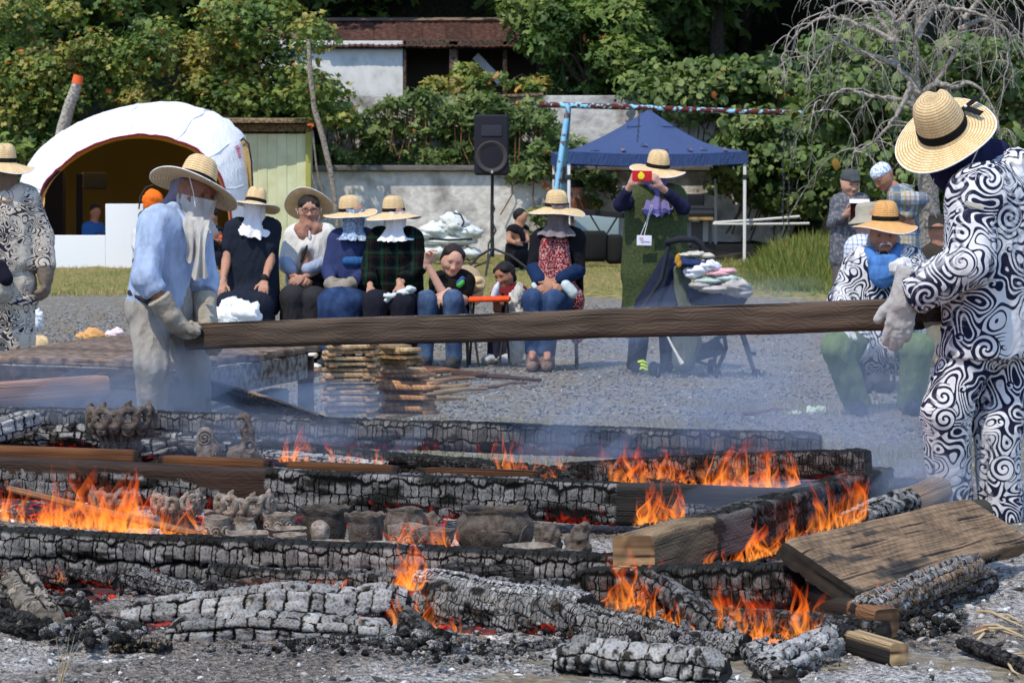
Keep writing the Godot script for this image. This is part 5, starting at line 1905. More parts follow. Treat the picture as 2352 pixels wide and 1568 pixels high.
func hand(sd: SD, w: Vector3, d: Vector3, n: Vector3, thumb: float, curl: float, k: float, fat := 0.0, spread_f := 0.05) -> void:
	d = d.normalized()
	n = (n - d * n.dot(d)).normalized()
	var s := d.cross(n) * thumb
	var base := w + d * 0.015 * k
	sd.cap(w - d * 0.03 * k, base, 0.026 * k + fat, 0.026 * k + fat, 0.015)
	for f in 4:
		var off := 1.5 - f
		var kn = w + d * [0.088, 0.093, 0.090, 0.080][f] * k + s * off * 0.0205 * k
		sd.cap(base + s * off * 0.011 * k, kn, 0.0145 * k + fat, 0.0115 * k + fat, 0.012)
		var ln: float = [0.070, 0.080, 0.073, 0.057][f] * k
		var dir := (d + s * off * spread_f).normalized()
		var c := curl * (1.0 + 0.1 * f)
		var d1 := (dir * cos(c) + n * sin(c)).normalized()
		var p1 = kn + d1 * ln * 0.45
		var d2 := (dir * cos(c * 1.9) + n * sin(c * 1.9)).normalized()
		var p2 = p1 + d2 * ln * 0.32
		var d3 := (dir * cos(c * 2.5) + n * sin(c * 2.5)).normalized()
		sd.cap(kn, p1, 0.0105 * k + fat, 0.0095 * k + fat, 0.004)
		sd.cap(p1, p2, 0.0095 * k + fat, 0.0088 * k + fat, 0.003)
		sd.cap(p2, p2 + d3 * ln * 0.25, 0.0088 * k + fat, 0.0075 * k + fat, 0.003)
	var t0 := w + d * 0.028 * k + s * 0.026 * k + n * 0.006 * k
	var t1 := t0 + (d * 0.6 + s * 0.75 + n * 0.2 * curl).normalized() * 0.042 * k
	var t2 := t1 + (d * 0.85 + s * 0.35 + n * 0.45 * curl).normalized() * 0.034 * k
	sd.cap(base, t0, 0.018 * k + fat, 0.016 * k + fat, 0.012)
	sd.cap(t0, t1, 0.0155 * k + fat, 0.012 * k + fat, 0.010)
	sd.cap(t1, t2, 0.012 * k + fat, 0.0095 * k + fat, 0.004)

func head_bones(sd: SD, c: Vector3, hb: Basis, k: float, fine: bool) -> void:
	var at := func(x: float, y: float, z: float) -> Vector3: return c + hb * (Vector3(x, y, z) * k)
	sd.cap(at.call(0, 0.030, -0.030), at.call(0, 0.035, 0.022), 0.082 * k, 0.076 * k, 0.04)
	sd.cap(at.call(-0.028, -0.01, 0.02), at.call(0.028, -0.01, 0.02), 0.056 * k, 0.056 * k, 0.03)
	sd.cap(at.call(0, -0.04, 0.028), at.call(0, -0.082, 0.052), 0.050 * k, 0.028 * k, 0.04)
	for s in [-1, 1]:
		sd.cap(at.call(0.050 * s, -0.03, 0.0), at.call(0.025 * s, -0.078, 0.045), 0.024 * k, 0.020 * k, 0.03)
	sd.cap(at.call(0, -0.06, -0.03), at.call(0, -0.14, -0.035), 0.052 * k, 0.054 * k, 0.04)
	for s in [-1, 1]:
		sd.cap(at.call(0.074 * s, 0.018, -0.008), at.call(0.077 * s, -0.022, -0.004), 0.014 * k, 0.009 * k, 0.012)
	if fine:
		sd.cap(at.call(-0.034, 0.030, 0.074), at.call(0.034, 0.030, 0.074), 0.016 * k, 0.016 * k, 0.02)
		for s in [-1, 1]:
			sd.cap(at.call(0.040 * s, -0.020, 0.062), at.call(0.046 * s, -0.024, 0.052), 0.022 * k, 0.022 * k, 0.02)
			sd.cap(at.call(0.031 * s, 0.008, 0.103), at.call(0.033 * s, 0.006, 0.100), 0.019 * k, 0.017 * k, 0.016, 1)
			sd.cap(at.call(0.014 * s, -0.034, 0.092), at.call(0.012 * s, -0.034, 0.096), 0.010 * k, 0.009 * k, 0.010)
	sd.cap(at.call(0, 0.014, 0.084), at.call(0, -0.030, 0.102), 0.010 * k, 0.013 * k, 0.014)
	if fine:
		sd.cap(at.call(-0.018, -0.053, 0.083), at.call(0.018, -0.053, 0.083), 0.008 * k, 0.008 * k, 0.006)
		sd.cap(at.call(-0.014, -0.065, 0.082), at.call(0.014, -0.065, 0.082), 0.008 * k, 0.008 * k, 0.006)
		sd.cap(at.call(-0.016, -0.059, 0.096), at.call(0.016, -0.059, 0.096), 0.004 * k, 0.004 * k, 0.004, 1)
		sd.cap(at.call(0, -0.088, 0.066), at.call(0, -0.09, 0.064), 0.018 * k, 0.018 * k, 0.02)

func fold_noise(s: int) -> FastNoiseLite:
	var n := noise(s, 1.0, 2)
	n.fractal_type = FastNoiseLite.FRACTAL_RIDGED
	n.domain_warp_enabled = true
	n.domain_warp_amplitude = 0.5
	n.domain_warp_frequency = 1.2
	return n

var person_no := 0

func person(o: Dictionary) -> Node3D:
	person_no += 1
	var D: float = o.D
	var k: float = o.get("k", 1.0)
	var cell: float = o.get("cell", 0.022)
	var j: Array = []
	for q in o.j:
		j.append(P(q[0], q[1], D - (q[2] if q.size() > 2 else 0.0)))
	var base: Vector3 = (j[12] + j[13]) * 0.5
	base.y = gh(D)
	var t := thing("person", o.label, "person", base, o.get("group", ""))
	var fc: Array = o.get("face", [0, 0, 0])
	var hb := Basis(Vector3.UP, deg_to_rad(fc[0])) * Basis(Vector3.RIGHT, deg_to_rad(fc[1])) * Basis(Vector3.BACK, deg_to_rad(fc[2]))
	var hc: Vector3 = j[0]
	var skin: Color = o.get("skin", skin_tone)
	var fine: bool = o.get("fine", false)
	var fwd: Vector3 = Basis(Vector3.UP, deg_to_rad(o.get("turn", fc[0]))) * Vector3(0, 0, 1)
	var mid_sh: Vector3 = (j[2] + j[3]) * 0.5
	var mid_hip: Vector3 = (j[8] + j[9]) * 0.5
	# --- the body
	var b := MB.new()
	b.col = skin
	var sd := SD.new()
	if not fine:
		head_bones(sd, hc, hb, k, false)
	sd.cap(j[1], hc + hb * Vector3(0, -0.07, -0.02) * k, 0.056 * k, 0.05 * k, 0.03)
	sd.cap(j[1], mid_sh, 0.06 * k, 0.08 * k, 0.05)
	sd.cap(j[2], j[3], 0.055 * k, 0.055 * k, 0.05)
	sd.cap(mid_sh.lerp(mid_hip, 0.15), mid_sh.lerp(mid_hip, 0.6), 0.105 * k, 0.095 * k, 0.06)
	sd.cap(mid_sh.lerp(mid_hip, 0.6), mid_hip, 0.095 * k, 0.11 * k, 0.06)
	for s in 2:
		sd.cap(j[2 + s], j[4 + s], 0.048 * k, 0.038 * k, 0.03)
		sd.cap(j[4 + s], j[6 + s], 0.041 * k, 0.027 * k, 0.02)
		sd.cap(j[8 + s], j[10 + s], 0.085 * k, 0.058 * k, 0.05)
		sd.cap(j[10 + s], j[12 + s], 0.056 * k, 0.037 * k, 0.03)
		sd.cap(j[12 + s], j[12 + s] + fwd * 0.13 * k + Vector3(0, -0.05 * k, 0), 0.036 * k, 0.028 * k, 0.03)
	sd.mesh(b, cell)
	if fine:
		sd = SD.new()
		head_bones(sd, hc, hb, k, true)
		var from := b.v.size()
		sd.mesh(b, 0.0065 if D < 23.0 else 0.008)
		for q in range(from, b.v.size()):
			var l := hb.inverse() * (b.v[q] - hc) / k
			if l.z > 0.05 and absf(l.y + 0.059) < 0.011 and absf(l.x) < 0.022:
				b.c[q] = Color(skin.r * 0.85, skin.g * 0.55, skin.b * 0.55)
	# --- hands: [tip px, tip py, dz, palm normal, thumb side, curl]; gloves take their own mesh
	var gloves := []
	var hands: Array = o.get("hands", [])
	for s in hands.size():
		if hands[s] == null:
			continue
		var h: Array = hands[s]
		var hd := SD.new()
		var tip := P(h[0], h[1], D - h[2])
		var gloved: bool = h.size() > 6
		hand(hd, j[6 + s], tip - j[6 + s], h[3], h[4], h[5], k * (h[9] if h.size() > 9 else 1.1 if gloved else 1.0), 0.007 if gloved else 0.0, 0.01 if gloved else 0.05)
		if gloved:
			var el: Vector3 = j[4 + s]
			var cuff: float = h[7]
			if cuff > 0.0:
				var dv: Vector3 = ((el - j[6 + s]).normalized().lerp((j[6 + s] - tip).normalized(), h[8] if h.size() > 8 else 0.3)).normalized()
				hd.cap(j[6 + s] + (tip - j[6 + s]).normalized() * 0.02, j[6 + s] + dv * cuff, 0.046 * k * (1.2 if h.size() > 9 else 1.0), 0.062 * k * (1.12 if h.size() > 9 else 1.0), 0.03)
				hd.cut(j[6 + s] + dv * cuff * 0.98, dv, 0.16)
			var gl := MB.new()
			gl.col = h[6]
			hd.mesh(gl, 0.008 if D > 15 else 0.006)
			gl.bulge(0.003, fold_noise(person_no), Vector3.ONE * 14.0)
			gloves.append(gl)
		else:
			hd.mesh(b, 0.009 if D > 15 else 0.007)
	part("body", b, M["skin"], t)
	for gl in gloves:
		part("glove", gl, M[o.get("glove_mat", "leather")], t)
	# --- eyes, brows, hair
	var at := func(x: float, y: float, z: float) -> Vector3: return hc + hb * (Vector3(x, y, z) * k)
	if fine or o.has("eyes"):
		for s in [-1, 1]:
			var e := MB.new()
			e.col = Color(0.03, 0.02, 0.018)
			e.ball(at.call(0.0315 * s, 0.007, 0.0735), Vector3(0.0135, 0.0055, 0.0135) * k, 6, 10)
			part("eye", e, M["gloss"], t)
			if not o.get("no_brow", false):
				e = MB.new()
				e.col = o.get("hair", Color(0.02, 0.018, 0.017))
				e.tube([at.call(0.016 * s, 0.028, 0.090), at.call(0.033 * s, 0.033, 0.086), at.call(0.050 * s, 0.027, 0.072)], [0.0042 * k, 0.0045 * k, 0.002 * k], 5)
				part("eyebrow", e, M["hair"], t)
	for h in o.get("hair_bones", []):
		# [x, y, z, x2, y2, z2, r1, r2] in head space
		pass
	if o.has("hair_shape"):
		var hs := SD.new()
		for h in o.hair_shape:
			hs.cap(at.call(h[0], h[1], h[2]), at.call(h[3], h[4], h[5]), h[6] * k, h[7] * k, 0.02)
		var hm := MB.new()
		hm.col = o.get("hair", Color(0.02, 0.018, 0.017))
		hs.mesh(hm, 0.011)
		hm.bulge(0.008, noise(person_no, 1.0, 3), Vector3(60, 12, 60))
		part("hair", hm, M["hair"], t)
	# --- clothes
	for g in o.get("wear", []):
		garment(t, o, g, j, hb, hc, fwd, k, cell)
	if o.has("hat"):
		# [px, py, dz, up vector, scale, variant, turn]
		var h: Array = o.hat
		var hm := hat(t, P(h[0], h[1], D - h[2]), h[3], h[4], h[5], h[6])
		if o.has("hat_mat"):
			hm.material_override = M[o.hat_mat]
	return t

func garment(t: Node3D, o: Dictionary, g: Array, j: Array, hb: Basis, hc: Vector3, fwd: Vector3, k: float, cell: float) -> void:
	var kind: String = g[0]
	var q: Dictionary = g[3] if g.size() > 3 else {}
	var fat: float = q.get("fat", 0.0)
	var sd := SD.new()
	var b := MB.new()
	b.col = g[2]
	var fold: float = q.get("fold", 0.012)
	var stretch := Vector3(6, 2.6, 6)
	var mid_sh: Vector3 = (j[2] + j[3]) * 0.5
	var mid_hip: Vector3 = (j[8] + j[9]) * 0.5
	var called: String = q.get("name", kind)
	match kind:
		"jacket", "shirt", "blouse":
			sd.cap(j[2].lerp(mid_sh, 0.12), j[3].lerp(mid_sh, 0.12), 0.068 * k + fat, 0.068 * k + fat, 0.05)
			sd.cap(j[1].lerp(mid_sh, 0.35), mid_sh, 0.066 * k, 0.09 * k, 0.05)
			sd.cap(mid_sh.lerp(mid_hip, 0.2) + fwd * 0.02, mid_hip, 0.125 * k + fat, 0.125 * k + fat, 0.06)
			var hem: float = q.get("hem", 0.05)
			var dn := (mid_hip - mid_sh).normalized()
			for s in 2:
				sd.cap(j[2 + s].lerp(mid_sh, 0.35), j[8 + s] + dn * hem, 0.092 * k + fat, q.get("waist", 0.115) * k + fat * 1.2, 0.06)
				var sl: float = q.get("sleeve", 2.0)
				if sl > 0.0:
					var f := minf(sl, 1.0)
					var e: Vector3 = j[2 + s].lerp(j[4 + s], f)
					sd.cap(j[2 + s], e, 0.066 * k + fat * 0.6, 0.058 * k + fat * 0.8, 0.016)
					if sl > 1.0:
						var w: Vector3 = j[4 + s].lerp(j[6 + s], sl - 1.0)
						sd.cap(j[4 + s], w, 0.057 * k + fat * 0.8, 0.047 * k + fat, 0.022)
						sd.cut(w - (w - j[4 + s]).normalized() * 0.015, w - j[4 + s], 0.13)
					else:
						sd.cut(e - (e - j[2 + s]).normalized() * 0.012, e - j[2 + s], 0.11)
			if q.has("cut"):
				sd.cut(mid_hip + dn * q.cut, dn, 0.30)
			if q.get("sit", false):
				for s in 2:
					sd.cap(j[8 + s], j[8 + s].lerp(j[10 + s], q.get("lap", 0.6)), 0.13 * k, 0.115 * k, 0.06)
		"trousers":
			sd.cap(j[8], j[9], 0.115 * k + fat, 0.115 * k + fat, 0.05)
			sd.cap(mid_hip, mid_hip.lerp(mid_sh, 0.25), 0.12 * k + fat, 0.12 * k + fat, 0.05)
			for s in 2:
				sd.cap(j[8 + s], j[10 + s], 0.105 * k + fat, 0.084 * k + fat, 0.018)
				sd.cap(j[10 + s], j[12 + s], 0.084 * k + fat, 0.070 * k + fat * 1.3, 0.03)
				sd.cut(j[12 + s] + (j[12 + s] - j[10 + s]).normalized() * 0.04, j[12 + s] - j[10 + s], 0.12)
				sd.cap(j[12 + s], j[12 + s] + (j[12 + s] - j[10 + s]).normalized() * 0.05, 0.066 * k + fat * 1.2, 0.066 * k + fat * 1.2, 0.02)
			stretch = Vector3(7, 3.5, 7)
		"skirt", "dress":
			if kind == "dress":
				sd.cap(j[2].lerp(mid_sh, 0.2), j[3].lerp(mid_sh, 0.2), 0.066 * k + fat, 0.066 * k + fat, 0.05)
				sd.cap(mid_sh.lerp(mid_hip, 0.2), mid_hip, 0.13 * k + fat, 0.14 * k + fat, 0.06)
				for s in 2:
					sd.cap(j[2 + s].lerp(mid_sh, 0.35), j[8 + s], 0.095 * k + fat, 0.13 * k + fat, 0.06)
					var sl: float = q.get("sleeve", 0.0)
					if sl > 0.0:
						sd.cap(j[2 + s], j[2 + s].lerp(j[4 + s], sl), 0.066 * k, 0.06 * k, 0.035)
			var drop: float = q.get("drop", 0.7)
			sd.cap(mid_hip.lerp(mid_sh, 0.2), mid_hip, 0.115 * k + fat, 0.13 * k + fat, 0.06)
			var kn: Vector3 = (j[10] + j[11]) * 0.5
			var an: Vector3 = ((j[12] + j[13]) * 0.5).lerp(kn, 1.0 - drop)
			sd.cap(mid_hip, kn, 0.14 * k + fat, 0.12 * k + fat, 0.06)
			sd.cap(kn, an, 0.11 * k + fat, 0.12 * k + fat, 0.06)
			for s in 2:
				var a2: Vector3 = j[10 + s].lerp(j[12 + s], drop)
				sd.cap(j[8 + s], j[10 + s], 0.115 * k + fat, 0.10 * k + fat, 0.05)
				sd.cap(j[10 + s], a2, 0.10 * k + fat, 0.105 * k + fat * 1.5, 0.05)
			sd.cut(an + Vector3(0, -0.05, 0), Vector3.DOWN, 0.6)
			stretch = Vector3(11, 1.6, 11)
			called = q.get("name", kind)
		"shoes", "boots":
			for s in 2:
				var a: Vector3 = j[12 + s]
				var fl := gh(o.D)
				var f2 := Vector3(fwd.x, 0, fwd.z).normalized()
				var toe := Vector3(a.x, fl + 0.045, a.z) + f2 * 0.15 * k
				sd.cap(Vector3(a.x, fl + 0.05, a.z) - f2 * 0.04 * k, toe, 0.052 * k, 0.046 * k, 0.02)
				sd.cap(Vector3(a.x, fl + 0.06, a.z), a + Vector3(0, 0.06 if kind == "shoes" else 0.2, 0), 0.054 * k, 0.056 * k + fat, 0.03)
			fold = 0.004
		"veil":
			# a thin cloth over nose, mouth and neck: tight on the face, open and pleated on the chest
			var len: float = q.get("len", 0.16)
			var r1: float = 0.078 + float(q.get("wide", 0.03))
			var up: float = q.get("up", 0.0)
			var pt: float = q.get("point", 0.35)
			var nz := noise(person_no * 3, 9.0, 2)
			for layer in 2:
				b.sheet(61, 17, func(u, w):
					var a := lerpf(-2.7, 2.7, u)
					var y := lerpf(0.018 + up, -0.10, minf(w / 0.45, 1.0))
					var r := lerpf(0.090, 0.082, minf(w / 0.45, 1.0))
					var z := 0.014
					var drop := maxf(0.0, (w - 0.45) / 0.55)
					r = lerpf(r, r1, drop)
					y -= drop * len * (1.0 - pt + pt * cos(a * 0.55) + 0.15 * nz.get_noise_2d(a * 0.3, 3.0))
					r += (0.006 + 0.013 * drop) * (sin(a * 8.0 + person_no + 1.5 * w) + 0.7 * nz.get_noise_2d(a * 0.4, w)) - 0.002 * layer
					var nose := 0.020 * exp(-a * a * 9.0) * (1.0 - smoothstep(0.1, 0.45, w))
					var l := Vector3(sin(a) * r, y, cos(a) * (r * 1.06 + nose) + z)
					var p := hc + hb * (l * k)
					return p.lerp(Vector3(p.x, p.y, p.z) + fwd * float(q.get("out", 0.05)), drop), Vector2.ONE, layer == 0)
			fold = 0.0
		"scarf":
			var at := func(x: float, y: float, z: float) -> Vector3: return hc + hb * (Vector3(x, y, z) * k)
			var len: float = q.get("len", 0.14)
			sd.cap(j[1] + Vector3(-0.04, 0.01, 0) * k, j[1] + Vector3(0.04, 0.01, 0) * k, 0.082 * k, 0.082 * k, 0.03)
			sd.cap(j[1] + fwd * 0.07 * k, j[1] + fwd * 0.11 * k + Vector3(0, -len, 0), 0.075 * k, 0.05 * k, 0.04)
			fold = q.get("fold", 0.012)
			stretch = Vector3(5, 16, 5)
			cell = minf(cell, 0.014)
		"hood":
			# cloth wound round head and neck; bones in head space
			var at := func(x: float, y: float, z: float) -> Vector3: return hc + hb * (Vector3(x, y, z) * k)
			for h in q.bones:
				sd.cap(at.call(h[0], h[1], h[2]), at.call(h[3], h[4], h[5]), h[6] * k, h[7] * k, 0.04)
			for h in q.get("cuts", []):
				sd.cut(at.call(h[0], h[1], h[2]), hb * Vector3(h[3], h[4], h[5]), h[6])
			stretch = Vector3(8, 8, 8)
			cell = minf(cell, 0.012)
		"shape":
			# free capsules in picture positions: [px, py, dz, px2, py2, dz2, r1, r2]
			for h in q.bones:
				sd.cap(P(h[0], h[1], o.D - h[2]), P(h[3], h[4], o.D - h[5]), h[6], h[7], q.get("blend", 0.03))
			for h in q.get("cuts", []):
				sd.cut(P(h[0], h[1], o.D - h[2]), h[3], h[4])
			stretch = q.get("stretch", Vector3(7, 3, 7))
			cell = minf(cell, 0.014)
	if kind != "veil":
		sd.mesh(b, q.get("cell", cell))
	if kind in ["skirt", "dress"] or q.has("hang"):
		# hanging cloth falls in upright folds that open towards the hem
		var lo := INF
		var hi := -INF
		for p in b.v:
			lo = minf(lo, p.y)
			hi = maxf(hi, p.y)
		b.normals()
		var fq: float = 52.0 if kind == "veil" else q.get("hang", 32.0)
		var am: float = 0.006 if kind == "veil" else 0.014
		for e in b.v.size():
			var p := b.v[e]
			var l := hb.inverse() * (p - hc)
			var down := smoothstep(0.25, 1.0, (hi - p.y) / (hi - lo))
			b.v[e] += b.n[e] * (am * down * sin(l.x * fq + 1.4 * sin(l.y * 9.0 + person_no) + l.z * 20.0))
	if fold > 0.0:
		b.bulge(fold * (0.8 if kind == "veil" else 0.4), fold_noise(person_no * 7 + kind.length()), stretch * q.get("tight", 1.0))
	part(called, b, M[g[1]], t)

func stool(at: Vector3, h: float, label: String, c := Color(0.10, 0.09, 0.08)) -> void:
	var t := thing("folding_stool", label, "stool", Vector3(at.x, at.y, at.z))
	var b := MB.new()
	b.col = c * 1.6
	b.box(Transform3D(Basis(), at + Vector3(0, h, 0)), Vector3(0.36, 0.035, 0.32), 0.012)
	part("seat", b, M["wood"], t)
	for sx in [-1, 1]:
		for sz in [-1, 1]:
			b = MB.new()
			b.col = c
			b.tube([at + Vector3(sx * 0.15, h - 0.01, sz * 0.13), at + Vector3(sx * 0.16, -0.01, sz * 0.15)], [0.012], 7)
			part("leg", b, M["plain"], t)

func people() -> void:
	make_hats()
	var dn := Vector3(0, -1, -0.3)
	var white := Color(0.72, 0.72, 0.76)
	var brown := Color(0.50, 0.29, 0.20)
	# ---- the right-hand carrier
	var D := 10.5
	var w := person({label = "person in navy and white swirl-patterned suit and wide straw hat gripping the beam's right end", D = D, cell = 0.017, face = [-50, 42, 8], turn = -60, skin = brown,
		j = [[2188, 350, 0], [2250, 408, 0], [2238, 462, 0.20], [2345, 410, -0.12], [2232, 606, 0.30], [2300, 620, 0.0], [2078, 684, 0.17], [2165, 715, -0.05], [2246, 768, 0.06], [2330, 782, -0.04], [2172, 945, 0.10], [2292, 985, 0.02], [2186, 1158, 0.0], [2300, 1180, 0.0]],
		hands = [[2064, 760, 0.17, Vector3(0.1, 0, -1), -1.0, 0.22, Color(0.46, 0.45, 0.44), 0.12, 0.8, 1.2], [2098, 745, -0.02, Vector3(0.2, 1, 0.2), -1.0, 0.9, Color(0.40, 0.39, 0.38), 0.08]],
		wear = [["jacket", "swirl", Color.WHITE, {sleeve = 1.93, hem = 0.10, fat = 0.04, fold = 0.02, cell = 0.014, cut = 0.07}], ["trousers", "swirl_trousers", Color.WHITE, {fat = 0.010, fold = 0.02, cell = 0.015}], ["shoes", "rough", Color(0.05, 0.05, 0.05)],
			["hood", "cloth", Color(0.016, 0.016, 0.05), {name = "navy_scarf", fold = 0.014, bones = [[0, 0.02, 0, 0, -0.02, 0.0, 0.105, 0.10], [0, -0.05, 0.03, 0, -0.16, 0.03, 0.10, 0.095], [0, -0.06, -0.05, 0.02, -0.18, -0.09, 0.10, 0.10], [0.0, -0.12, -0.09, 0.05, -0.14, -0.15, 0.075, 0.05]]}]],
		hat = [2168, 302, 0.03, Vector3(-0.38, 0.76, 0.52), 1.04, 3, 2.6]})
	# ribbon tails and press stud on this hat
	var hu := Vector3(-0.38, 0.76, 0.52).normalized()
	var b := MB.new()
	b.col = Color(0.012, 0.012, 0.014)
	for q in [[2200, 268, 0.012, 2252, 226, 0.058], [2218, 252, 0.012, 2258, 266, -0.05]]:
		var r0 := P(q[0], q[1], D + q[2]) + hu * 0.012
		var r1 := P(q[3], q[4], D + q[5]) + hu * 0.012
		var rz := (r1 - r0).normalized()
		var rx := hu.cross(rz).normalized()
		b.box(Transform3D(Basis(rx, rz.cross(rx), rz), (r0 + r1) * 0.5), Vector3(0.028, 0.004, r0.distance_to(r1)), 0.001)
	part("ribbon_tails", b, M["cloth"], w)
	b = MB.new()
	b.col = Color(0.8, 0.8, 0.8)
	b.ball(P(2222, 253, D + 0.012) + hu * 0.02, Vector3.ONE * 0.007)
	part("stud", b, M["gloss"], w)
	b = MB.new()
	b.col = Color(0.70, 0.70, 0.66)
	b.tube([P(2255, 318, D - 0.12), P(2246, 345, D - 0.14), P(2228, 385, D - 0.15), P(2205, 412, D - 0.15)], [0.0025], 5)
	b.tube([P(2150, 390, D - 0.02), P(2142, 430, D - 0.02), P(2138, 465, D), P(2152, 500, D)], [0.0018], 5)
	part("chin_cord", b, M["cloth"], w)
	b = MB.new()
	b.col = Color(0.42, 0.40, 0.35)
	b.box(Transform3D(Basis(Vector3.BACK, -0.3) * Basis(Vector3.UP, -0.3), P(2240, 472, D - 0.315)), Vector3(0.075, 0.02, 0.008), 0.005)
	part("name_patch", b, M["cloth"], w)
	# ---- the left-hand carrier
	D = 12.8
	w = person({label = "person in light blue shirt and straw hat with towelled face holding the beam's left end", D = D, cell = 0.017, face = [52, 12, -4], turn = 45, skin = Color(0.30, 0.14, 0.09), fine = true,
		j = [[448, 446, 0.02], [428, 492, 0], [352, 518, 0.19], [452, 530, -0.16], [334, 638, 0.30], [470, 640, -0.12], [400, 738, 0.30], [474, 735, 0.02], [340, 706, 0.06], [406, 712, -0.08], [348, 838, 0.14], [446, 842, -0.16], [352, 1010, 0.04], [454, 1010, -0.20]],
		hands = [[432, 782, 0.20, Vector3(0.6, 0.5, -0.6), 1.0, 0.75, Color(0.36, 0.32, 0.26), 0.14], [486, 780, 0.05, Vector3(0, 0.2, -1), -1.0, 0.5, Color(0.40, 0.36, 0.30), 0.14]],
		wear = [["shirt", "thick_cloth", Color(0.42, 0.53, 0.74), {sleeve = 1.42, hem = -0.02, fat = 0.012, waist = 0.094, fold = 0.017, cell = 0.014, cut = 0.012}], ["trousers", "thick_cloth", Color(0.40, 0.375, 0.33), {fat = -0.004, fold = 0.022, cell = 0.013}], ["shoes", "rough", Color(0.06, 0.05, 0.04)],
			["veil", "thick_cloth", Color(0.60, 0.575, 0.545), {name = "face_towel", len = 0.07, wide = 0.012, up = -0.022, point = 0.2}],
			["shape", "cloth", Color(0.20, 0.18, 0.25), {name = "head_cloth", bones = [[412, 440, -0.04, 352, 492, -0.04, 0.034, 0.015], [430, 428, -0.02, 440, 424, 0.0, 0.084, 0.08]], fold = 0.01}],
			["shape", "leather", Color(0.05, 0.045, 0.04), {name = "belt", bones = [[300, 672, 0.12, 345, 694, 0.2, 0.02, 0.02]], fold = 0.0}],
			["shape", "thick_cloth", Color(0.44, 0.56, 0.78), {name = "collar", bones = [[395, 478, 0.10, 432, 520, 0.14, 0.028, 0.022], [378, 482, 0.06, 400, 478, 0.1, 0.025, 0.025]], fold = 0.006}]],
		hat = [449, 424, 0.03, Vector3(0.28, 0.90, -0.30), 1.06, 0, 2.4]})
	b = MB.new()
	b.col = Color(0.75, 0.72, 0.68)
	var te := MB.new()
	te.col = Color(0.63, 0.61, 0.57)
	for q in [[424, 462, 498, 606, 0.175, 1.0], [444, 476, 505, 645, 0.19, 2.0]]:
		for layer in 2:
			te.sheet(13, 25, func(u, w):
				var px = lerpf(q[0], q[1], u) + lerpf(0.0, 6.0 * sin(q[5] * 3.0), w) + (u - 0.5) * 10.0 * sin(w * 5.0 + q[5])
				var py := lerpf(q[2], q[3] - 26.0 * absf(u - 0.45) + 6.0 * sin(u * 9.0), w)
				return P(px, py, D - q[4] - 0.014 * sin(u * 11.0 + q[5] + w * 3.0) * (0.3 + w) - 0.02 * sin(w * PI) + 0.002 * layer), Vector2.ONE, layer == 0)
	part("towel_end", te, M["thick_cloth"], w)
	b.tube([P(434, 404, D - 0.16), P(443, 440, D - 0.15), P(448, 475, D - 0.16)], [0.0022], 5)
	part("chin_cord", b, M["cloth"], w)
	# ---- the seated man with the moustache
	D = 16.4
	w = person({label = "seated moustached person in swirl-patterned tunic, blue scarf and green trousers pointing forward", D = D, cell = 0.018, face = [-4, 4, 0], turn = 0, fine = true, skin = Color(0.42, 0.20, 0.13),
		hair = Color(0.30, 0.30, 0.30), no_brow = true,
		j = [[2031, 541, 0.03], [2031, 592, 0], [1968, 612, 0], [2096, 606, 0.02], [1932, 690, 0.05], [2106, 640, 0.24], [1937, 752, 0.34], [2072, 612, 0.50], [1990, 788, 0], [2066, 788, 0], [1924, 798, 0.42], [2108, 800, 0.42], [1968, 925, 0.30], [2092, 925, 0.30]],
		hands = [[1934, 780, 0.46, Vector3(0, -0.6, -0.6), 1.0, 0.35, Color(0.62, 0.62, 0.62), 0.03], [2056, 606, 0.62, Vector3(0.1, -1, 0.1), 1.0, 1.05, Color(0.66, 0.65, 0.64), 0.05]],
		glove_mat = "thick_cloth",
		hair_shape = [[0.07, -0.02, -0.02, 0.085, -0.09, -0.02, 0.032, 0.025], [-0.07, -0.02, -0.02, -0.085, -0.09, -0.01, 0.032, 0.025], [0, 0.03, -0.05, 0, -0.06, -0.06, 0.08, 0.06]],
		wear = [["jacket", "swirl", Color.WHITE, {name = "tunic", sleeve = 1.9, hem = 0.05, fat = 0.03, fold = 0.018, sit = true, lap = 0.45}], ["trousers", "thick_cloth", Color(0.15, 0.21, 0.10), {fat = 0.008, fold = 0.022}], ["boots", "rough", Color(0.025, 0.03, 0.045)],
			["shape", "thick_cloth", Color(0.09, 0.23, 0.55), {name = "blue_scarf", bones = [[1998, 580, 0.06, 2020, 640, 0.21, 0.042, 0.04], [2064, 574, 0.06, 2042, 640, 0.21, 0.042, 0.04], [2012, 602, 0.19, 2050, 600, 0.19, 0.045, 0.045], [2016, 625, 0.2, 2044, 625, 0.2, 0.05, 0.05], [2024, 640, 0.2, 2030, 654, 0.2, 0.04, 0.025], [2006, 584, -0.08, 2056, 582, -0.08, 0.05, 0.05]], fold = 0.02, stretch = Vector3(4, 14, 4)}], ["shape", "cloth", Color(0.02, 0.02, 0.025), {name = "undershirt", bones = [[2031, 585, 0.10, 2031, 605, 0.13, 0.03, 0.02]], fold = 0.0}]],
		hat_mat = "straw_tan", hat = [2034, 510, 0.03, Vector3(0.02, 0.99, 0.06), 1.0, 1, 0.1]})
	b = MB.new()
	b.col = Color(0.66, 0.65, 0.63)
	var hc := P(2031, 541, D - 0.03)
	for s in [-1, 1]:
		b.tube([hc + Vector3(0, -0.044, 0.094), hc + Vector3(0.014 * s, -0.046, 0.094), hc + Vector3(0.030 * s, -0.054, 0.083), hc + Vector3(0.036 * s, -0.066, 0.074)], [0.008, 0.010, 0.007, 0.003], 7)
	b.bulge(0.003, noise(3, 120.0, 2), Vector3.ONE)
	part("moustache", b, M["hair"], w)
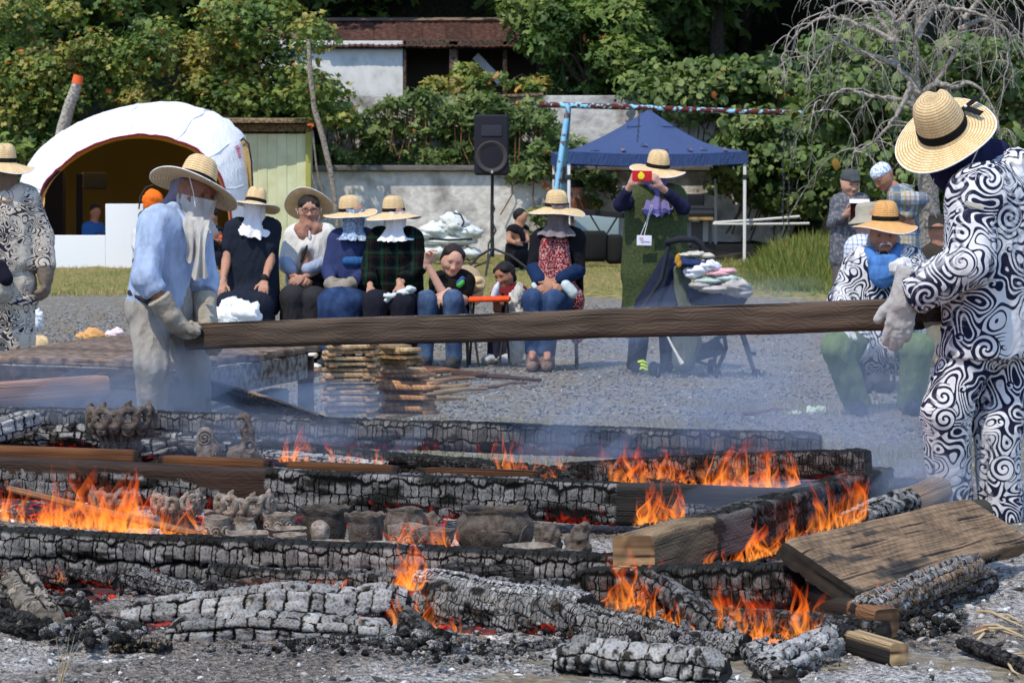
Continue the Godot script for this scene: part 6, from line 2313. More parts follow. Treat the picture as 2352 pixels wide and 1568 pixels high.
	stool(Vector3(P(2030, 800, D).x, 0, -D), 0.40, "dark folding stool under the seated moustached person")
	# ---- far left, patterned suit and brown veil
	D = 17.4
	person({label = "person in grey swirl-patterned suit with brown face cloth at the left picture edge", D = D, face = [10, 8, 0], turn = 15, skin = brown,
		j = [[8, 406, 0], [8, 452, -0.02], [-48, 462, 0], [64, 462, 0], [-56, 560, 0.1], [96, 548, -0.02], [4, 640, 0.26], [104, 632, 0.04], [-22, 648, 0], [38, 648, 0], [-14, 775, 0.04], [44, 775, 0.02], [-14, 900, 0], [46, 902, 0]],
		hands = [[14, 690, 0.26, Vector3(-0.8, 0, -0.6), 1.0, 0.5, Color(0.40, 0.37, 0.32), 0.02], [104, 676, 0.06, Vector3(-1, 0, -0.2), 1.0, 0.5, Color(0.20, 0.16, 0.13), 0.05]],
		wear = [["jacket", "swirl_small", Color(0.80, 0.78, 0.76), {sleeve = 1.9, hem = 0.10, fat = 0.025, fold = 0.018}], ["trousers", "swirl_small", Color(0.75, 0.74, 0.72), {fat = 0.014, fold = 0.018}], ["shoes", "rough", Color(0.04, 0.04, 0.04)],
			["veil", "cloth", Color(0.20, 0.14, 0.10), {name = "face_cloth", len = 0.05, wide = 0.04, up = 0.035, point = 0.1}],
			["shape", "cloth", Color(0.012, 0.012, 0.02), {name = "arm_band", bones = [[-4, 615, 0.24, 10, 640, 0.27, 0.058, 0.056]], fold = 0.004}],
			["shape", "cloth", Color(0.72, 0.70, 0.66), {name = "tie_end", bones = [[23, 448, 0.12, 24, 464, 0.12, 0.006, 0.008]], fold = 0.0}]],
		hat = [8, 376, 0.02, Vector3(0.02, 0.98, 0.05), 1.0, 1, 0.4]})
	# ---- the row of seated onlookers
	D = 21.5
	person({label = "seated person in black dress, white face cloth and straw hat, leftmost of the seated row", D = D, face = [14, 6, 0], turn = 5, skin = Color(0.48, 0.26, 0.18),
		j = [[584, 473, 0.02], [582, 512, 0], [532, 526, 0], [628, 524, 0], [519, 602, 0.08], [620, 600, 0.08], [511, 648, 0.30], [607, 645, 0.30], [556, 694, 0], [606, 694, 0], [528, 700, 0.40], [598, 704, 0.40], [535, 815, 0.36], [598, 817, 0.36]],
		hands = [[503, 676, 0.40, Vector3(0, -0.7, -0.5), 1.0, 0.35], [602, 678, 0.42, Vector3(0, -0.7, -0.5), -1.0, 0.30]],
		wear = [["dress", "cloth", Color(0.016, 0.020, 0.034), {sleeve = 0.55, drop = 0.8, fold = 0.016}], ["veil", "cloth", white, {name = "face_cloth", len = 0.15, wide = 0.045, point = 0.9, fold = 0.016, up = 0.004}], ["shoes", "rough", Color(0.03, 0.03, 0.03)],
			["shape", "cloth", Color(0.02, 0.02, 0.02), {name = "wrist_band", bones = [[606, 638, 0.29, 608, 641, 0.30, 0.034, 0.034]], fold = 0.0}]],
		hat = [586, 468, 0.05, Vector3(0.16, 0.96, -0.14), 1.04, 0, 0.2]})
	stool(Vector3(P(582, 700, D).x, 0, -D - 0.05), 0.42, "wooden stool under the person in the black dress")
	D = 21.8
	w = person({label = "seated person in white blouse, glasses and brown scarf, straw hat tilted back", D = D, face = [8, 0, 0], turn = -8, skin = Color(0.50, 0.28, 0.20), fine = true,
		j = [[709, 485, 0.03], [708, 522, 0], [672, 542, 0], [754, 540, 0], [656, 606, 0.06], [750, 610, 0.05], [680, 640, 0.26], [696, 638, 0.28], [688, 694, 0], [736, 694, 0], [672, 684, 0.40], [722, 688, 0.38], [668, 812, 0.36], [712, 812, 0.34]],
		hands = [[700, 648, 0.30, Vector3(0, -0.3, -1), 1.0, 0.7], [678, 646, 0.34, Vector3(0, -0.3, -1), -1.0, 0.7]],
		hair_shape = [[0, 0.05, -0.01, 0, 0.0, -0.05, 0.092, 0.08], [-0.05, 0.06, 0.05, 0.05, 0.06, 0.05, 0.035, 0.035]],
		wear = [["blouse", "cloth", Color(0.68, 0.67, 0.64), {sleeve = 1.3, fold = 0.014, fat = 0.01}], ["trousers", "cloth", Color(0.035, 0.034, 0.036), {fat = 0.02, fold = 0.016}], ["shoes", "rough", Color(0.03, 0.03, 0.03)],
			["shape", "cloth", Color(0.34, 0.18, 0.13), {name = "brown_scarf", bones = [[709, 502, 0.05, 709, 514, 0.055, 0.07, 0.068], [684, 532, 0.02, 734, 530, 0.02, 0.055, 0.055], [692, 528, 0.06, 726, 528, 0.06, 0.06, 0.06], [696, 542, 0.09, 714, 552, 0.09, 0.045, 0.035]], fold = 0.03, stretch = Vector3(9, 6, 9)}], ["shape", "cloth", Color(0.7, 0.7, 0.72), {name = "scarf_tie", bones = [[710, 528, 0.145, 711, 546, 0.14, 0.008, 0.012], [680, 478, 0.06, 690, 520, 0.07, 0.008, 0.008], [738, 478, 0.06, 728, 518, 0.07, 0.008, 0.008]], fold = 0.0}],
			["shape", "cloth", Color(0.30, 0.36, 0.48), {name = "rolled_sleeve", bones = [[752, 604, 0.07, 706, 618, 0.22, 0.062, 0.052], [656, 602, 0.08, 668, 622, 0.18, 0.06, 0.05]], fold = 0.012}],
			["shape", "cloth", Color(0.02, 0.02, 0.022), {name = "bag_strap", bones = [[706, 562, 0.14, 692, 600, 0.16, 0.014, 0.014], [740, 632, 0.12, 760, 640, 0.06, 0.05, 0.05]], fold = 0.0}]],
		hat = [709, 470, -0.07, Vector3(0.03, 0.80, -0.62), 1.02, 2, 0.0]})
	glasses(w, P(709, 485, D - 0.03), 8.0)
	stool(Vector3(P(712, 700, D).x, 0, -D - 0.05), 0.42, "wooden stool under the person in the white blouse")
	D = 21.5
	person({label = "seated person in navy top and denim skirt with a blue patterned face veil", D = D, face = [6, 4, 0], turn = 0, skin = brown,
		j = [[812, 493, 0.02], [812, 532, 0], [772, 552, 0], [846, 550, 0], [756, 622, 0.06], [852, 622, 0.06], [764, 655, 0.26], [800, 655, 0.28], [782, 696, 0], [836, 696, 0], [760, 694, 0.38], [812, 696, 0.36], [752, 815, 0.36], [800, 815, 0.34]],
		hands = [[790, 662, 0.32, Vector3(0, -0.4, -1), 1.0, 0.6, Color(0.32, 0.28, 0.23), 0.05], [764, 664, 0.36, Vector3(0, -0.4, -1), -1.0, 0.6, Color(0.32, 0.28, 0.23), 0.05]],
		glove_mat = "thick_cloth",
		wear = [["blouse", "cloth", Color(0.035, 0.045, 0.12), {sleeve = 1.8, fold = 0.014, fat = 0.008}], ["skirt", "denim", Color(0.45, 0.52, 0.70), {drop = 0.8, fold = 0.016}], ["shoes", "rough", Color(0.03, 0.03, 0.03)],
			["veil", "dots_blue", Color(0.9, 0.95, 1.0), {name = "patterned_veil", len = 0.10, wide = 0.06, up = 0.035, fold = 0.014}],
			["shape", "cloth", Color(0.03, 0.10, 0.26), {name = "blue_panel", bones = [[796, 600, 0.14, 830, 600, 0.14, 0.04, 0.04]], fold = 0.008}]],
		hat = [804, 487, 0.03, Vector3(-0.10, 0.98, 0.10), 1.02, 0, 1.2]})
	stool(Vector3(P(808, 700, D).x, 0, -D - 0.05), 0.42, "wooden stool under the person in the denim skirt")
	D = 21.3
	person({label = "seated person in dark plaid shirt with a plain white veil and towel on the knees", D = D, face = [0, 6, 0], turn = 0, skin = Color(0.48, 0.27, 0.19),
		j = [[907, 494, 0.02], [907, 532, 0], [862, 550, 0], [952, 550, 0], [848, 614, 0.06], [960, 612, 0.05], [850, 660, 0.30], [918, 652, 0.30], [880, 698, 0], [938, 698, 0], [862, 694, 0.38], [924, 696, 0.38], [858, 815, 0.34], [922, 817, 0.34]],
		hands = [[852, 690, 0.38, Vector3(0, -0.5, -0.8), 1.0, 0.4], [926, 684, 0.38, Vector3(0, -0.5, -0.8), -1.0, 0.3]],
		wear = [["shirt", "plaid_green", Color(0.9, 0.9, 0.9), {sleeve = 1.9, fold = 0.015, fat = 0.014, hem = 0.02}], ["trousers", "cloth", Color(0.018, 0.018, 0.024), {fat = 0.014, fold = 0.014}], ["shoes", "rough", Color(0.03, 0.03, 0.03)],
			["veil", "cloth", white, {name = "white_veil", len = 0.10, wide = 0.062, up = 0.022, fold = 0.018}]],
		hat = [904, 489, 0.03, Vector3(-0.02, 0.98, 0.06), 1.04, 1, 2.2]})
	b = MB.new()
	b.col = Color(0.55, 0.60, 0.60)
	for q in [[874, 690, 0.07], [896, 680, 0.08], [925, 672, 0.07], [940, 665, 0.05]]:
		crumple(b, P(q[0], q[1], 20.9), Vector3(q[2], 0.035, 0.07), int(q[0]), 0.6, 8.0)
	single("lap_towel", b, M["cloth"], "pale towel on the knees of the person in dark plaid", "towel")
	stool(Vector3(P(908, 700, D).x, 0, -D - 0.05), 0.42, "wooden stool under the person in dark plaid")
	# ---- bare-headed woman sitting low
	D = 21.3
	person({label = "bare-headed person in black top and jeans sitting low with one hand raised", D = D, face = [14, 16, -10], turn = -10, skin = Color(0.62, 0.38, 0.28), fine = true,
		j = [[1038, 600, 0.08], [1042, 632, 0], [1004, 648, 0.02], [1072, 646, 0], [1018, 676, 0.20], [1064, 690, 0.10], [980, 604, 0.22], [1026, 672, 0.30], [1010, 740, 0], [1050, 740, 0], [980, 690, 0.34], [1040, 688, 0.34], [976, 822, 0.30], [1042, 822, 0.30]],
		hands = [[985, 576, 0.24, Vector3(0.6, 0.2, 0.6), 1.0, 0.7], [1008, 690, 0.36, Vector3(0, -0.7, -0.5), -1.0, 0.5]],
		hair = Color(0.022, 0.014, 0.012), hair_shape = [[0, 0.055, -0.02, 0, 0.035, -0.05, 0.087, 0.082], [-0.05, 0.075, 0.03, 0.055, 0.07, 0.02, 0.035, 0.04], [0.072, 0.03, 0.0, 0.075, -0.01, -0.02, 0.024, 0.022], [-0.072, 0.03, -0.01, -0.075, 0.0, -0.03, 0.022, 0.02], [0, 0.09, -0.07, 0.01, 0.10, -0.08, 0.04, 0.035]],
		wear = [["blouse", "cloth", Color(0.012, 0.012, 0.015), {sleeve = 0.9, fold = 0.012}], ["trousers", "denim", Color(1.2, 1.3, 1.35), {fat = -0.004, fold = 0.014}], ["shoes", "rough", Color(0.05, 0.05, 0.05)],
			["shape", "cloth", Color(0.10, 0.03, 0.14), {name = "purple_neck_scarf", bones = [[1014, 638, 0.08, 1030, 648, 0.1, 0.03, 0.03]], fold = 0.01}],
			["shape", "cloth", Color(0.06, 0.40, 0.08), {name = "green_scarf_end", bones = [[1054, 655, 0.14, 1062, 648, 0.13, 0.022, 0.02]], fold = 0.01}],
			["shape", "cloth", Color(0.05, 0.08, 0.22), {name = "blue_scarf_end", bones = [[1062, 640, 0.11, 1052, 650, 0.13, 0.022, 0.02]], fold = 0.01}]]})
	stool(Vector3(P(1030, 700, D).x, 0, -D - 0.05), 0.3, "low wooden stool under the bare-headed person")
	b = MB.new()
	var hh := hat(self, P(1084, 655, 21.5), Vector3(0.65, 0.15, 0.55), 0.85, 1, 0.0)
	tag(hh, "straw hat hanging behind the bare-headed person's back", "hat")
	# ---- boy drinking
	D = 21.8
	person({label = "child in dark red shirt drinking from a bottle behind the orange stool", D = D, k = 0.86, face = [-42, 14, 6], turn = -35, skin = Color(0.40, 0.20, 0.13), fine = true,
		j = [[1160, 634, 0.04], [1174, 662, 0], [1156, 678, 0.06], [1196, 674, -0.04], [1142, 712, 0.14], [1196, 722, 0.08], [1136, 680, 0.22], [1150, 690, 0.24], [1166, 752, 0], [1196, 752, 0], [1140, 748, 0.26], [1176, 752, 0.26], [1136, 822, 0.26], [1172, 822, 0.26]],
		hands = [[1138, 664, 0.22, Vector3(0.6, 0, -0.6), 1.0, 0.7], [1140, 672, 0.24, Vector3(-0.8, 0, -0.4), -1.0, 0.7]],
		hair = Color(0.012, 0.010, 0.010), hair_shape = [[0, 0.055, -0.02, 0, 0.04, -0.04, 0.09, 0.086], [-0.05, 0.07, 0.045, 0.055, 0.07, 0.045, 0.036, 0.036], [0.07, 0.02, -0.02, 0.05, -0.04, -0.05, 0.03, 0.04]],
		wear = [["shirt", "cloth", Color(0.14, 0.018, 0.022), {sleeve = 0.8, fold = 0.012}], ["trousers", "cloth", Color(0.03, 0.03, 0.05), {fold = 0.012}], ["shoes", "rough", Color(0.5, 0.5, 0.5)]]})
	b = MB.new()
	b.col = Color(0.62, 0.68, 0.82)
	b.lathe(Transform3D(Basis(Vector3.BACK, -0.35), P(1131, 686, D - 0.26)), [Vector2(0.0, 0), Vector2(0.024, 0.002), Vector2(0.026, 0.02), Vector2(0.026, 0.09), Vector2(0.022, 0.11), Vector2(0.011, 0.13), Vector2(0.011, 0.145), Vector2(0, 0.146)], 14)
	single("drink_bottle", b, M["gloss"], "pale plastic bottle at the drinking child's lips", "bottle")
	# ---- red floral apron
	D = 21.0
	person({label = "seated person in red floral apron with grey gauze over face and straw hat", D = D, face = [0, 8, 0], turn = -4, skin = Color(0.44, 0.23, 0.15),
		j = [[1282, 486, 0.02], [1282, 528, 0], [1238, 550, 0], [1326, 548, 0], [1228, 614, 0.05], [1326, 620, 0.05], [1268, 660, 0.30], [1256, 654, 0.28], [1252, 698, 0], [1306, 698, 0], [1222, 686, 0.40], [1272, 688, 0.40], [1224, 806, 0.34], [1258, 808, 0.34]],
		hands = [[1246, 664, 0.36, Vector3(0, -0.4, -1), -1.0, 0.5], [1286, 664, 0.34, Vector3(0, -0.4, -1), 1.0, 0.5]],
		wear = [["shirt", "cloth", Color(0.014, 0.014, 0.018), {sleeve = 1.1, fold = 0.012, fat = 0.006}], ["trousers", "denim", Color(0.60, 0.68, 0.82), {fat = -0.008, fold = 0.014}], ["boots", "thick_cloth", Color(0.24, 0.17, 0.15), {fat = 0.01}],
			["shape", "floral_red", Color(0.95, 0.9, 0.9), {name = "apron", bones = [[1258, 560, 0.10, 1254, 660, 0.12, 0.06, 0.08], [1290, 560, 0.10, 1296, 660, 0.11, 0.06, 0.08], [1300, 660, 0.12, 1322, 690, 0.12, 0.08, 0.06], [1322, 680, 0.10, 1326, 775, 0.10, 0.06, 0.05]], blend = 0.05, fold = 0.012}],
			["shape", "cloth", Color(0.015, 0.03, 0.075), {name = "jacket_sleeves", bones = [[1228, 616, 0.06, 1240, 645, 0.20, 0.066, 0.055], [1326, 622, 0.06, 1290, 640, 0.26, 0.066, 0.052]], fold = 0.014}],
			["shape", "cloth", Color(0.50, 0.58, 0.58), {name = "glove", bones = [[1300, 655, 0.34, 1316, 672, 0.34, 0.04, 0.045]], fold = 0.012}], ["shape", "cloth", Color(0.50, 0.58, 0.58), {name = "glove", bones = [[1226, 654, 0.3, 1232, 664, 0.32, 0.022, 0.02]], fold = 0.006}],
			["veil", "thick_cloth", Color(0.24, 0.21, 0.22), {name = "gauze_veil", len = 0.08, wide = 0.075, up = 0.05, fold = 0.02}]],
		hat = [1279, 477, 0.03, Vector3(0.0, 0.98, 0.10), 1.06, 1, 0.9]})
	stool(Vector3(P(1280, 700, D).x, 0, -D - 0.05), 0.42, "small stool under the person in the red apron")
	# ---- the photographer in green
	D = 20.5
	w = person({label = "standing person in long green dress and straw hat photographing with a red phone", D = D, face = [-6, 6, 0], turn = -4, skin = Color(0.58, 0.34, 0.27),
		j = [[1508, 407, 0.0], [1506, 446, 0], [1456, 462, 0], [1556, 458, 0], [1424, 470, 0.22], [1570, 478, 0.20], [1449, 424, 0.34], [1518, 428, 0.34], [1474, 630, 0], [1538, 630, 0], [1470, 735, 0.02], [1536, 735, 0.02], [1462, 838, 0], [1538, 842, 0]],
		hands = [[1462, 396, 0.40, Vector3(0.7, 0.0, -0.5), -1.0, 0.55], [1498, 398, 0.40, Vector3(-0.7, 0.0, -0.5), 1.0, 0.55]],
		wear = [["dress", "green_print", Color(1.0, 1.08, 0.85), {name = "green_dress", fat = 0.03, drop = 0.12, fold = 0.024}], ["blouse", "cloth", Color(0.016, 0.018, 0.045), {name = "navy_sleeves", sleeve = 1.85, fold = 0.014, fat = -0.008, hem = -0.3}], ["trousers", "cloth", Color(0.014, 0.014, 0.018), {fold = 0.014}], ["shoes", "rough", Color(0.015, 0.015, 0.018)],
			["veil", "cloth", Color(0.16, 0.14, 0.32), {name = "purple_veil", len = 0.19, wide = 0.05, up = 0.0, point = 0.9, out = 0.13}],
			["shape", "green_print", Color(1.6, 1.9, 1.2), {name = "green_shawl", bones = [[1562, 448, -0.10, 1568, 500, -0.1, 0.04, 0.05], [1560, 520, -0.08, 1566, 600, -0.06, 0.05, 0.07]], fold = 0.016, stretch = Vector3(12, 3, 12)}]],
		hat = [1511, 387, 0.0, Vector3(0.10, 0.97, 0.16), 1.08, 0, 0.4]})
	for s in [[1462, 840], [1540, 842]]:
		b = MB.new()
		b.col = Color(0.62, 0.85, 0.02)
		for k in 3:
			b.tube([P(s[0] + 4, s[1] - 8 + k * 8, D - 0.12 - 0.02 * k), P(s[0] + 14, s[1] - 11 + k * 8, D - 0.15 - 0.02 * k), P(s[0] + 24, s[1] - 6 + k * 8, D - 0.12 - 0.02 * k)], [0.012], 5)
		part("shoelaces", b, M["cloth"], w)
	b = MB.new()
	b.col = Color(0.75, 0.75, 0.76)
	b.tube([P(1500, 470, D - 0.24), P(1490, 500, D - 0.23), P(1480, 540, D - 0.22)], [0.003], 5)
	b.tube([P(1496, 470, D - 0.24), P(1486, 505, D - 0.23), P(1472, 540, D - 0.22)], [0.003], 5)
	part("lanyard", b, M["cloth"], w)
	var ph := thing("mobile_phone", "red phone case with yellow badge held up by the photographer", "phone", P(1475, 404, D - 0.46))
	b = MB.new()
	b.col = Color(0.50, 0.012, 0.022)
	b.box(Transform3D(Basis(Vector3.BACK, -0.03), P(1475, 404, D - 0.46)), Vector3(0.15, 0.082, 0.014), 0.006)
	part("case", b, M["plain"], ph)
	b = MB.new()
	b.col = Color(0.75, 0.62, 0.03)
	b.lathe(Transform3D(Basis(Vector3.RIGHT, PI / 2), P(1473, 404, D - 0.469)), [Vector2(0.026, 0.0), Vector2(0.026, 0.003), Vector2(0.0, 0.003)], 18, 1, 1, Vector2(1, 1))
	b.box(Transform3D(Basis(Vector3.BACK, PI / 4), P(1473, 397, D - 0.470)), Vector3(0.02, 0.02, 0.003), 0.001)
	part("badge", b, M["plain"], ph)
	var bd := thing("name_badge", "white name card on a lanyard over the green dress", "badge", P(1480, 552, D - 0.25))
	b = MB.new()
	b.col = Color(0.72, 0.72, 0.82)
	b.box(Transform3D(Basis(Vector3.BACK, -0.02), P(1480, 552, D - 0.25)), Vector3(0.115, 0.078, 0.006), 0.002)
	part("card", b, M["plain"], bd)
	b = MB.new()
	b.col = Color(0.65, 0.25, 0.30)
	for k in 4:
		b.bar(P(1468 + k * 1.5, 546 + k * 3.5, D - 0.2545), P(1477 + k, 545 + k * 3.5, D - 0.2545), 0.006, 0.002, 0.0005)
	b.col = Color(0.12, 0.12, 0.16)
	b.bar(P(1480, 554, D - 0.2545), P(1493, 555, D - 0.2545), 0.007, 0.002, 0.0005)
	part("print", b, M["lettering"], bd)
	# ---- behind on the right: reader and plaid man
	D = 25.0
	person({label = "standing person in grey jacket and grey peaked cap reading a leaflet", D = D, face = [22, 8, 0], turn = 15, skin = Color(0.58, 0.34, 0.25), fine = true,
		j = [[1953, 424, 0.02], [1952, 455, 0], [1924, 468, 0], [1982, 466, 0], [1915, 512, 0.05], [1994, 510, 0.05], [1945, 492, 0.24], [1982, 492, 0.26], [1935, 590, 0], [1972, 590, 0], [1936, 685, 0.02], [1972, 685, 0.02], [1936, 760, 0], [1972, 760, 0]],
		hands = [[1958, 486, 0.30, Vector3(0.3, 0.3, -1), 1.0, 0.5], [1972, 486, 0.30, Vector3(-0.3, 0.3, -1), -1.0, 0.5]],
		wear = [["jacket", "grey_flower", Color(0.85, 0.85, 0.9), {sleeve = 1.85, hem = 0.02, fat = 0.006, fold = 0.012}], ["trousers", "cloth", Color(0.13, 0.11, 0.10), {fold = 0.012}], ["shoes", "rough", Color(0.03, 0.03, 0.03)],
			["hood", "cloth", Color(0.07, 0.075, 0.08), {name = "peaked_cap", fold = 0.003, bones = [[0, 0.065, -0.02, 0, 0.07, 0.02, 0.088, 0.085], [-0.03, 0.05, 0.09, 0.03, 0.05, 0.09, 0.02, 0.02], [-0.02, 0.045, 0.12, 0.02, 0.045, 0.12, 0.012, 0.012]], cuts = [[0, 0.038, 0, 0, -1, 0, 0.3]]}]]})
	var lf := thing("leaflet", "open printed leaflet held by the grey-capped reader", "leaflet", P(1973, 488, D - 0.34))
	b = MB.new()
	b.col = Color(0.06, 0.035, 0.035)
	b.sheet(6, 5, func(u, v): return P(1954 + u * 44, 466 + v * 50, D - 0.34 - 0.03 * sin(PI * u)) , Vector2.ONE, true)
	b.sheet(6, 5, func(u, v): return P(1954 + u * 44, 466 + v * 50, D - 0.335 - 0.03 * sin(PI * u)) , Vector2.ONE, false)
	part("cover", b, M["floral_red"], lf)
	b = MB.new()
	b.col = Color(0.72, 0.73, 0.78)
	b.sheet(6, 3, func(u, v): return P(1952 + u * 46, 457 + v * 9, D - 0.30 - 0.05 * v - 0.03 * sin(PI * u)), Vector2.ONE, true)
	part("page", b, M["cloth"], lf)
	person({label = "standing person in blue-yellow plaid shirt and pale bandana leaning over, hand on hip", D = D - 0.4, face = [-62, 34, 0], turn = -70, skin = Color(0.44, 0.22, 0.14), fine = true,
		j = [[2030, 408, 0.02], [2052, 432, 0], [2062, 452, 0.15], [2078, 446, -0.15], [2118, 458, 0.28], [2100, 470, -0.2], [2088, 500, 0.12], [2040, 500, -0.12], [2084, 590, 0.05], [2090, 590, -0.08], [2082, 685, 0.06], [2090, 685, -0.08], [2084, 760, 0.05], [2092, 760, -0.08]],
		hands = [[2084, 514, 0.12, Vector3(0, 0, -1), 1.0, 0.5], [2026, 506, -0.10, Vector3(0, -0.5, -1), -1.0, 0.5]],
		hair = Color(0.2, 0.2, 0.2),
		wear = [["shirt", "plaid_blue", Color(0.85, 0.85, 0.85), {sleeve = 1.95, hem = 0.03, fat = 0.008, fold = 0.014}], ["trousers", "cloth", Color(0.12, 0.11, 0.10), {fold = 0.012}], ["shoes", "rough", Color(0.03, 0.03, 0.03)],
			["hood", "bandana", Color(0.95, 0.97, 1.0), {name = "bandana", fold = 0.006, bones = [[0, 0.06, -0.02, 0, 0.065, 0.02, 0.088, 0.083], [-0.05, 0.04, -0.08, -0.05, -0.03, -0.10, 0.03, 0.02]], cuts = [[0, 0.045, 0.03, 0, -1, 0.1, 0.1]]}]]})
	# ---- checked shirt and pale hat just behind the moustached man
	D = 18.6
	w = person({label = "seated person in blue checked shirt and beige cloth hat behind the moustached person", D = D, face = [30, 10, 0], turn = 20, skin = brown,
		j = [[1998, 500, 0], [1992, 545, 0], [1966, 572, 0.05], [2030, 572, 0], [1956, 640, 0.1], [2040, 640, 0.1], [1964, 700, 0.25], [2030, 700, 0.25], [1975, 740, 0], [2025, 740, 0], [1965, 745, 0.4], [2020, 745, 0.4], [1968, 870, 0.35], [2020, 870, 0.35]],
		hands = [], wear = [["shirt", "check_blue", Color.WHITE, {sleeve = 1.8, fold = 0.014, fat = 0.012}], ["trousers", "cloth", Color(0.1, 0.1, 0.12), {}], ["shoes", "rough", Color(0.03, 0.03, 0.03)]]})
	b = MB.new()
	b.col = Color(0.34, 0.31, 0.25)
	b.lathe(Transform3D(Basis(Vector3.BACK, 0.1), P(1996, 494, D)), [Vector2(0.09, -0.02), Vector2(0.15, -0.05), Vector2(0.152, -0.046), Vector2(0.095, 0.0), Vector2(0.09, 0.06), Vector2(0.075, 0.09), Vector2(0.0, 0.095)], 26)
	part("cloth_hat", b, M["cloth"], w)
	stool(Vector3(P(2000, 740, D).x, 0, -D - 0.05), 0.42, "wooden stool under the person in the checked shirt")
	# ---- person with dark hat and khaki trousers between them
	D = 21.5
	w = person({label = "seated person in khaki trousers and dark brimmed hat, mostly hidden by the patterned worker", D = D, face = [0, 10, 0], turn = 0, skin = Color(0.46, 0.24, 0.17),
		j = [[2157, 530, 0], [2160, 565, 0], [2132, 585, 0], [2202, 585, 0], [2132, 640, 0.1], [2212, 640, 0.1], [2168, 672, 0.3], [2194, 670, 0.3], [2147, 705, 0], [2202, 705, 0], [2152, 694, 0.4], [2210, 694, 0.4], [2157, 820, 0.35], [2207, 820, 0.35]],
		hands = [[2182, 680, 0.34, Vector3(0, -0.4, -1), 1.0, 0.6], [2182, 678, 0.34, Vector3(0, -0.4, -1), -1.0, 0.6]],
		wear = [["jacket", "cloth", Color(0.05, 0.04, 0.035), {sleeve = 1.8, fold = 0.014}], ["trousers", "cloth", Color(0.25, 0.22, 0.14), {fold = 0.014, fat = 0.01}], ["shoes", "rough", Color(0.3, 0.2, 0.08)]]})
	b = MB.new()
	b.col = Color(0.04, 0.036, 0.034)
	b.lathe(Transform3D(Basis(), P(2160, 508, D)), [Vector2(0.09, -0.05), Vector2(0.14, -0.055), Vector2(0.142, -0.05), Vector2(0.098, -0.04), Vector2(0.095, 0.04), Vector2(0.085, 0.055), Vector2(0.0, 0.06)], 26)
	part("dark_hat", b, M["cloth"], w)
	stool(Vector3(P(2150, 700, D).x, 0, -D - 0.05), 0.42, "wooden stool under the person in khaki trousers")
	# ---- far ones
	D = 39.5
	person({label = "person in black sleeveless top sitting by the low wall with folded arms", D = D, cell = 0.03, face = [60, 10, 0], turn = 50, skin = Color(0.50, 0.27, 0.18), hair = Color(0.012, 0.012, 0.012),
		hair_shape = [[0, 0.05, -0.03, 0, 0.03, -0.05, 0.095, 0.09]],
		j = [[1197, 500, 0], [1190, 520, 0], [1172, 530, 0.1], [1206, 528, -0.1], [1168, 552, 0.15], [1212, 552, 0.0], [1200, 563, 0.2], [1190, 560, 0.15], [1176, 590, 0], [1196, 590, 0], [1204, 586, 0.3], [1216, 588, 0.2], [1204, 640, 0.2], [1214, 640, 0.1]],
		wear = [["shirt", "cloth", Color(0.014, 0.014, 0.016), {sleeve = 0.25, fold = 0.01}], ["trousers", "cloth", Color(0.015, 0.015, 0.018), {fold = 0.01}], ["shoes", "rough", Color(0.03, 0.03, 0.03)]]})
	D = 43.5
	w = person({label = "person in brown jacket and black hat leaning at the keyboard under the gazebo", D = D, cell = 0.032, face = [20, 20, 0], turn = 30, skin = Color(0.36, 0.18, 0.12),
		j = [[1326, 435, 0], [1328, 455, 0], [1312, 468, 0.1], [1342, 466, -0.1], [1316, 492, 0.15], [1352, 490, 0.0], [1345, 500, 0.25], [1368, 498, 0.2], [1326, 530, 0], [1342, 530, 0], [1330, 570, 0], [1346, 570, 0], [1330, 600, 0], [1346, 600, 0]],
		wear = [["jacket", "cloth", Color(0.16, 0.07, 0.04), {sleeve = 1.8, fold = 0.01, hem = -0.02}], ["trousers", "cloth", Color(0.014, 0.014, 0.016), {}], ["shoes", "rough", Color(0.03, 0.03, 0.03)]]})
	b = MB.new()
	b.col = Color(0.012, 0.012, 0.014)
	b.lathe(Transform3D(Basis(), P(1326, 426, D)), [Vector2(0.09, -0.02), Vector2(0.15, -0.03), Vector2(0.152, -0.022), Vector2(0.1, -0.01), Vector2(0.095, 0.07), Vector2(0.08, 0.09), Vector2(0.0, 0.095)], 20)
	part("black_hat", b, M["cloth"], w)
	D = 42.0
	person({label = "person in blue shirt sitting inside the white tent", D = D, cell = 0.03, face = [30, 14, 0], turn = 30, skin = Color(0.36, 0.17, 0.11), hair = Color(0.012, 0.01, 0.01), hair_shape = [[0, 0.06, -0.02, 0, 0.04, -0.05, 0.088, 0.084]],
		j = [[218, 488, 0], [215, 512, 0], [196, 522, 0.1], [230, 522, -0.1], [194, 550, 0.15], [238, 548, 0.0], [212, 556, 0.25], [224, 540, 0.2], [202, 580, 0], [222, 580, 0], [216, 580, 0.3], [236, 580, 0.3], [216, 625, 0.3], [236, 625, 0.3]],
		wear = [["shirt", "cloth", Color(0.03, 0.10, 0.30), {sleeve = 0.8, fold = 0.01}], ["trousers", "cloth", Color(0.02, 0.02, 0.03), {}], ["shoes", "rough", Color(0.03, 0.03, 0.03)]]})
	D = 40.0
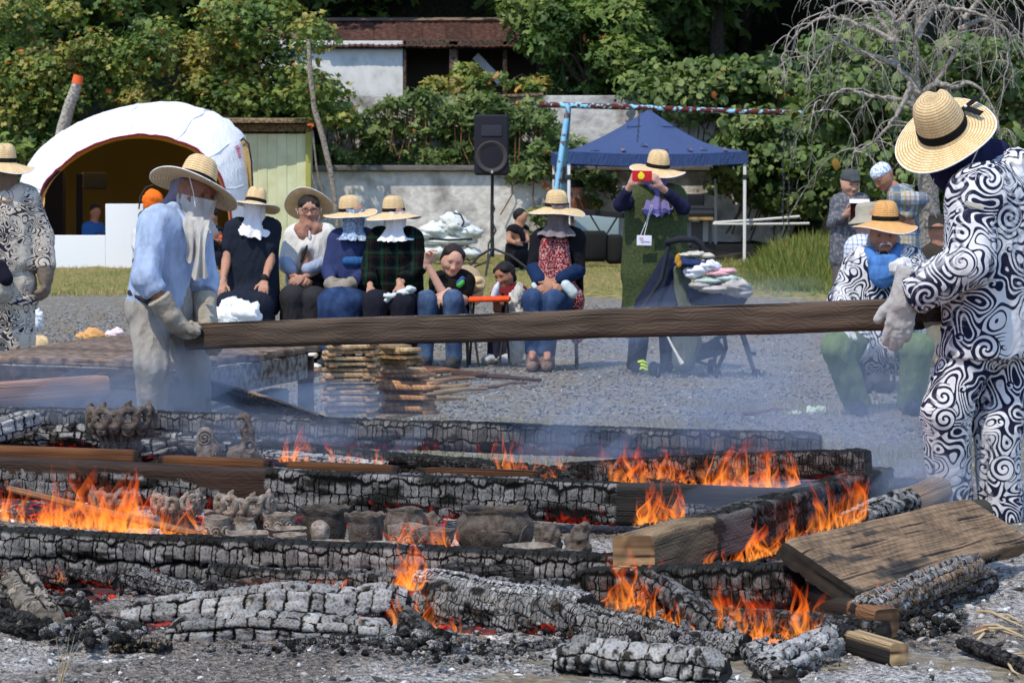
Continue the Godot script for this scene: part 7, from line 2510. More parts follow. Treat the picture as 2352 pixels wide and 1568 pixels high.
	person({label = "person in dark clothes sitting in the tent mouth right of the left carrier", D = D, cell = 0.03, face = [-30, 14, 0], turn = -20, skin = Color(0.36, 0.18, 0.12), hair = Color(0.012, 0.01, 0.01), hair_shape = [[0, 0.06, -0.02, 0, 0.04, -0.05, 0.088, 0.084]],
		j = [[486, 500, 0], [488, 522, 0], [472, 534, 0.05], [504, 532, 0], [468, 560, 0.1], [508, 560, 0.05], [490, 548, 0.25], [500, 552, 0.25], [478, 590, 0], [498, 590, 0], [476, 592, 0.3], [500, 592, 0.3], [476, 640, 0.3], [500, 640, 0.3]],
		wear = [["jacket", "cloth", Color(0.014, 0.015, 0.02), {sleeve = 1.7, fold = 0.01}], ["trousers", "cloth", Color(0.014, 0.014, 0.02), {}], ["shoes", "rough", Color(0.03, 0.03, 0.03)]]})
	w = person({label = "person in grey cap seated behind the left carrier's back", D = 39.5, cell = 0.03, face = [10, 10, 0], turn = 10, skin = Color(0.46, 0.16, 0.11),
		j = [[330, 506, 0], [330, 526, 0], [312, 538, 0], [350, 538, 0], [310, 565, 0.1], [352, 565, 0.1], [320, 585, 0.25], [342, 585, 0.25], [320, 600, 0], [342, 600, 0], [318, 602, 0.3], [344, 602, 0.3], [318, 650, 0.3], [344, 650, 0.3]],
		wear = [["shirt", "cloth", Color(0.55, 0.56, 0.58), {sleeve = 1.6, fold = 0.01}], ["trousers", "cloth", Color(0.02, 0.02, 0.03), {}], ["shoes", "rough", Color(0.03, 0.03, 0.03)],
			["hood", "cloth", Color(0.08, 0.10, 0.11), {name = "grey_cap", fold = 0.002, bones = [[0, 0.06, -0.02, 0, 0.065, 0.02, 0.092, 0.088], [-0.02, 0.045, 0.11, 0.02, 0.045, 0.11, 0.014, 0.014]], cuts = [[0, 0.03, 0, 0, -1, 0, 0.2]]}]]})
	# ---- hats left on the ground
	var h2 := hat(self, Q(90, 806, 0.03), Vector3(0.1, 0.97, 0.2), 1.0, 1, 1.0)
	tag(h2, "straw hat left on the ground behind the wooden platform", "hat")

func glasses(t: Node3D, c: Vector3, yaw: float) -> void:
	var hb := Basis(Vector3.UP, deg_to_rad(yaw))
	var b := MB.new()
	b.col = Color(0.012, 0.012, 0.014)
	for s in [-1, 1]:
		var ring := []
		for k in 17:
			var a := TAU * k / 16
			ring.append(c + hb * Vector3(s * 0.033 + cos(a) * 0.025, 0.006 + sin(a) * 0.018, 0.100))
		b.tube(ring, [0.003], 5, false)
		b.tube([c + hb * Vector3(s * 0.058, 0.012, 0.098), c + hb * Vector3(s * 0.080, 0.012, 0.0)], [0.0025], 5)
	b.tube([c + hb * Vector3(-0.01, 0.01, 0.102), c + hb * Vector3(0.01, 0.01, 0.102)], [0.003], 5)
	part("glasses", b, M["gloss"], t)

# ---------------------------------------------------------------- the fire: timbers, embers, flames
# A timber from A to B, w across and h high with rounded edges. mask(u, a) -> Color: what the wood looks like at u (0..1 along)
# and a (angle round it, 0 = towards +side, PI/2 = top); alpha is how far it is charred: charred faces take the cracked char and its relief.
func timber(t: Node3D, a: Vector3, b: Vector3, w: float, h: float, o: Dictionary) -> void:
	var tex: int = o.get("tex", 0)
	var amp: float = o.get("amp", 0.010)
	var rough: float = o.get("rough", 0.008)
	var step: float = o.get("step", 0.011)
	var roll: float = o.get("roll", 0.0)
	var square: float = o.get("square", 5.0)
	var taper: float = o.get("taper", 1.0)
	var rep: float = o.get("rep", 1.5)
	var seed_n: int = o.get("seed", 1)
	var mask: Callable = o.mask
	var hs: PackedFloat32Array = char_h[tex]
	var ax := (b - a).normalized()
	var side := ax.cross(Vector3.UP).normalized()
	var up := side.cross(ax)
	var s2 := side * cos(roll) + up * sin(roll)
	up = up * cos(roll) - side * sin(roll)
	side = s2
	var ln := a.distance_to(b)
	var nu := int(ln / step) + 2
	var nv := int((w + h) * 2.0 * 0.92 / step) + 2
	var big := noise(seed_n, 1.6, 2)
	var bumpy := noise(seed_n + 3, 9.0, 3)
	var m := MB.new()
	var char_f := PackedFloat32Array()
	var v0 := float(seed_n % 7) / 7.0
	for i in nu:
		var u := float(i) / (nu - 1)
		var x := u * ln
		var bend = side * big.get_noise_2d(x, 0.0) * o.get("bend", 0.006) + up * big.get_noise_2d(x, 50.0) * o.get("bend", 0.006)
		var end_in := minf(x, ln - x)
		var endr = 1.0 - o.get("round_end", 0.12) * (1.0 - smoothstep(0.0, 0.05, end_in))
		var tp = lerpf(1.0, taper, u) * endr
		for k in nv:
			var th := TAU * k / (nv - 1)
			var c := cos(th)
			var s := sin(th)
			var q := pow(pow(absf(c), square) + pow(absf(s), square), -1.0 / square)
			var p = side * (c * q * w * 0.5 * tp) + up * (s * q * h * 0.5 * tp)
			var nn := (side * c * pow(absf(c), square - 2.0) / w + up * s * pow(absf(s), square - 2.0) / h).normalized() if square < 2.5 else (side * signf(c) * pow(absf(c * q), 6.0) + up * signf(s) * pow(absf(s * q), 6.0)).normalized()
			var uv := Vector2(x / rep + v0, float(k) / (nv - 1) * o.get("vrep", 1.0) + v0)
			var col: Color = mask.call(u, th)
			var cc := col.a
			var hx := int(fposmod(uv.x, 1.0) * CW) % CW
			var hy := int(fposmod(uv.y, 1.0) * CH) % CH
			var d := (hs[hy * CW + hx] - 0.75) * amp * cc + bumpy.get_noise_3d(x * 0.22, p.dot(side) * 2.6, p.dot(up) * 2.6) * rough * (0.3 + 0.7 * cc)
			m.col = Color(col.r, col.g, col.b)
			m.add(a + ax * x + bend + p + nn * d, uv)
			char_f.append(cc)
		m.seams.append(m.v.size() - 1)
		m.seams.append(m.v.size() - nv)
	m.grid(0, nu, nv, true)
	# split the faces between char and sound wood
	var ci := PackedInt32Array()
	var wi := PackedInt32Array()
	var gi := PackedInt32Array()
	var hot: float = o.get("hot", 0.0)
	var hn := noise(seed_n + 9, 2.2, 3)
	for k in range(0, m.i.size(), 3):
		var is_char := char_f[m.i[k]] + char_f[m.i[k + 1]] + char_f[m.i[k + 2]] > 1.5
		var row := m.i[k] / nv
		var ang := sin(TAU * (m.i[k] % nv) / (nv - 1))
		var hx := float(row) / nu * ln
		if hot > 0.0 and is_char and cos(TAU * (m.i[k] % nv) / (nv - 1)) > -0.3 and ang < -0.30 + 0.5 * hn.get_noise_2d(hx, ang * 0.6) - 0.25 * (1.0 - hot) and hn.get_noise_2d(hx * 0.5, 60.0) > 0.15 - hot * 0.5:
			gi.append_array(m.i.slice(k, k + 3))
		elif is_char:
			ci.append_array(m.i.slice(k, k + 3))
		else:
			wi.append_array(m.i.slice(k, k + 3))
	m.normals()
	var am := ArrayMesh.new()
	var mats: Array[Material] = []
	for q in 3:
		var ii: PackedInt32Array = [ci, wi, gi][q]
		if ii.is_empty():
			continue
		var arr := []
		arr.resize(Mesh.ARRAY_MAX)
		arr[Mesh.ARRAY_VERTEX] = m.v
		arr[Mesh.ARRAY_NORMAL] = m.n
		arr[Mesh.ARRAY_COLOR] = m.c
		arr[Mesh.ARRAY_TEX_UV] = m.t
		arr[Mesh.ARRAY_INDEX] = ii
		am.add_surface_from_arrays(Mesh.PRIMITIVE_TRIANGLES, arr)
		mats.append([M[["char", "char_coarse", "char_fine"][tex]], M["wood"], M["ember_red"]][q])
	var body := part_mesh("timber", am, null, t)
	for q in mats.size():
		body.set_surface_override_material(q, mats[q])
	# the sawn or burnt ends
	for e in 2:
		var r0 := 0 if e == 0 else (nu - 1) * nv
		var em := MB.new()
		var ring := []
		var ctr := Vector3.ZERO
		for k in nv - 1:
			ctr += m.v[r0 + k] / (nv - 1)
		em.col = o.get("end_a" if e == 0 else "end_b", Color(0.05, 0.045, 0.04))
		var out := -ax if e == 0 else ax
		var rings := []
		for g in 4:
			var f: float = [1.0, 0.7, 0.35, 0.02][g]
			var row := []
			for k in nv - 1:
				var p := ctr.lerp(m.v[r0 + k], f)
				p += out * (0.004 * (1.0 - f) + bumpy.get_noise_3dv(p * 3.0) * rough * 0.8 * (1.0 - f))
				row.append(em.add(p, Vector2((p - ctr).dot(side) * 2.0, (p - ctr).dot(up) * 0.5)))
			rings.append(row)
		for g in 3:
			for k in nv - 1:
				var k2 := (k + 1) % (nv - 1)
				em.quad(rings[g][k], rings[g][k2], rings[g + 1][k2], rings[g + 1][k], out)
		part("end_face", em, M["end_grain"], t)

func ash_mask(n: FastNoiseLite, ash: Color, black: Color, level: float, top_black := 0.6, warm := 0.0) -> Callable:
	# ash-grey and charcoal patches with sharp ragged borders
	return func(u: float, th: float) -> Color:
		var f := n.get_noise_3d(u * 14.0, cos(th) * 1.2, sin(th) * 1.2) + level
		if sin(th) > 0.72:
			f -= top_black
		var w := smoothstep(-0.06, 0.06, f)
		var c := black.lerp(ash, w)
		if warm > 0.0:
			c = c.lerp(Color(0.30, 0.20, 0.12), warm * smoothstep(0.15, 0.3, n.get_noise_3d(u * 25.0, cos(th) * 2.0, 40.0)))
		c.a = 1.0
		return c

func fire() -> void:
	var ash := Color(0.33, 0.32, 0.31)
	var pale := Color(0.49, 0.48, 0.465)
	var dull := Color(0.20, 0.188, 0.176)
	var black := Color(0.035, 0.032, 0.031)
	var brown := Color(0.085, 0.045, 0.024)
	var n := noise(301, 0.9, 3)
	var wood := func(c: Color) -> Callable: return func(_u: float, _th: float) -> Color: return Color(c.r, c.g, c.b, 0.0)
	var logs := [
		# label, A, B, w, h, options
		["long rear charred beam with grey cracked face behind the pots", P(-160, 958, 12.7), P(1885, 1032, 11.6), 0.13, 0.135, {tex = 0, mask = ash_mask(n, dull * 1.05, black, 0.25, 0.5), hot = 0.34, seed = 11, step = 0.012, rep = 1.25}],
		["second charred beam under the long rear beam at the left", P(-120, 1012, 12.2), P(620, 1028, 12.0), 0.12, 0.10, {tex = 1, mask = ash_mask(n, pale * 0.75, black, 0.05, 0.1), hot = 0.41, seed = 12, square = 2.6, rough = 0.02, bend = 0.05}],
		["white ash-crusted log end at the left edge above the pots", P(-120, 1020, 11.6), P(78, 964, 12.0), 0.10, 0.11, {tex = 1, mask = ash_mask(n, pale * 1.15, black, 0.5, 0.0), seed = 13, square = 2.2, rough = 0.02}],
		["charred inner beam slanting behind the small boards", P(590, 1040, 11.9), P(1420, 1112, 10.9), 0.11, 0.11, {tex = 2, mask = ash_mask(n, dull, black, 0.0, 0.3), hot = 0.41, seed = 14, rep = 1.0}],
		["burnt plank leaning from the left carrier down to the rear beam", P(425, 872, 13.4), P(752, 978, 12.6), 0.20, 0.075, {tex = 2, mask = func(u, th): return Color(0.42, 0.30, 0.21, 0.0) if sin(th) > 0.5 else ash_mask(n, Color(0.10, 0.075, 0.06), black, 0.1, 0.0).call(u, th), seed = 15, roll = 0.5, end_b = Color(0.04, 0.03, 0.03)}],
		["reddish fresh timber end in the smoke at the left edge", P(-120, 912, 13.1), P(244, 886, 13.5), 0.10, 0.118, {mask = wood.call(Color(0.42, 0.24, 0.15)), rough = 0.004, bend = 0.0, square = 8.0, end_b = Color(0.45, 0.32, 0.22), seed = 16, step = 0.02}],
		["long middle beam, brown on the left and cracked char to the right", P(-150, 1092, 10.35), P(1835, 1172, 9.75), 0.14, 0.155, {tex = 0, hot = 0.29, seed = 17, step = 0.010, rep = 1.45, square = 7.0, end_b = Color(0.10, 0.075, 0.05),
			mask = func(u, th):
				var edge := 0.30 + 0.16 * n.get_noise_1d(u * 30.0) - 1.25 * smoothstep(0.28, 0.46, u) + 1.05 * smoothstep(0.80, 0.88, u)
				var f := sin(th) * 0.75 + 0.35
				if f > edge + 0.35 and not (u > 0.40 and u < 0.80):
					return Color(0.050, 0.030, 0.020, 0.0) if u < 0.5 else Color(0.030, 0.028, 0.028, 0.0)
				return ash_mask(n, ash * 0.85, black, 0.12, 0.3).call(u, th)}],
		["long front charred beam with deep splits, nearest the pots", P(-150, 1254, 8.75), P(1490, 1326, 8.35), 0.15, 0.135, {tex = 0, mask = ash_mask(n, ash * 0.92, black, 0.3, 0.75), hot = 0.49, seed = 18, step = 0.0085, amp = 0.016, rep = 1.3, square = 7.0}],
		["lower charred beam under the front beam's middle", P(480, 1330, 8.45), P(1450, 1378, 8.2), 0.13, 0.10, {tex = 0, mask = ash_mask(n, ash * 0.7, black, 0.15, 0.2), hot = 0.57, seed = 19, step = 0.0095, amp = 0.014, rep = 1.1, vrep = 1.0}],
		["thick white ash-blocked log lying in front at the left", P(285, 1404, 7.75), P(935, 1400, 7.65), 0.15, 0.112, {tex = 1, mask = ash_mask(n, pale * 1.05, black, 0.42, 0.0, 0.35), hot = 0.20, seed = 20, square = 2.3, rough = 0.012, amp = 0.017, step = 0.007, rep = 1.6, bend = 0.04, round_end = 0.4}],
		["lower ash-blocked log under the thick white log", P(385, 1455, 7.5), P(912, 1448, 7.45), 0.12, 0.085, {tex = 1, mask = ash_mask(n, pale, black, 0.35, 0.0, 0.4), seed = 21, square = 2.2, rough = 0.012, amp = 0.015, step = 0.007, rep = 1.5, bend = 0.03, round_end = 0.5}],
		["broad twisted charred log slanting down to the right in front", P(980, 1385, 7.85), P(1705, 1500, 7.15), 0.18, 0.15, {tex = 2, mask = ash_mask(n, ash * 1.1, black, 0.22, 0.0, 0.2), hot = 0.41, seed = 22, square = 2.4, rough = 0.014, amp = 0.014, step = 0.0085, rep = 0.9, bend = 0.05, taper = 0.72}],
		["white-topped split log lying on the broad twisted log", P(972, 1332, 7.95), P(1345, 1392, 7.5), 0.12, 0.06, {tex = 2, mask = ash_mask(n, pale * 1.2, black, 0.5, -0.3), seed = 23, square = 2.5, rough = 0.012, amp = 0.010, step = 0.008, rep = 0.8, bend = 0.02, taper = 0.8}],
		["bottom log with white crust at the lower picture edge", P(1280, 1516, 7.0), P(1668, 1548, 6.8), 0.15, 0.125, {tex = 1, mask = ash_mask(n, pale, black, 0.1, -0.2, 0.1), seed = 24, square = 2.3, rough = 0.016, amp = 0.015, step = 0.0075, rep = 1.3, round_end = 0.4}],
		["squared charred beam at the upper right of the fire", P(1310, 1092, 10.9), P(1995, 1062, 10.4), 0.13, 0.112, {tex = 2, mask = ash_mask(n, ash * 0.5, black * 1.1, 0.0, 0.6), hot = 0.41, seed = 26, step = 0.011, rep = 1.0, square = 8.0, amp = 0.008, end_b = Color(0.06, 0.05, 0.045)}],
		["charred round log pointing to the patterned worker's foot", P(1480, 1245, 9.4), P(2150, 1112, 10.9), 0.12, 0.12, {tex = 2, seed = 28, square = 2.1, rough = 0.014, step = 0.011, taper = 0.95, end_b = Color(0.30, 0.2, 0.13),
			mask = func(u, th): return Color(0.30, 0.20, 0.13, 0.0) if u > 0.9 else ash_mask(n, ash * 0.55, black, 0.0, 0.1).call(u, th)}],
		["short charred log with crusted bark behind the plank", P(1940, 1215, 9.5), P(2158, 1128, 10.4), 0.13, 0.12, {tex = 1, seed = 29, square = 2.1, rough = 0.018, mask = func(u, th): return Color(0.36, 0.27, 0.19, 0.0) if u > 0.62 else ash_mask(n, pale * 0.8, black, 0.05, -0.1).call(u, th), end_b = Color(0.34, 0.25, 0.17)}],
		["charred block end under the big jointed beam", P(1330, 1352, 8.0), P(1838, 1348, 7.7), 0.14, 0.128, {tex = 0, mask = ash_mask(n, ash * 0.55, black, 0.0, 0.55), hot = 0.49, seed = 31, step = 0.0095, amp = 0.012, rep = 1.0, square = 8.0, end_b = Color(0.03, 0.03, 0.03), bend = 0.01}],
		["thin charred log dropping through the flames", P(1480, 1325, 7.9), P(1702, 1478, 7.35), 0.085, 0.08, {tex = 1, mask = ash_mask(n, ash * 0.7, black, 0.05, 0.0), hot = 0.41, seed = 32, square = 2.3, rough = 0.012, step = 0.008, rep = 1.1}],
		["brown ash-dusted log under the big plank", P(1985, 1412, 7.4), P(2228, 1300, 8.2), 0.11, 0.09, {tex = 2, mask = ash_mask(n, Color(0.40, 0.29, 0.20), pale * 0.9, 0.15, 0.3), seed = 33, square = 2.6, rough = 0.014, amp = 0.014, step = 0.008, rep = 0.7, end_a = Color(0.06, 0.05, 0.045)}],
		["dark ash-dusted log outside the brown one under the plank", P(1880, 1470, 7.3), P(2275, 1330, 8.3), 0.08, 0.07, {tex = 2, mask = ash_mask(n, Color(0.10, 0.085, 0.075), pale * 0.7, 0.1, 0.3), seed = 34, square = 2.2, rough = 0.016, step = 0.009}],
		["black beam end jutting right from the flames", P(1660, 1318, 8.2), P(2038, 1432, 7.35), 0.095, 0.095, {tex = 2, mask = func(u, th): return Color(0.03, 0.028, 0.027, 0.0) if u < 0.86 else Color(0.20, 0.11, 0.06, 0.0), seed = 35, square = 8.0, rough = 0.005, bend = 0.0, end_b = Color(0.16, 0.10, 0.06)}],
		["grey charred beam below the black beam end", P(1640, 1424, 7.7), P(2030, 1462, 7.3), 0.09, 0.085, {tex = 0, mask = ash_mask(n, ash * 0.5, black, -0.05, 0.1), hot = 0.49, seed = 36, square = 6.0, rep = 1.0, step = 0.01}],
		["short square stake with a pale sawn end at lower right", P(1880, 1448, 7.4), P(2066, 1503, 7.05), 0.062, 0.062, {mask = func(u, th): return (Color(0.42, 0.32, 0.19, 0.0) if sin(th) > 0.4 else Color(0.035, 0.03, 0.026, 0.0)) if u > 0.45 else Color(0.03, 0.03, 0.03, 1.0), seed = 37, square = 9.0, rough = 0.003, bend = 0.0, end_b = Color(0.48, 0.34, 0.19), round_end = 0.02}],
		["pale chip-ended stake behind the short square stake", P(1930, 1432, 7.55), P(2036, 1440, 7.45), 0.05, 0.09, {mask = wood.call(Color(0.45, 0.36, 0.22)), seed = 38, square = 9.0, rough = 0.003, bend = 0.0, end_b = Color(0.55, 0.43, 0.26)}],
		["white crusted log end pointing at the viewer, lower right", P(1768, 1552, 6.85), P(1925, 1474, 7.35), 0.115, 0.11, {tex = 1, mask = ash_mask(n, pale * 1.1, black, 0.3, -0.2), seed = 39, square = 2.2, rough = 0.014, amp = 0.014, step = 0.0075, end_a = Color(0.02, 0.02, 0.022)}],
		["small black and white split log left of the crusted log end", P(1735, 1500, 7.1), P(1800, 1560, 6.75), 0.085, 0.08, {tex = 2, mask = ash_mask(n, pale, black, 0.0, -0.3), seed = 40, square = 2.4, rough = 0.014, step = 0.008}],
		["small charred log lying on embers behind the white log", P(290, 1326, 8.15), P(462, 1368, 7.95), 0.075, 0.06, {tex = 2, mask = ash_mask(n, ash, black, 0.25, 0.0), hot = 0.41, seed = 41, square = 2.2, rough = 0.014, step = 0.008, rep = 0.8}],
		["short charred stick over glowing embers at the left", P(155, 1318, 8.2), P(262, 1338, 8.15), 0.05, 0.045, {tex = 2, mask = ash_mask(n, ash * 0.6, black, 0.0, 0.0), hot = 0.74, seed = 42, square = 2.2, rough = 0.012, step = 0.008, rep = 0.6}],
		["stubby knotted log end at the far left of the embers", P(42, 1330, 8.1), P(108, 1432, 7.6), 0.11, 0.10, {tex = 1, mask = ash_mask(n, Color(0.36, 0.31, 0.25), black, 0.25, 0.0), hot = 0.25, seed = 43, square = 2.1, rough = 0.03, step = 0.009, end_b = Color(0.52, 0.46, 0.38)}],
		["black charred log at the lower left edge", P(-80, 1418, 7.7), P(82, 1452, 7.45), 0.09, 0.08, {tex = 2, mask = ash_mask(n, black * 2.0, black, 0.0, 0.0), seed = 44, square = 2.2, rough = 0.02, step = 0.01}],
		["black charred slab behind the thick white log", P(560, 1372, 8.0), P(985, 1392, 7.85), 0.09, 0.05, {tex = 2, mask = ash_mask(n, ash * 0.6, black, -0.1, 0.0), hot = 0.49, seed = 45, square = 3.0, rough = 0.016, step = 0.009}],
		["burnt lump lying on the ash at lower left", P(268, 1490, 7.35), P(384, 1492, 7.3), 0.085, 0.062, {tex = 2, mask = ash_mask(n, Color(0.36, 0.30, 0.23), black, -0.1, -0.4), seed = 46, square = 2.1, rough = 0.03, amp = 0.014, step = 0.007, rep = 0.5}],
		["black burnt stick lying among straw at lower right", P(2210, 1478, 7.25), P(2390, 1548, 6.9), 0.045, 0.04, {tex = 2, mask = ash_mask(n, black * 3.0, black, 0.0, 0.0), seed = 47, square = 2.2, rough = 0.012, step = 0.009}],
		["dark straight plank lying between the rear and middle beams", P(905, 1052, 11.3), P(1335, 1098, 10.8), 0.10, 0.045, {tex = 2, mask = ash_mask(n, ash * 0.35, black, -0.05, 0.2), seed = 50, square = 7.0, rough = 0.004, step = 0.012, hot = 0.33}],
		["straight dark beam low in the embers behind the twisted log", P(1010, 1322, 8.3), P(1470, 1300, 8.5), 0.10, 0.06, {tex = 0, mask = ash_mask(n, ash * 0.4, black, 0.0, 0.3), seed = 51, square = 7.0, step = 0.01, hot = 0.49}],
		["slim dark beam leaning against the squared charred beam", P(1310, 1078, 11.2), P(1640, 1150, 10.0), 0.085, 0.075, {tex = 2, mask = ash_mask(n, ash * 0.4, black, 0.0, 0.2), seed = 52, square = 6.0, step = 0.012, hot = 0.33}],
		["charred post lying across behind the wide plank's left end", P(1560, 1300, 8.9), P(1990, 1225, 9.6), 0.09, 0.075, {tex = 2, mask = ash_mask(n, ash * 0.45, black, 0.0, 0.2), seed = 53, square = 5.0, step = 0.012, hot = 0.41}],
		["flat ashen board under the rear pots", P(620, 1046, 11.6), P(905, 1070, 11.3), 0.16, 0.04, {tex = 1, mask = ash_mask(n, pale, black, 0.25, -0.1), seed = 54, square = 3.5, rough = 0.012, step = 0.01, hot = 0.25}],
		["dark charred beam low behind the embers at the left, under the front beam", P(-100, 1336, 8.5), P(560, 1366, 8.3), 0.10, 0.075, {tex = 0, mask = ash_mask(n, ash * 0.45, black, 0.0, 0.2), hot = 0.5, seed = 71, rep = 1.1, step = 0.010}],
		["charred branch slanting over the left embers", P(60, 1394, 7.95), P(322, 1446, 7.55), 0.055, 0.05, {tex = 2, mask = ash_mask(n, ash * 0.7, black, 0.0, 0.0), hot = 0.3, seed = 72, square = 2.2, rough = 0.012, step = 0.008, rep = 0.7}],
		["thin ashen log on the ash below the thick white log", P(640, 1486, 7.35), P(1015, 1472, 7.35), 0.065, 0.045, {tex = 2, mask = ash_mask(n, ash, black, -0.05, -0.1), hot = 0.3, seed = 73, square = 2.3, rough = 0.012, step = 0.008, rep = 0.7}],
		["short black log end between white log and twisted log", P(895, 1404, 7.75), P(1010, 1492, 7.25), 0.075, 0.07, {tex = 1, mask = ash_mask(n, ash * 0.5, black, -0.05, 0.0), hot = 0.4, seed = 74, square = 2.3, rough = 0.014, step = 0.008, rep = 0.9}],
		["grey crumbling log on the ash under the twisted log", P(1090, 1506, 7.25), P(1325, 1484, 7.35), 0.075, 0.05, {tex = 1, mask = ash_mask(n, ash * 0.9, black, 0.05, 0.0), seed = 75, square = 2.2, rough = 0.016, step = 0.008, rep = 0.9}],
		["dark beam between the twisted log and the charred block", P(1180, 1372, 8.1), P(1510, 1432, 7.75), 0.09, 0.075, {tex = 0, mask = ash_mask(n, ash * 0.45, black, -0.05, 0.2), hot = 0.5, seed = 76, step = 0.009, rep = 1.0}],
		["burnt branch in the flames at lower right", P(1560, 1492, 7.3), P(1800, 1418, 7.7), 0.06, 0.055, {tex = 2, mask = ash_mask(n, ash * 0.5, black, -0.05, 0.0), hot = 0.5, seed = 77, square = 2.3, rough = 0.012, step = 0.008, rep = 0.7}],
		["flat dark board end beside the thin ashen log", P(760, 1462, 7.45), P(905, 1488, 7.3), 0.07, 0.035, {tex = 2, mask = ash_mask(n, ash * 0.4, black, -0.1, 0.0), hot = 0.4, seed = 78, square = 4.0, rough = 0.008, step = 0.008, rep = 0.7}],
		["burnt branch stub at the left, over the black log", P(-20, 1376, 7.95), P(190, 1404, 7.75), 0.06, 0.055, {tex = 1, mask = ash_mask(n, ash * 0.6, black, -0.05, 0.0), hot = 0.4, seed = 79, square = 2.2, rough = 0.016, step = 0.008, rep = 0.8}],
		["reddish glowing crumbled log left of the embers", P(-60, 1312, 8.35), P(170, 1340, 8.2), 0.08, 0.06, {tex = 2, mask = ash_mask(n, Color(0.20, 0.13, 0.11), black, 0.1, 0.0), hot = 0.82, seed = 48, square = 2.2, rough = 0.02, step = 0.009}],
		["charred crumbled log above glowing embers, centre left", P(545, 1352, 8.2), P(735, 1366, 8.1), 0.07, 0.055, {tex = 1, mask = ash_mask(n, Color(0.22, 0.19, 0.18), black, 0.0, 0.0), hot = 0.74, seed = 49, square = 2.2, rough = 0.024, step = 0.008}],
	]
	for q in logs:
		var t := thing("fire_log" if q[5].get("square", 5.0) < 3.1 else "fire_beam", q[0], "log" if q[5].get("square", 5.0) < 3.1 else "beam", Vector3((q[1].x + q[2].x) / 2, minf(q[1].y, q[2].y) - q[4] / 2, (q[1].z + q[2].z) / 2))
		timber(t, q[1], q[2], q[3], q[4], q[5])
	# small brown boards laid along the middle beam
	var k := 0
	for q in [[-60, 1038, 320, 1051, "brown board on the middle beam, leftmost of four"], [366, 1062, 620, 1072, "brown board on the middle beam, second from left"], [652, 1076, 915, 1086, "brown board on the middle beam, third from left"], [968, 1090, 1238, 1098, "scorched board on the middle beam, rightmost of four"]]:
		var t := thing("short_board", q[4], "board", P((q[0] + q[2]) / 2, 1090, 10.5), "")
		var c = Color(0.17, 0.075, 0.032) * [1.15, 0.95, 0.8, 0.6][k]
		timber(t, P(q[0], q[1], 10.6), P(q[2], q[3], 10.5), 0.05, 0.062, {mask = func(u, th): return Color(c.r, c.g, c.b, 0.0) if u > 0.03 and u < 0.97 else Color(0.03, 0.025, 0.022, 0.0), square = 9.0, rough = 0.002, bend = 0.0, step = 0.014, end_a = black, end_b = Color(0.06, 0.04, 0.03), seed = 60 + k})
		k += 1
	# thin slat across the flames on the left
	var sl := thing("thin_slat", "thin pale slat slanting through the flames at the left", "slat", P(300, 1200, 9.3))
	timber(sl, P(20, 1122, 9.6), P(520, 1243, 8.95), 0.03, 0.022, {mask = wood.call(Color(0.34, 0.19, 0.10)), square = 8.0, rough = 0.002, bend = 0.0, step = 0.012, seed = 65})
	# the big jointed beam with a tenon and a nail
	var jb := thing("jointed_beam", "big beam with pale stepped tenon end and bent nail, charred behind", "beam", P(1600, 1330, 9.0))
	var a := P(1456, 1282, 7.95)
	var b := P(2020, 1112, 10.7)
	timber(jb, a, b, 0.140, 0.145, {tex = 2, seed = 66, square = 9.0, rough = 0.004, bend = 0.0, step = 0.010, rep = 1.0, roll = 0.05, end_a = Color(0.33, 0.235, 0.135), round_end = 0.03,
		mask = func(u, th):
			var f = u + 0.03 * n.get_noise_3d(th * 2.0, u * 30.0, 3.0)
			if f < 0.20: return Color(0.28, 0.20, 0.12, 0.0)
			if f < 0.23: return Color(0.05, 0.04, 0.03, 0.0)
			if f < 0.34 and sin(th) < 0.8: return Color(0.17, 0.15, 0.14, 0.0)
			return ash_mask(n, ash * 0.45, black, -0.02, 0.1).call(u, th)})
	var ax := (b - a).normalized()
	var sd := ax.cross(Vector3.UP).normalized()
	var m := MB.new()
	m.col = Color(0.38, 0.28, 0.16)
	m.box(Transform3D(Basis(sd, Vector3.UP, sd.cross(Vector3.UP)).orthonormalized(), a - ax * 0.030 + sd * 0.01 + Vector3(0, -0.046, 0)), Vector3(0.115, 0.045, 0.08), 0.004)
	part("tenon", m, M["end_grain"], jb)
	m = MB.new()
	m.col = Color(0.10, 0.06, 0.045)
	m.tube([P(1561, 1294, 8.42), P(1571, 1301, 8.36), P(1582, 1306, 8.33), P(1588, 1313, 8.32)], [0.003, 0.003, 0.003, 0.006], 7)
	part("nail", m, M["steel"], jb)
	# the wide plank on the right
	var pk := thing("wide_plank", "wide weathered brown plank lying tilted beside the patterned worker's foot", "plank", P(2080, 1330, 8.2))
	var pl := P(1874, 1318, 7.55)
	var pr := P(2288, 1206, 8.9)
	timber(pk, pl, pr, 0.275, 0.062, {tex = 2, seed = 67, square = 10.0, rough = 0.007, bend = 0.006, step = 0.011, rep = 1.0, roll = -0.52, end_a = Color(0.03, 0.028, 0.026), end_b = Color(0.36, 0.25, 0.14), round_end = 0.04,
		mask = func(u, th):
			if sin(th) > 0.15 or absf(cos(th)) < 0.5 and sin(th) > 0:
				var scorch := smoothstep(0.02, 0.10, n.get_noise_3d(u * 5.0, cos(th) * 2.2, 9.0) + 0.9 * (0.16 - u) + 0.28 * (cos(th) - 0.62) )
				var c := Color(0.27, 0.185, 0.115).lerp(Color(0.065, 0.055, 0.048), scorch)
				return Color(c.r, c.g, c.b, 0.0)
			return ash_mask(n, ash * 0.5, black, 0.0, 0.0).call(u, th) if u < 0.82 else Color(0.26, 0.17, 0.09, 0.0)})
	# the carried beam
	var cb := thing("carried_beam", "long dark squared timber carried between the two workers", "beam", P(1290, 745, 11.6))
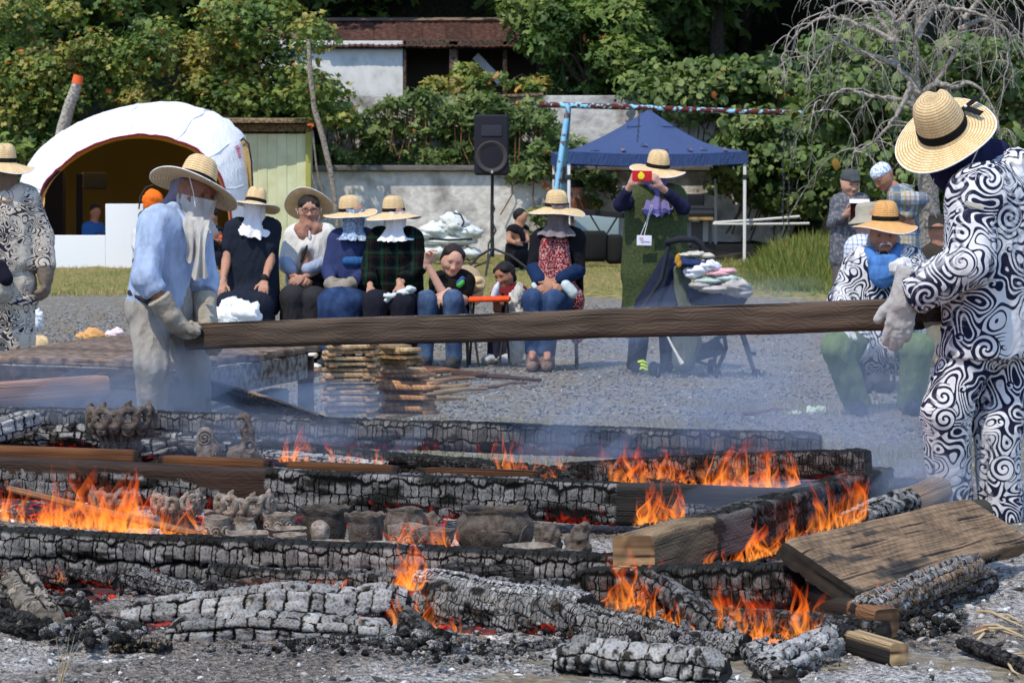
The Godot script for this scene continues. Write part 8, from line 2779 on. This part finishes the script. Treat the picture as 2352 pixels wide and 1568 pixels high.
	timber(cb, P(438, 772, 12.72), P(2112, 721, 10.45), 0.10, 0.127, {mask = wood.call(Color(0.105, 0.080, 0.066)), square = 12.0, rough = 0.003, bend = 0.004, step = 0.02, seed = 70, end_a = Color(0.06, 0.04, 0.03), end_b = Color(0.04, 0.03, 0.026), round_end = 0.0})
	m = MB.new()
	m.col = Color(0.05, 0.034, 0.027)
	m.bar(P(2108, 716, 10.45), P(2148, 716, 10.38), 0.09, 0.08, 0.006)
	part("tenon", m, M["wood"], cb)
	m = MB.new()
	m.col = Color(0.11, 0.068, 0.045)
	m.bar(P(1225, 746, 11.52), P(1283, 744, 11.44), 0.03, 0.078, 0.004)
	part("patch_block", m, M["wood"], cb)
	m = MB.new()
	m.col = Color(0.42, 0.31, 0.22)
	for e in 26:
		var u := (e + rng.randf()) / 26.0
		var q := P(438, 772, 12.72).lerp(P(2112, 721, 10.45), u) + Vector3(0, 0.063, 0.045)
		m.bar(q, q + Vector3(rng.randf_range(0.02, 0.09), rng.randf_range(-0.002, 0.005), rng.randf_range(-0.03, 0.0)), 0.006, 0.004, 0.001)
	part("splinters", m, M["wood"], cb, "stuff")
	embers(n)
	pots()
	flames()

func embers(n: FastNoiseLite) -> void:
	# glowing bed under the front timbers
	for q in [["glowing ember bed under the front beam", -2.3, 1.25, 7.5, 8.95, 0.018, "ember_bed"], ["glowing ember bed under the rear timbers", -2.6, 1.5, 9.9, 12.4, 0.02, "ember_bed"]]:
		var m := MB.new()
		var nx := 190
		var nz := 60
		var bn := noise(77, 8.0, 3)
		for i in nx:
			for j in nz:
				var x := lerpf(q[1], q[2], float(i) / (nx - 1))
				var d := lerpf(q[3], q[4], float(j) / (nz - 1))
				var e := smoothstep(0.0, 0.15, minf(minf(i, nx - 1 - i) / float(nx), minf(j, nz - 1 - j) / float(nz)))
				var h: float = q[5] * e + (n.get_noise_2d(x * 2.0, d * 2.0) * 0.02 + absf(bn.get_noise_2d(x, d)) * 0.04) * e
				m.add(Vector3(x, h, -d), Vector2(x, d))
		m.grid(0, nx, nz, true)
		var o := part(q[6], m, M["ember_glow"], self, "stuff")
		o.set_meta("label", q[0])
	# burnt chunks heaped on it, cracked like the timbers they fell from
	var lm: Array[Mesh] = []
	for q in 3:
		var lump := MB.new()
		lump.ball(Vector3.ZERO, Vector3(1.3, 0.75, 0.9), 7, 10)
		var ln := noise(18 + q, 0.8, 2)
		for k in lump.v.size():
			lump.v[k] *= 1.0 + 0.5 * ln.get_noise_3dv(lump.v[k])
			lump.v[k] = lump.v[k].lerp(lump.v[k].snapped(Vector3(0.5, 0.4, 0.45)), 0.75)
			lump.t[k] = lump.t[k] * Vector2(0.16, 0.3) + Vector2(0.3 * q, 0.2 * q)
		lm.append(lump.mesh())
	for q in 3:
		var xf := []
		var cs := []
		for k in 1150:
			var spot: Array = [[80, 1395, 130, 55], [150, 1350, 190, 30], [210, 1450, 120, 26], [620, 1352, 330, 22], [1090, 1500, 180, 26], [980, 1468, 90, 16], [700, 1490, 260, 12], [1570, 1425, 160, 60], [1830, 1500, 120, 50], [1200, 1440, 260, 40], [2080, 1420, 140, 40], [600, 1030, 420, 26], [1500, 1110, 260, 22], [1700, 1250, 200, 40]][k % 14]
			var a := rng.randf() * TAU
			var r := sqrt(rng.randf())
			var s := (0.003 + 0.017 * pow(rng.randf(), 3.0)) * (0.55 if k % 14 in [4, 6, 9, 8] else 1.0)
			var p := Q(spot[0] + cos(a) * r * spot[2], spot[1] + sin(a) * r * spot[3], 0.022 + rng.randf_range(0.0, 0.035) + s * 0.4)
			var bs := Basis.from_euler(Vector3(rng.randf_range(-0.5, 0.5), rng.randf() * TAU, rng.randf_range(-0.5, 0.5)))
			xf.append(Transform3D(bs.scaled_local(Vector3.ONE * s), p))
			var t := rng.randf_range(0.03, 0.12) if rng.randf() < (0.3 if k % 14 in [4, 6, 9, 8, 5] else 0.5) else rng.randf_range(0.32, 0.85)
			cs.append(Color(t, t * rng.randf_range(0.92, 0.99), t * rng.randf_range(0.84, 0.97)))
		scatter("burnt_chunks", lm[q], M["char_fine"], xf, cs, self)

func flames() -> void:
	var spots := [
		# x0, x1, base y at x0 and x1, distance, height px, tongues, label
		[-10, 150, 1196, 1212, 9.25, 70, 16, "flames at the left edge behind the front beam"],
		[90, 330, 1208, 1228, 9.15, 105, 30, "tall orange flames behind the slanting slat at left"],
		[320, 480, 1232, 1240, 9.05, 75, 14, "low flames at the right end of the slanting slat"],
		[640, 720, 1062, 1066, 11.3, 55, 8, "small flames in front of the right rear pot"],
		[760, 880, 1060, 1070, 11.2, 34, 9, "small flames behind the third board"],
		[1140, 1290, 1085, 1112, 10.9, 62, 14, "flames behind the scorched board"],
		[1405, 1600, 1118, 1126, 10.6, 80, 26, "broad flames under the squared charred beam"],
		[1620, 1835, 1128, 1122, 10.2, 85, 22, "flames licking up the squared charred beam's face"],
		[1460, 1570, 1208, 1204, 9.6, 85, 14, "flames over the middle beam's right half"],
		[890, 970, 1270, 1282, 8.9, 60, 7, "thin flames in front of the handled bowl"],
		[970, 1045, 1276, 1282, 8.85, 70, 7, "flame rising before the shallow bowls"],
		[905, 980, 1352, 1362, 7.95, 95, 12, "flames licking the front beam's middle"],
		[915, 1000, 1442, 1446, 7.7, 78, 10, "flames between the two front logs"],
		[1030, 1080, 1458, 1462, 7.55, 42, 5, "small bright flame under the twisted log"],
		[1390, 1500, 1398, 1420, 7.85, 100, 14, "tall flames under the big jointed beam"],
		[1500, 1610, 1430, 1450, 7.6, 60, 8, "flames round the thin dropping log"],
		[1690, 1860, 1300, 1250, 8.6, 70, 16, "flames along the lower side of the jointed beam"],
		[1850, 1985, 1240, 1196, 9.3, 95, 12, "flames curling up behind the wide plank"],
		[1640, 1760, 1440, 1470, 7.5, 85, 12, "flames left of the black beam end"],
		[1730, 1880, 1490, 1450, 7.4, 95, 16, "bright flames in front of the black beam end"],
		[1590, 1680, 1312, 1306, 8.15, 34, 6, "low flames on the charred block"],
		[1160, 1250, 1378, 1384, 8.05, 34, 6, "small flames over the lower charred beam"],
		[100, 260, 1335, 1342, 8.3, 30, 8, "low flames over the left embers"],
		[2000, 2050, 1378, 1362, 7.6, 30, 5, "small flames under the wide plank"],
		[700, 800, 1362, 1368, 8.1, 34, 5, "small flames under the front beam, centre left"],
	]
	var g := RandomNumberGenerator.new()
	g.seed = 99
	for q in spots:
		var t := thing("flame", q[7], "flame", P((q[0] + q[1]) * 0.5, (q[2] + q[3]) * 0.5, q[4]))
		var m := MB.new()
		for k in int(q[6] * 3.6):
			var u := g.randf()
			var px := lerpf(q[0], q[1], u)
			var py := lerpf(q[2], q[3], u)
			var d: float = q[4] + g.randf_range(-0.22, 0.22)
			var big := pow(g.randf(), 1.3)
			var h: float = q[5] * d / F * lerpf(0.3, 1.45, big * big)
			var w: float = minf(h, q[5] * d / F * 0.8) * g.randf_range(0.14, 0.55)
			tongue(m, P(px, py, d), h, w, g)
		part("flame_tongues", m, M["flame"], t)
	# lights of the larger fires
	for q in [[210, 1180, 9.2, 0.30], [1500, 1080, 10.6, 0.30], [1720, 1085, 10.2, 0.30], [940, 1310, 8.0, 0.16], [1450, 1370, 7.85, 0.24], [1790, 1440, 7.5, 0.30], [1900, 1210, 9.2, 0.22], [600, 1345, 8.1, 0.16]]:
		var l := OmniLight3D.new()
		l.name = numbered("flame_light", self)
		l.position = P(q[0], q[1], q[2])
		l.light_color = Color(1.0, 0.50, 0.18)
		l.light_energy = q[3] * 0.18
		l.light_size = 0.08
		l.omni_range = 12.0
		l.omni_attenuation = 2.0
		l.shadow_enabled = true
		add_child(l)

# one tongue: a hollow twisting cone of burning gas, open at one side, thin and clear towards rim and tip
func tongue(m: MB, base: Vector3, h: float, w: float, g: RandomNumberGenerator) -> void:
	var nu := 15
	var nv := 9
	var from := m.v.size()
	var a0 := g.randf() * TAU
	var span := g.randf_range(2.2, 4.6)
	var twist := g.randf_range(-2.2, 2.2)
	var lean := Vector3(g.randf_range(-0.25, 0.30), 0, g.randf_range(-0.12, 0.12)) * h
	var f1 := g.randf() * TAU
	var f2 := g.randf_range(3.0, 7.0)
	var strong := g.randf_range(0.07, 0.45)
	var cut := g.randf_range(0.0, 1.0)
	for i in nu:
		var t := float(i) / (nu - 1)
		var r := w * pow(t + 0.06, 0.35) * pow(1.0 - t, 0.75) * (1.0 + 0.25 * sin(f2 * t * 2.0 + f1))
		var c := base + Vector3(0, h * t, 0) + lean * t * t + Vector3(sin(f2 * t + f1), 0, cos(f2 * t * 0.8 + f1)) * w * 0.55 * t
		for k in nv:
			var s := float(k) / (nv - 1)
			var a := a0 + span * (s - 0.5) + twist * t
			var rr := r * (1.0 + 0.2 * sin(s * 7.0 + t * 6.0 + f1))
			var rise := h * 0.16 * sin(s * 9.0 + f1) * t
			var edge := smoothstep(0.0, 0.45, s) * smoothstep(0.0, 0.3, 1.0 - s)
			var body := smoothstep(0.0, 0.10, t) * pow(1.0 - t, 0.8)
			var streak := 0.5 + 0.5 * sin(s * 13.0 + t * 7.0 + f1 * 2.0 + cut + 2.0 * sin(t * 5.0 + f2))
			var al := clampf(strong * edge * body * streak * 1.25, 0.0, 1.0)
			var hot := clampf((1.0 - t) * 0.75 + streak * 0.35 - 0.15, 0.0, 1.0)
			m.col = Color(0.95, 0.09, 0.01).lerp(Color(1.0, 0.34, 0.055), smoothstep(0.1, 0.6, hot)).lerp(Color(1.0, 0.66, 0.26), smoothstep(0.7, 1.0, hot) * 0.8)
			m.col.a = al
			m.add(c + Vector3(cos(a) * rr, rise, sin(a) * rr * 0.8))
	m.grid(from, nu, nv, false)

# ---------------------------------------------------------------- pottery in the fire, straw, smoke
func coil(m: MB, c: Vector3, r: float, turns: float, th: float, tilt_b: Basis, closed := 0.25) -> void:
	var p := []
	var n := int(turns * 14) + 2
	for k in n:
		var u := float(k) / (n - 1)
		var a := u * turns * TAU
		var rr := r * lerpf(1.0, closed, u)
		p.append(c + tilt_b * Vector3(cos(a) * rr, sin(a) * rr, 0.012 * u))
	m.tube(p, [th], 6)

func pot(label: String, px: float, top: float, bot: float, wide: float, d: float, kind: String, c: Color, s: int) -> void:
	var base := P(px, bot, d)
	var h := (bot - top) * d / F
	var r := wide * 0.5 * d / F
	var t := thing("clay_figure" if kind in ["bust", "figure"] else "clay_bowl" if kind in ["bowl", "dish"] else "clay_pot", label, "sculpture" if kind in ["bust", "figure"] else "bowl" if kind in ["bowl", "dish"] else "pot", base)
	var g := RandomNumberGenerator.new()
	g.seed = s
	var m := MB.new()
	m.col = c
	var prof := []
	match kind:
		"dish":
			prof = [Vector2(0.001, 0.0), Vector2(0.5, 0.0), Vector2(0.62, 0.1), Vector2(0.85, 0.6), Vector2(0.98, 0.95), Vector2(1.0, 1.0), Vector2(0.95, 1.0), Vector2(0.8, 0.65), Vector2(0.5, 0.25), Vector2(0.001, 0.2)]
		"bowl":
			prof = [Vector2(0.001, 0.0), Vector2(0.55, 0.0), Vector2(0.72, 0.15), Vector2(0.9, 0.5), Vector2(0.94, 0.8), Vector2(1.0, 0.96), Vector2(0.98, 1.0), Vector2(0.92, 0.97), Vector2(0.85, 0.7), Vector2(0.6, 0.25), Vector2(0.001, 0.18)]
		"beaker":
			prof = [Vector2(0.001, 0.0), Vector2(0.66, 0.0), Vector2(0.72, 0.05), Vector2(0.80, 0.4), Vector2(0.88, 0.75), Vector2(0.86, 0.8), Vector2(0.93, 0.84), Vector2(1.0, 0.97), Vector2(0.97, 1.0), Vector2(0.90, 0.94), Vector2(0.80, 0.7), Vector2(0.65, 0.15), Vector2(0.001, 0.1)]
		"jar":
			prof = [Vector2(0.001, 0.0), Vector2(0.6, 0.0), Vector2(0.75, 0.12), Vector2(0.95, 0.4), Vector2(1.0, 0.58), Vector2(0.93, 0.76), Vector2(0.78, 0.88), Vector2(0.76, 0.94), Vector2(0.82, 1.0), Vector2(0.76, 1.0), Vector2(0.68, 0.9), Vector2(0.85, 0.6), Vector2(0.5, 0.15), Vector2(0.001, 0.1)]
		"flame":
			prof = [Vector2(0.001, 0.0), Vector2(0.42, 0.0), Vector2(0.46, 0.12), Vector2(0.5, 0.35), Vector2(0.6, 0.55), Vector2(0.88, 0.74), Vector2(0.92, 0.8), Vector2(0.84, 0.8), Vector2(0.55, 0.6), Vector2(0.4, 0.2), Vector2(0.001, 0.15)]
	if prof.size():
		var pp := []
		for q in prof:
			pp.append(Vector2(q.x * r, q.y * h))
		m.lathe(Transform3D(Basis(Vector3.UP, g.randf() * 3.0), base), pp, 30)
		var wav := noise(s, 14.0, 2)
		for k in m.v.size():
			var l := m.v[k] - base
			var rim := smoothstep(0.75, 1.0, l.y / h)
			m.v[k] += Vector3(l.x, 0, l.z) * 0.10 * wav.get_noise_3dv(l) + Vector3(0, rim * 0.03 * h * sin(atan2(l.z, l.x) * (9.0 if kind == "beaker" else 3.0) + s), 0)
		part("body", m, M["clay"], t)
	if kind == "flame":
		var k := 0
		for q in 7:
			var a := PI * (0.08 + 0.84 * q / 6.0) + g.randf_range(-0.1, 0.1)
			var rad := Basis(Vector3.UP, PI / 2 - a)
			var e := base + Vector3(cos(a) * r * 0.86, h * 0.82, sin(a) * r * 0.86)
			var cm := MB.new()
			cm.col = c * g.randf_range(0.9, 1.15)
			var sz := r * g.randf_range(0.20, 0.29)
			coil(cm, e + Vector3(0, sz * 0.5, 0), sz, 1.1, r * 0.12, rad, 0.9)
			coil(cm, e + Vector3(0, -sz * 0.7, 0), sz * 0.62, 2.0, r * 0.085, rad, 0.15)
			if q % 2 == 0:
				cm.tube([e + Vector3(0, sz * 1.2, 0), e + Vector3(0, sz * 1.9, 0), e + rad * Vector3(sz * 0.4, sz * 2.3, 0)], [r * 0.15, r * 0.11, r * 0.03], 6)
			part("crest", cm, M["clay"], t)
		var rl := MB.new()
		rl.col = c
		for q in 9:
			var a := PI * q / 8.0
			var e := base + Vector3(cos(a) * r * 0.52, h * 0.32, sin(a) * r * 0.52)
			coil(rl, e, r * 0.16, 1.8, r * 0.06, Basis(Vector3.UP, PI / 2 - a), 0.15)
			rl.tube([base + Vector3(cos(a + 0.2) * r * 0.49, 0.02, sin(a + 0.2) * r * 0.49), base + Vector3(cos(a + 0.2) * r * 0.54, h * 0.42, sin(a + 0.2) * r * 0.54), base + Vector3(cos(a + 0.2) * r * 0.8, h * 0.72, sin(a + 0.2) * r * 0.8)], [r * 0.055], 5)
		part("applied_coils", rl, M["clay"], t)
	elif kind == "loops":
		var sd := SD.new()
		sd.cap(base + Vector3(-r * 0.3, h * 0.1, 0), base + Vector3(r * 0.25, h * 0.1, 0), r * 0.62, r * 0.62, 0.02)
		sd.cap(base + Vector3(r * 0.3, h * 0.1, 0), base + Vector3(r * 0.3, h * 0.62, 0), r * 0.5, r * 0.30, 0.02)
		sd.cap(base + Vector3(r * 0.2, h * 0.6, 0), base + Vector3(r * 0.05, h * 0.85, 0), r * 0.36, r * 0.34, 0.02)
		sd.cap(base + Vector3(r * 0.42, h * 0.38, r), base + Vector3(r * 0.42, h * 0.22, -r), r * 0.24, r * 0.2, 0.01, 1)
		sd.cap(base + Vector3(-r * 0.12, h * 0.80, r), base + Vector3(-r * 0.12, h * 0.74, -r), r * 0.20, r * 0.16, 0.01, 1)
		sd.mesh(m, 0.006)
		part("body", m, M["clay"], t)
		var cm := MB.new()
		cm.col = c
		coil(cm, base + Vector3(r * 0.42, h * 0.30, r * 0.48), r * 0.34, 1.05, r * 0.05, Basis(), 1.0)
		coil(cm, base + Vector3(-r * 0.1, h * 0.77, r * 0.34), r * 0.30, 1.1, r * 0.05, Basis(), 0.9)
		coil(cm, base + Vector3(r * 0.2, h * 0.62, r * 0.36), r * 0.12, 1.8, r * 0.04, Basis(), 0.2)
		part("applied_coils", cm, M["clay"], t)
	elif kind == "spiral":
		var sd := SD.new()
		sd.cap(base + Vector3(0, h * 0.12, 0), base + Vector3(0, h * 0.3, 0), r * 0.7, r * 0.66, 0.02)
		sd.cap(base + Vector3(-r * 0.2, h * 0.4, 0), base + Vector3(-r * 0.2, h * 0.72, 0), r * 0.55, r * 0.5, 0.02)
		sd.mesh(m, 0.006)
		part("body", m, M["clay"], t)
		var cm := MB.new()
		cm.col = c * 1.1
		coil(cm, base + Vector3(-r * 0.2, h * 0.66, r * 0.50), r * 0.46, 2.4, r * 0.07, Basis(Vector3.RIGHT, -0.1), 0.12)
		coil(cm, base + Vector3(r * 0.4, h * 0.24, r * 0.62), r * 0.22, 1.6, r * 0.05, Basis(Vector3.UP, 0.5), 0.2)
		coil(cm, base + Vector3(-r * 0.4, h * 0.16, r * 0.66), r * 0.2, 1.6, r * 0.05, Basis(Vector3.UP, -0.3), 0.2)
		part("applied_coils", cm, M["clay"], t)
	elif kind == "bust":
		var sd := SD.new()
		var hc := base + Vector3(0, h * 0.70, 0)
		var k := h * 0.60 / 0.23
		head_bones(sd, hc, Basis(Vector3.UP, -0.35) * Basis(Vector3.RIGHT, -0.55) * Basis(Vector3.BACK, 0.2), k, true)
		sd.cap(base + Vector3(-r * 0.6, h * 0.06, 0), base + Vector3(r * 0.6, h * 0.06, 0), h * 0.12, h * 0.12, 0.03)
		sd.cap(base + Vector3(0, h * 0.1, 0), base + Vector3(0, h * 0.4, 0), h * 0.14, h * 0.13, 0.03)
		sd.mesh(m, 0.0035)
		part("body", m, M["clay"], t)
	elif kind == "figure":
		var sd := SD.new()
		for q in 9:
			var e := base + Vector3(g.randf_range(-0.8, 0.8) * r, h * (0.1 + 0.75 * q / 8.0), g.randf_range(-0.3, 0.3) * r)
			sd.cap(e, e + rdir() * r * 0.5, r * g.randf_range(0.2, 0.4), r * g.randf_range(0.1, 0.25), 0.03)
		sd.cap(base, base + Vector3(0, h * 0.8, 0), r * 0.55, r * 0.3, 0.04)
		sd.mesh(m, 0.007)
		m.bulge(0.02, noise(s, 22.0, 3), Vector3.ONE)
		part("body", m, M["clay"], t)
	elif kind == "jar":
		var cm := MB.new()
		cm.col = c * 1.15
		var on := func(a: float, y: float) -> Vector3:
			var rr: float = lerpf(0.95, 1.0, smoothstep(0.4, 0.58, y)) if y < 0.58 else lerpf(1.0, 0.93, (y - 0.58) / 0.18)
			if y < 0.4:
				rr = lerpf(0.75, 0.95, (y - 0.12) / 0.28)
			return base + Vector3(cos(a) * r * rr, h * y, sin(a) * r * rr)
		cm.tube([on.call(1.9, 0.62), on.call(1.9, 0.3), on.call(1.75, 0.22)], [0.005], 6)
		cm.tube([on.call(1.9, 0.62), on.call(1.4, 0.64), on.call(1.2, 0.62), on.call(1.15, 0.45), on.call(1.5, 0.42)], [0.005], 6)
		cm.tube([on.call(0.9, 0.3), on.call(0.85, 0.6), on.call(0.6, 0.72)], [0.005], 6)
		cm.tube([on.call(2.3, 0.25), on.call(2.25, 0.5), on.call(2.4, 0.7)], [0.005], 6)
		part("applied_coils", cm, M["clay"], t)
	elif kind == "bowl":
		var cm := MB.new()
		cm.col = c * 1.1
		for q in 3:
			var a := PI * (0.25 + 0.25 * q)
			coil(cm, base + Vector3(cos(a) * r * 0.88, h * 0.5, sin(a) * r * 0.88), h * 0.2, 1.5, h * 0.05, Basis(Vector3.UP, PI / 2 - a), 0.2)
		part("applied_coils", cm, M["clay"], t)

func pots() -> void:
	var c := Color(0.185, 0.165, 0.15)
	var l := Color(0.30, 0.272, 0.243)
	pot("wide flame-crested clay pot behind the boards at left", 277, 946, 1062, 158, 11.3, "flame", c * 0.8, 1)
	pot("clay vessel with a big spiral crest behind the boards", 480, 976, 1060, 82, 11.2, "spiral", c * 1.15, 2)
	pot("tall clay vessel with looped openings behind the boards", 558, 942, 1060, 84, 11.1, "loops", c * 0.9, 3)
	pot("flame-crested clay pot among the left flames", 262, 1128, 1240, 110, 9.5, "flame", c, 4)
	pot("swirl-necked clay pot right of the left flames", 408, 1138, 1246, 118, 9.4, "flame", l, 5)
	pot("wide-rimmed clay pot with wave relief under the middle beam", 562, 1148, 1240, 140, 9.45, "flame", l, 6)
	pot("small pierced clay cup in front of the swirl-necked pot", 498, 1186, 1252, 66, 9.05, "bowl", l, 7)
	pot("round lidded clay jar beside the small pierced cup", 560, 1190, 1252, 60, 9.1, "jar", l, 8)
	pot("straight clay bowl with ridged wall right of the wide-rimmed pot", 640, 1178, 1232, 78, 9.35, "bowl", l, 9)
	pot("round clay bowl with relief in the front row at left", 568, 1222, 1262, 100, 8.95, "bowl", l * 1.1, 10)
	pot("flat clay dish behind the small round bowl", 660, 1212, 1240, 92, 9.2, "dish", l, 11)
	pot("small round clay bowl left of the clay bust", 664, 1226, 1262, 82, 8.95, "bowl", l * 1.1, 12)
	pot("clay bust with upturned face", 735, 1196, 1258, 74, 9.0, "bust", l * 1.15, 13)
	pot("dark clay jar behind the clay bust", 748, 1162, 1250, 118, 9.45, "beaker", c * 0.55, 14)
	pot("tall clay beaker with frilled rim", 840, 1178, 1264, 98, 9.15, "beaker", c * 0.8, 15)
	pot("shallow clay dish in front of the clay bust", 752, 1244, 1268, 106, 8.8, "dish", l, 16)
	pot("shallow clay dish in front of the frilled beaker", 868, 1248, 1272, 112, 8.8, "dish", l, 17)
	pot("tall rounded clay jar behind the handled bowl", 930, 1168, 1262, 106, 9.35, "jar", c * 0.8, 18)
	pot("scroll-handled clay bowl right of the frilled beaker", 938, 1206, 1268, 98, 9.05, "bowl", l * 0.9, 19)
	pot("round clay bowl with flat rim before the big jar", 1001, 1214, 1262, 92, 8.95, "bowl", c, 20)
	pot("lumpy clay animal head behind the flat-rimmed bowl", 978, 1182, 1240, 60, 9.4, "figure", c, 21)
	pot("big rounded clay jar with raised line relief", 1138, 1166, 1282, 186, 9.3, "jar", c * 0.62, 22)
	pot("shallow clay dish in front of the big relief jar", 1090, 1262, 1286, 92, 8.7, "dish", l, 23)
	pot("wide clay dish right of the big relief jar", 1216, 1252, 1284, 120, 8.75, "dish", l * 0.9, 24)
	pot("small clay dish behind the front beam's right part", 1300, 1264, 1288, 66, 8.7, "dish", c, 25)
	pot("knobbly dark clay figure right of the big relief jar", 1262, 1204, 1290, 72, 9.1, "figure", c * 0.75, 26)
	pot("second knobbly clay figure, beside the burning beam", 1330, 1200, 1292, 62, 8.95, "figure", c * 0.7, 27)

func small_things() -> void:
	# straw and twigs on the gravel at lower right
	var k := 0
	var where := ["longest straw stalk, slanting above the black stick", "straw stalk crossing under the longest one", "short straw stalk at the right edge", "bent straw stalk beside the dead leaf", "forked straw stalk below the black stick", "straw stalk at the bottom right corner", "straw stalk nearest the white ash", "thin straw stalk near the patterned worker's foot"]
	for q in [[2240, 1402, 2352, 1440], [2236, 1456, 2340, 1446], [2290, 1418, 2360, 1424], [2260, 1436, 2352, 1462], [2262, 1500, 2352, 1500], [2296, 1506, 2340, 1548], [2246, 1470, 2300, 1440], [2216, 1070, 2258, 1076]]:
		var b := MB.new()
		b.col = Color(0.48, 0.37, 0.22) * rng.randf_range(0.8, 1.1)
		var a := Q(q[0], q[1], 0.02)
		var e := Q(q[2], q[3], 0.02)
		b.tube([a, a.lerp(e, 0.35) + Vector3(0, 0.012, 0), a.lerp(e, 0.7) + rdir() * 0.01, e], [0.0045, 0.005, 0.004, 0.002], 6)
		if k in [3, 4]:
			b.tube([a.lerp(e, 0.5), a.lerp(e, 0.8) + Vector3(0.01, 0.0, 0.05)], [0.003, 0.002], 5)
		single("straw_stalk", b, M["rough"], where[k], "straw", "straw stalks at lower right")
		k += 1
	var lf := MB.new()
	lf.col = Color(0.30, 0.12, 0.06)
	var lq := Q(2268, 1452, 0.03)
	lf.sheet(6, 4, func(u, v): return lq + Vector3((u - 0.5) * 0.08, 0.015 * sin(u * 4.0), (v - 0.5) * 0.05 * sin(PI * clampf(u, 0.08, 0.92))))
	single("dead_leaf", lf, M["leaf"], "reddish dead leaf among straw at lower right", "leaf")
	# a dry grass tuft at lower left
	var gr := MB.new()
	for q in 9:
		gr.col = Color(0.42, 0.34, 0.20) * rng.randf_range(0.8, 1.2)
		var a := Q(142, 1565, 0.02) + Vector3(rng.randf_range(-0.01, 0.01), 0, rng.randf_range(-0.01, 0.01))
		var top := a + Vector3(rng.randf_range(-0.02, 0.07), rng.randf_range(0.06, 0.14), rng.randf_range(-0.03, 0.03))
		gr.tube([a, a.lerp(top, 0.5) + rdir() * 0.006, top], [0.0012, 0.001, 0.0005], 4)
	single("grass_tuft", gr, M["blade"], "thin dry grass tuft standing in the ash at lower left", "grass")

func smoke() -> void:
	# [px, py, distance, half width, half height, half depth, density]
	var c := Color(0.74, 0.82, 0.95)
	var k := 0
	for q in [[1150, 1000, 11.8, 1.5, 0.17, 0.7, 0.05], [820, 965, 12.6, 1.0, 0.26, 0.6, 0.06], [1650, 930, 12.8, 1.2, 0.42, 0.8, 0.06], [1900, 1060, 10.9, 0.6, 0.25, 0.4, 0.12], [330, 880, 12.6, 0.6, 0.16, 0.4, 0.5], [180, 930, 12.5, 0.5, 0.11, 0.3, 0.35], [480, 900, 13.0, 0.3, 0.2, 0.3, 0.5], [730, 930, 13.2, 0.35, 0.12, 0.4, 0.5], [400, 930, 12.7, 0.3, 0.1, 0.25, 0.6],
			[1420, 880, 13.5, 0.9, 0.28, 0.6, 0.07], [1800, 980, 11.5, 0.8, 0.26, 0.5, 0.10], [1980, 960, 11.2, 0.5, 0.5, 0.4, 0.16], [2050, 1090, 10.6, 0.4, 0.3, 0.35, 0.45], [2110, 1130, 10.2, 0.22, 0.14, 0.2, 0.9],
			[1640, 860, 13.0, 0.6, 0.5, 0.5, 0.10], [1720, 1150, 9.6, 0.3, 0.09, 0.2, 0.45], [1560, 1010, 11.2, 0.6, 0.12, 0.4, 0.12], [620, 1020, 11.0, 0.6, 0.1, 0.4, 0.12], [1700, 720, 11.2, 0.4, 0.12, 0.3, 0.22], [2020, 880, 11.6, 0.35, 0.3, 0.3, 0.2]]:
		var f := FogVolume.new()
		f.name = "smoke" if k == 0 else "smoke_%03d" % k
		f.shape = RenderingServer.FOG_VOLUME_SHAPE_ELLIPSOID
		f.size = Vector3(q[3], q[4], q[5]) * 2.0
		f.position = P(q[0], q[1], q[2])
		f.rotation.z = [0.0, 0.1, 0.3, 0.5, 0.2, -0.1, 0.5, 0.1, 0.0, 0.15, 0.1, 0.8, 0.6, 0.4, 0.6, 0.1, -0.05, 0.0, 0.3, 0.9][k]
		var m := FogMaterial.new()
		m.density = q[6]
		m.albedo = c
		f.material = m
		f.set_meta("kind", "stuff")
		add_child(f)
		k += 1
	# drifting wisps
	var g := RandomNumberGenerator.new()
	g.seed = 7
	for q in 34:
		var spot: Array = [[300, 900, 12.8, 260, 50], [520, 930, 13.0, 200, 40], [700, 1000, 11.8, 300, 30], [1500, 1000, 11.3, 380, 50], [1750, 920, 11.5, 260, 90], [1980, 1010, 10.9, 150, 110], [2080, 1110, 10.4, 90, 40], [1650, 760, 12.2, 300, 60]][q % 8]
		var f := FogVolume.new()
		f.name = "smoke_%03d" % k
		f.shape = RenderingServer.FOG_VOLUME_SHAPE_ELLIPSOID
		var w := g.randf_range(0.12, 0.42)
		f.size = Vector3(w, w * g.randf_range(0.16, 0.4), w * 0.6) * 2.0
		f.position = P(spot[0] + g.randf_range(-1, 1) * spot[3], spot[1] + g.randf_range(-1, 1) * spot[4], spot[2] + g.randf_range(-0.3, 0.3))
		f.rotation.z = g.randf_range(-0.2, 1.0)
		var m := FogMaterial.new()
		m.density = g.randf_range(0.25, 0.75) * 0.3 / w
		m.albedo = c
		f.material = m
		f.set_meta("kind", "stuff")
		add_child(f)
		k += 1
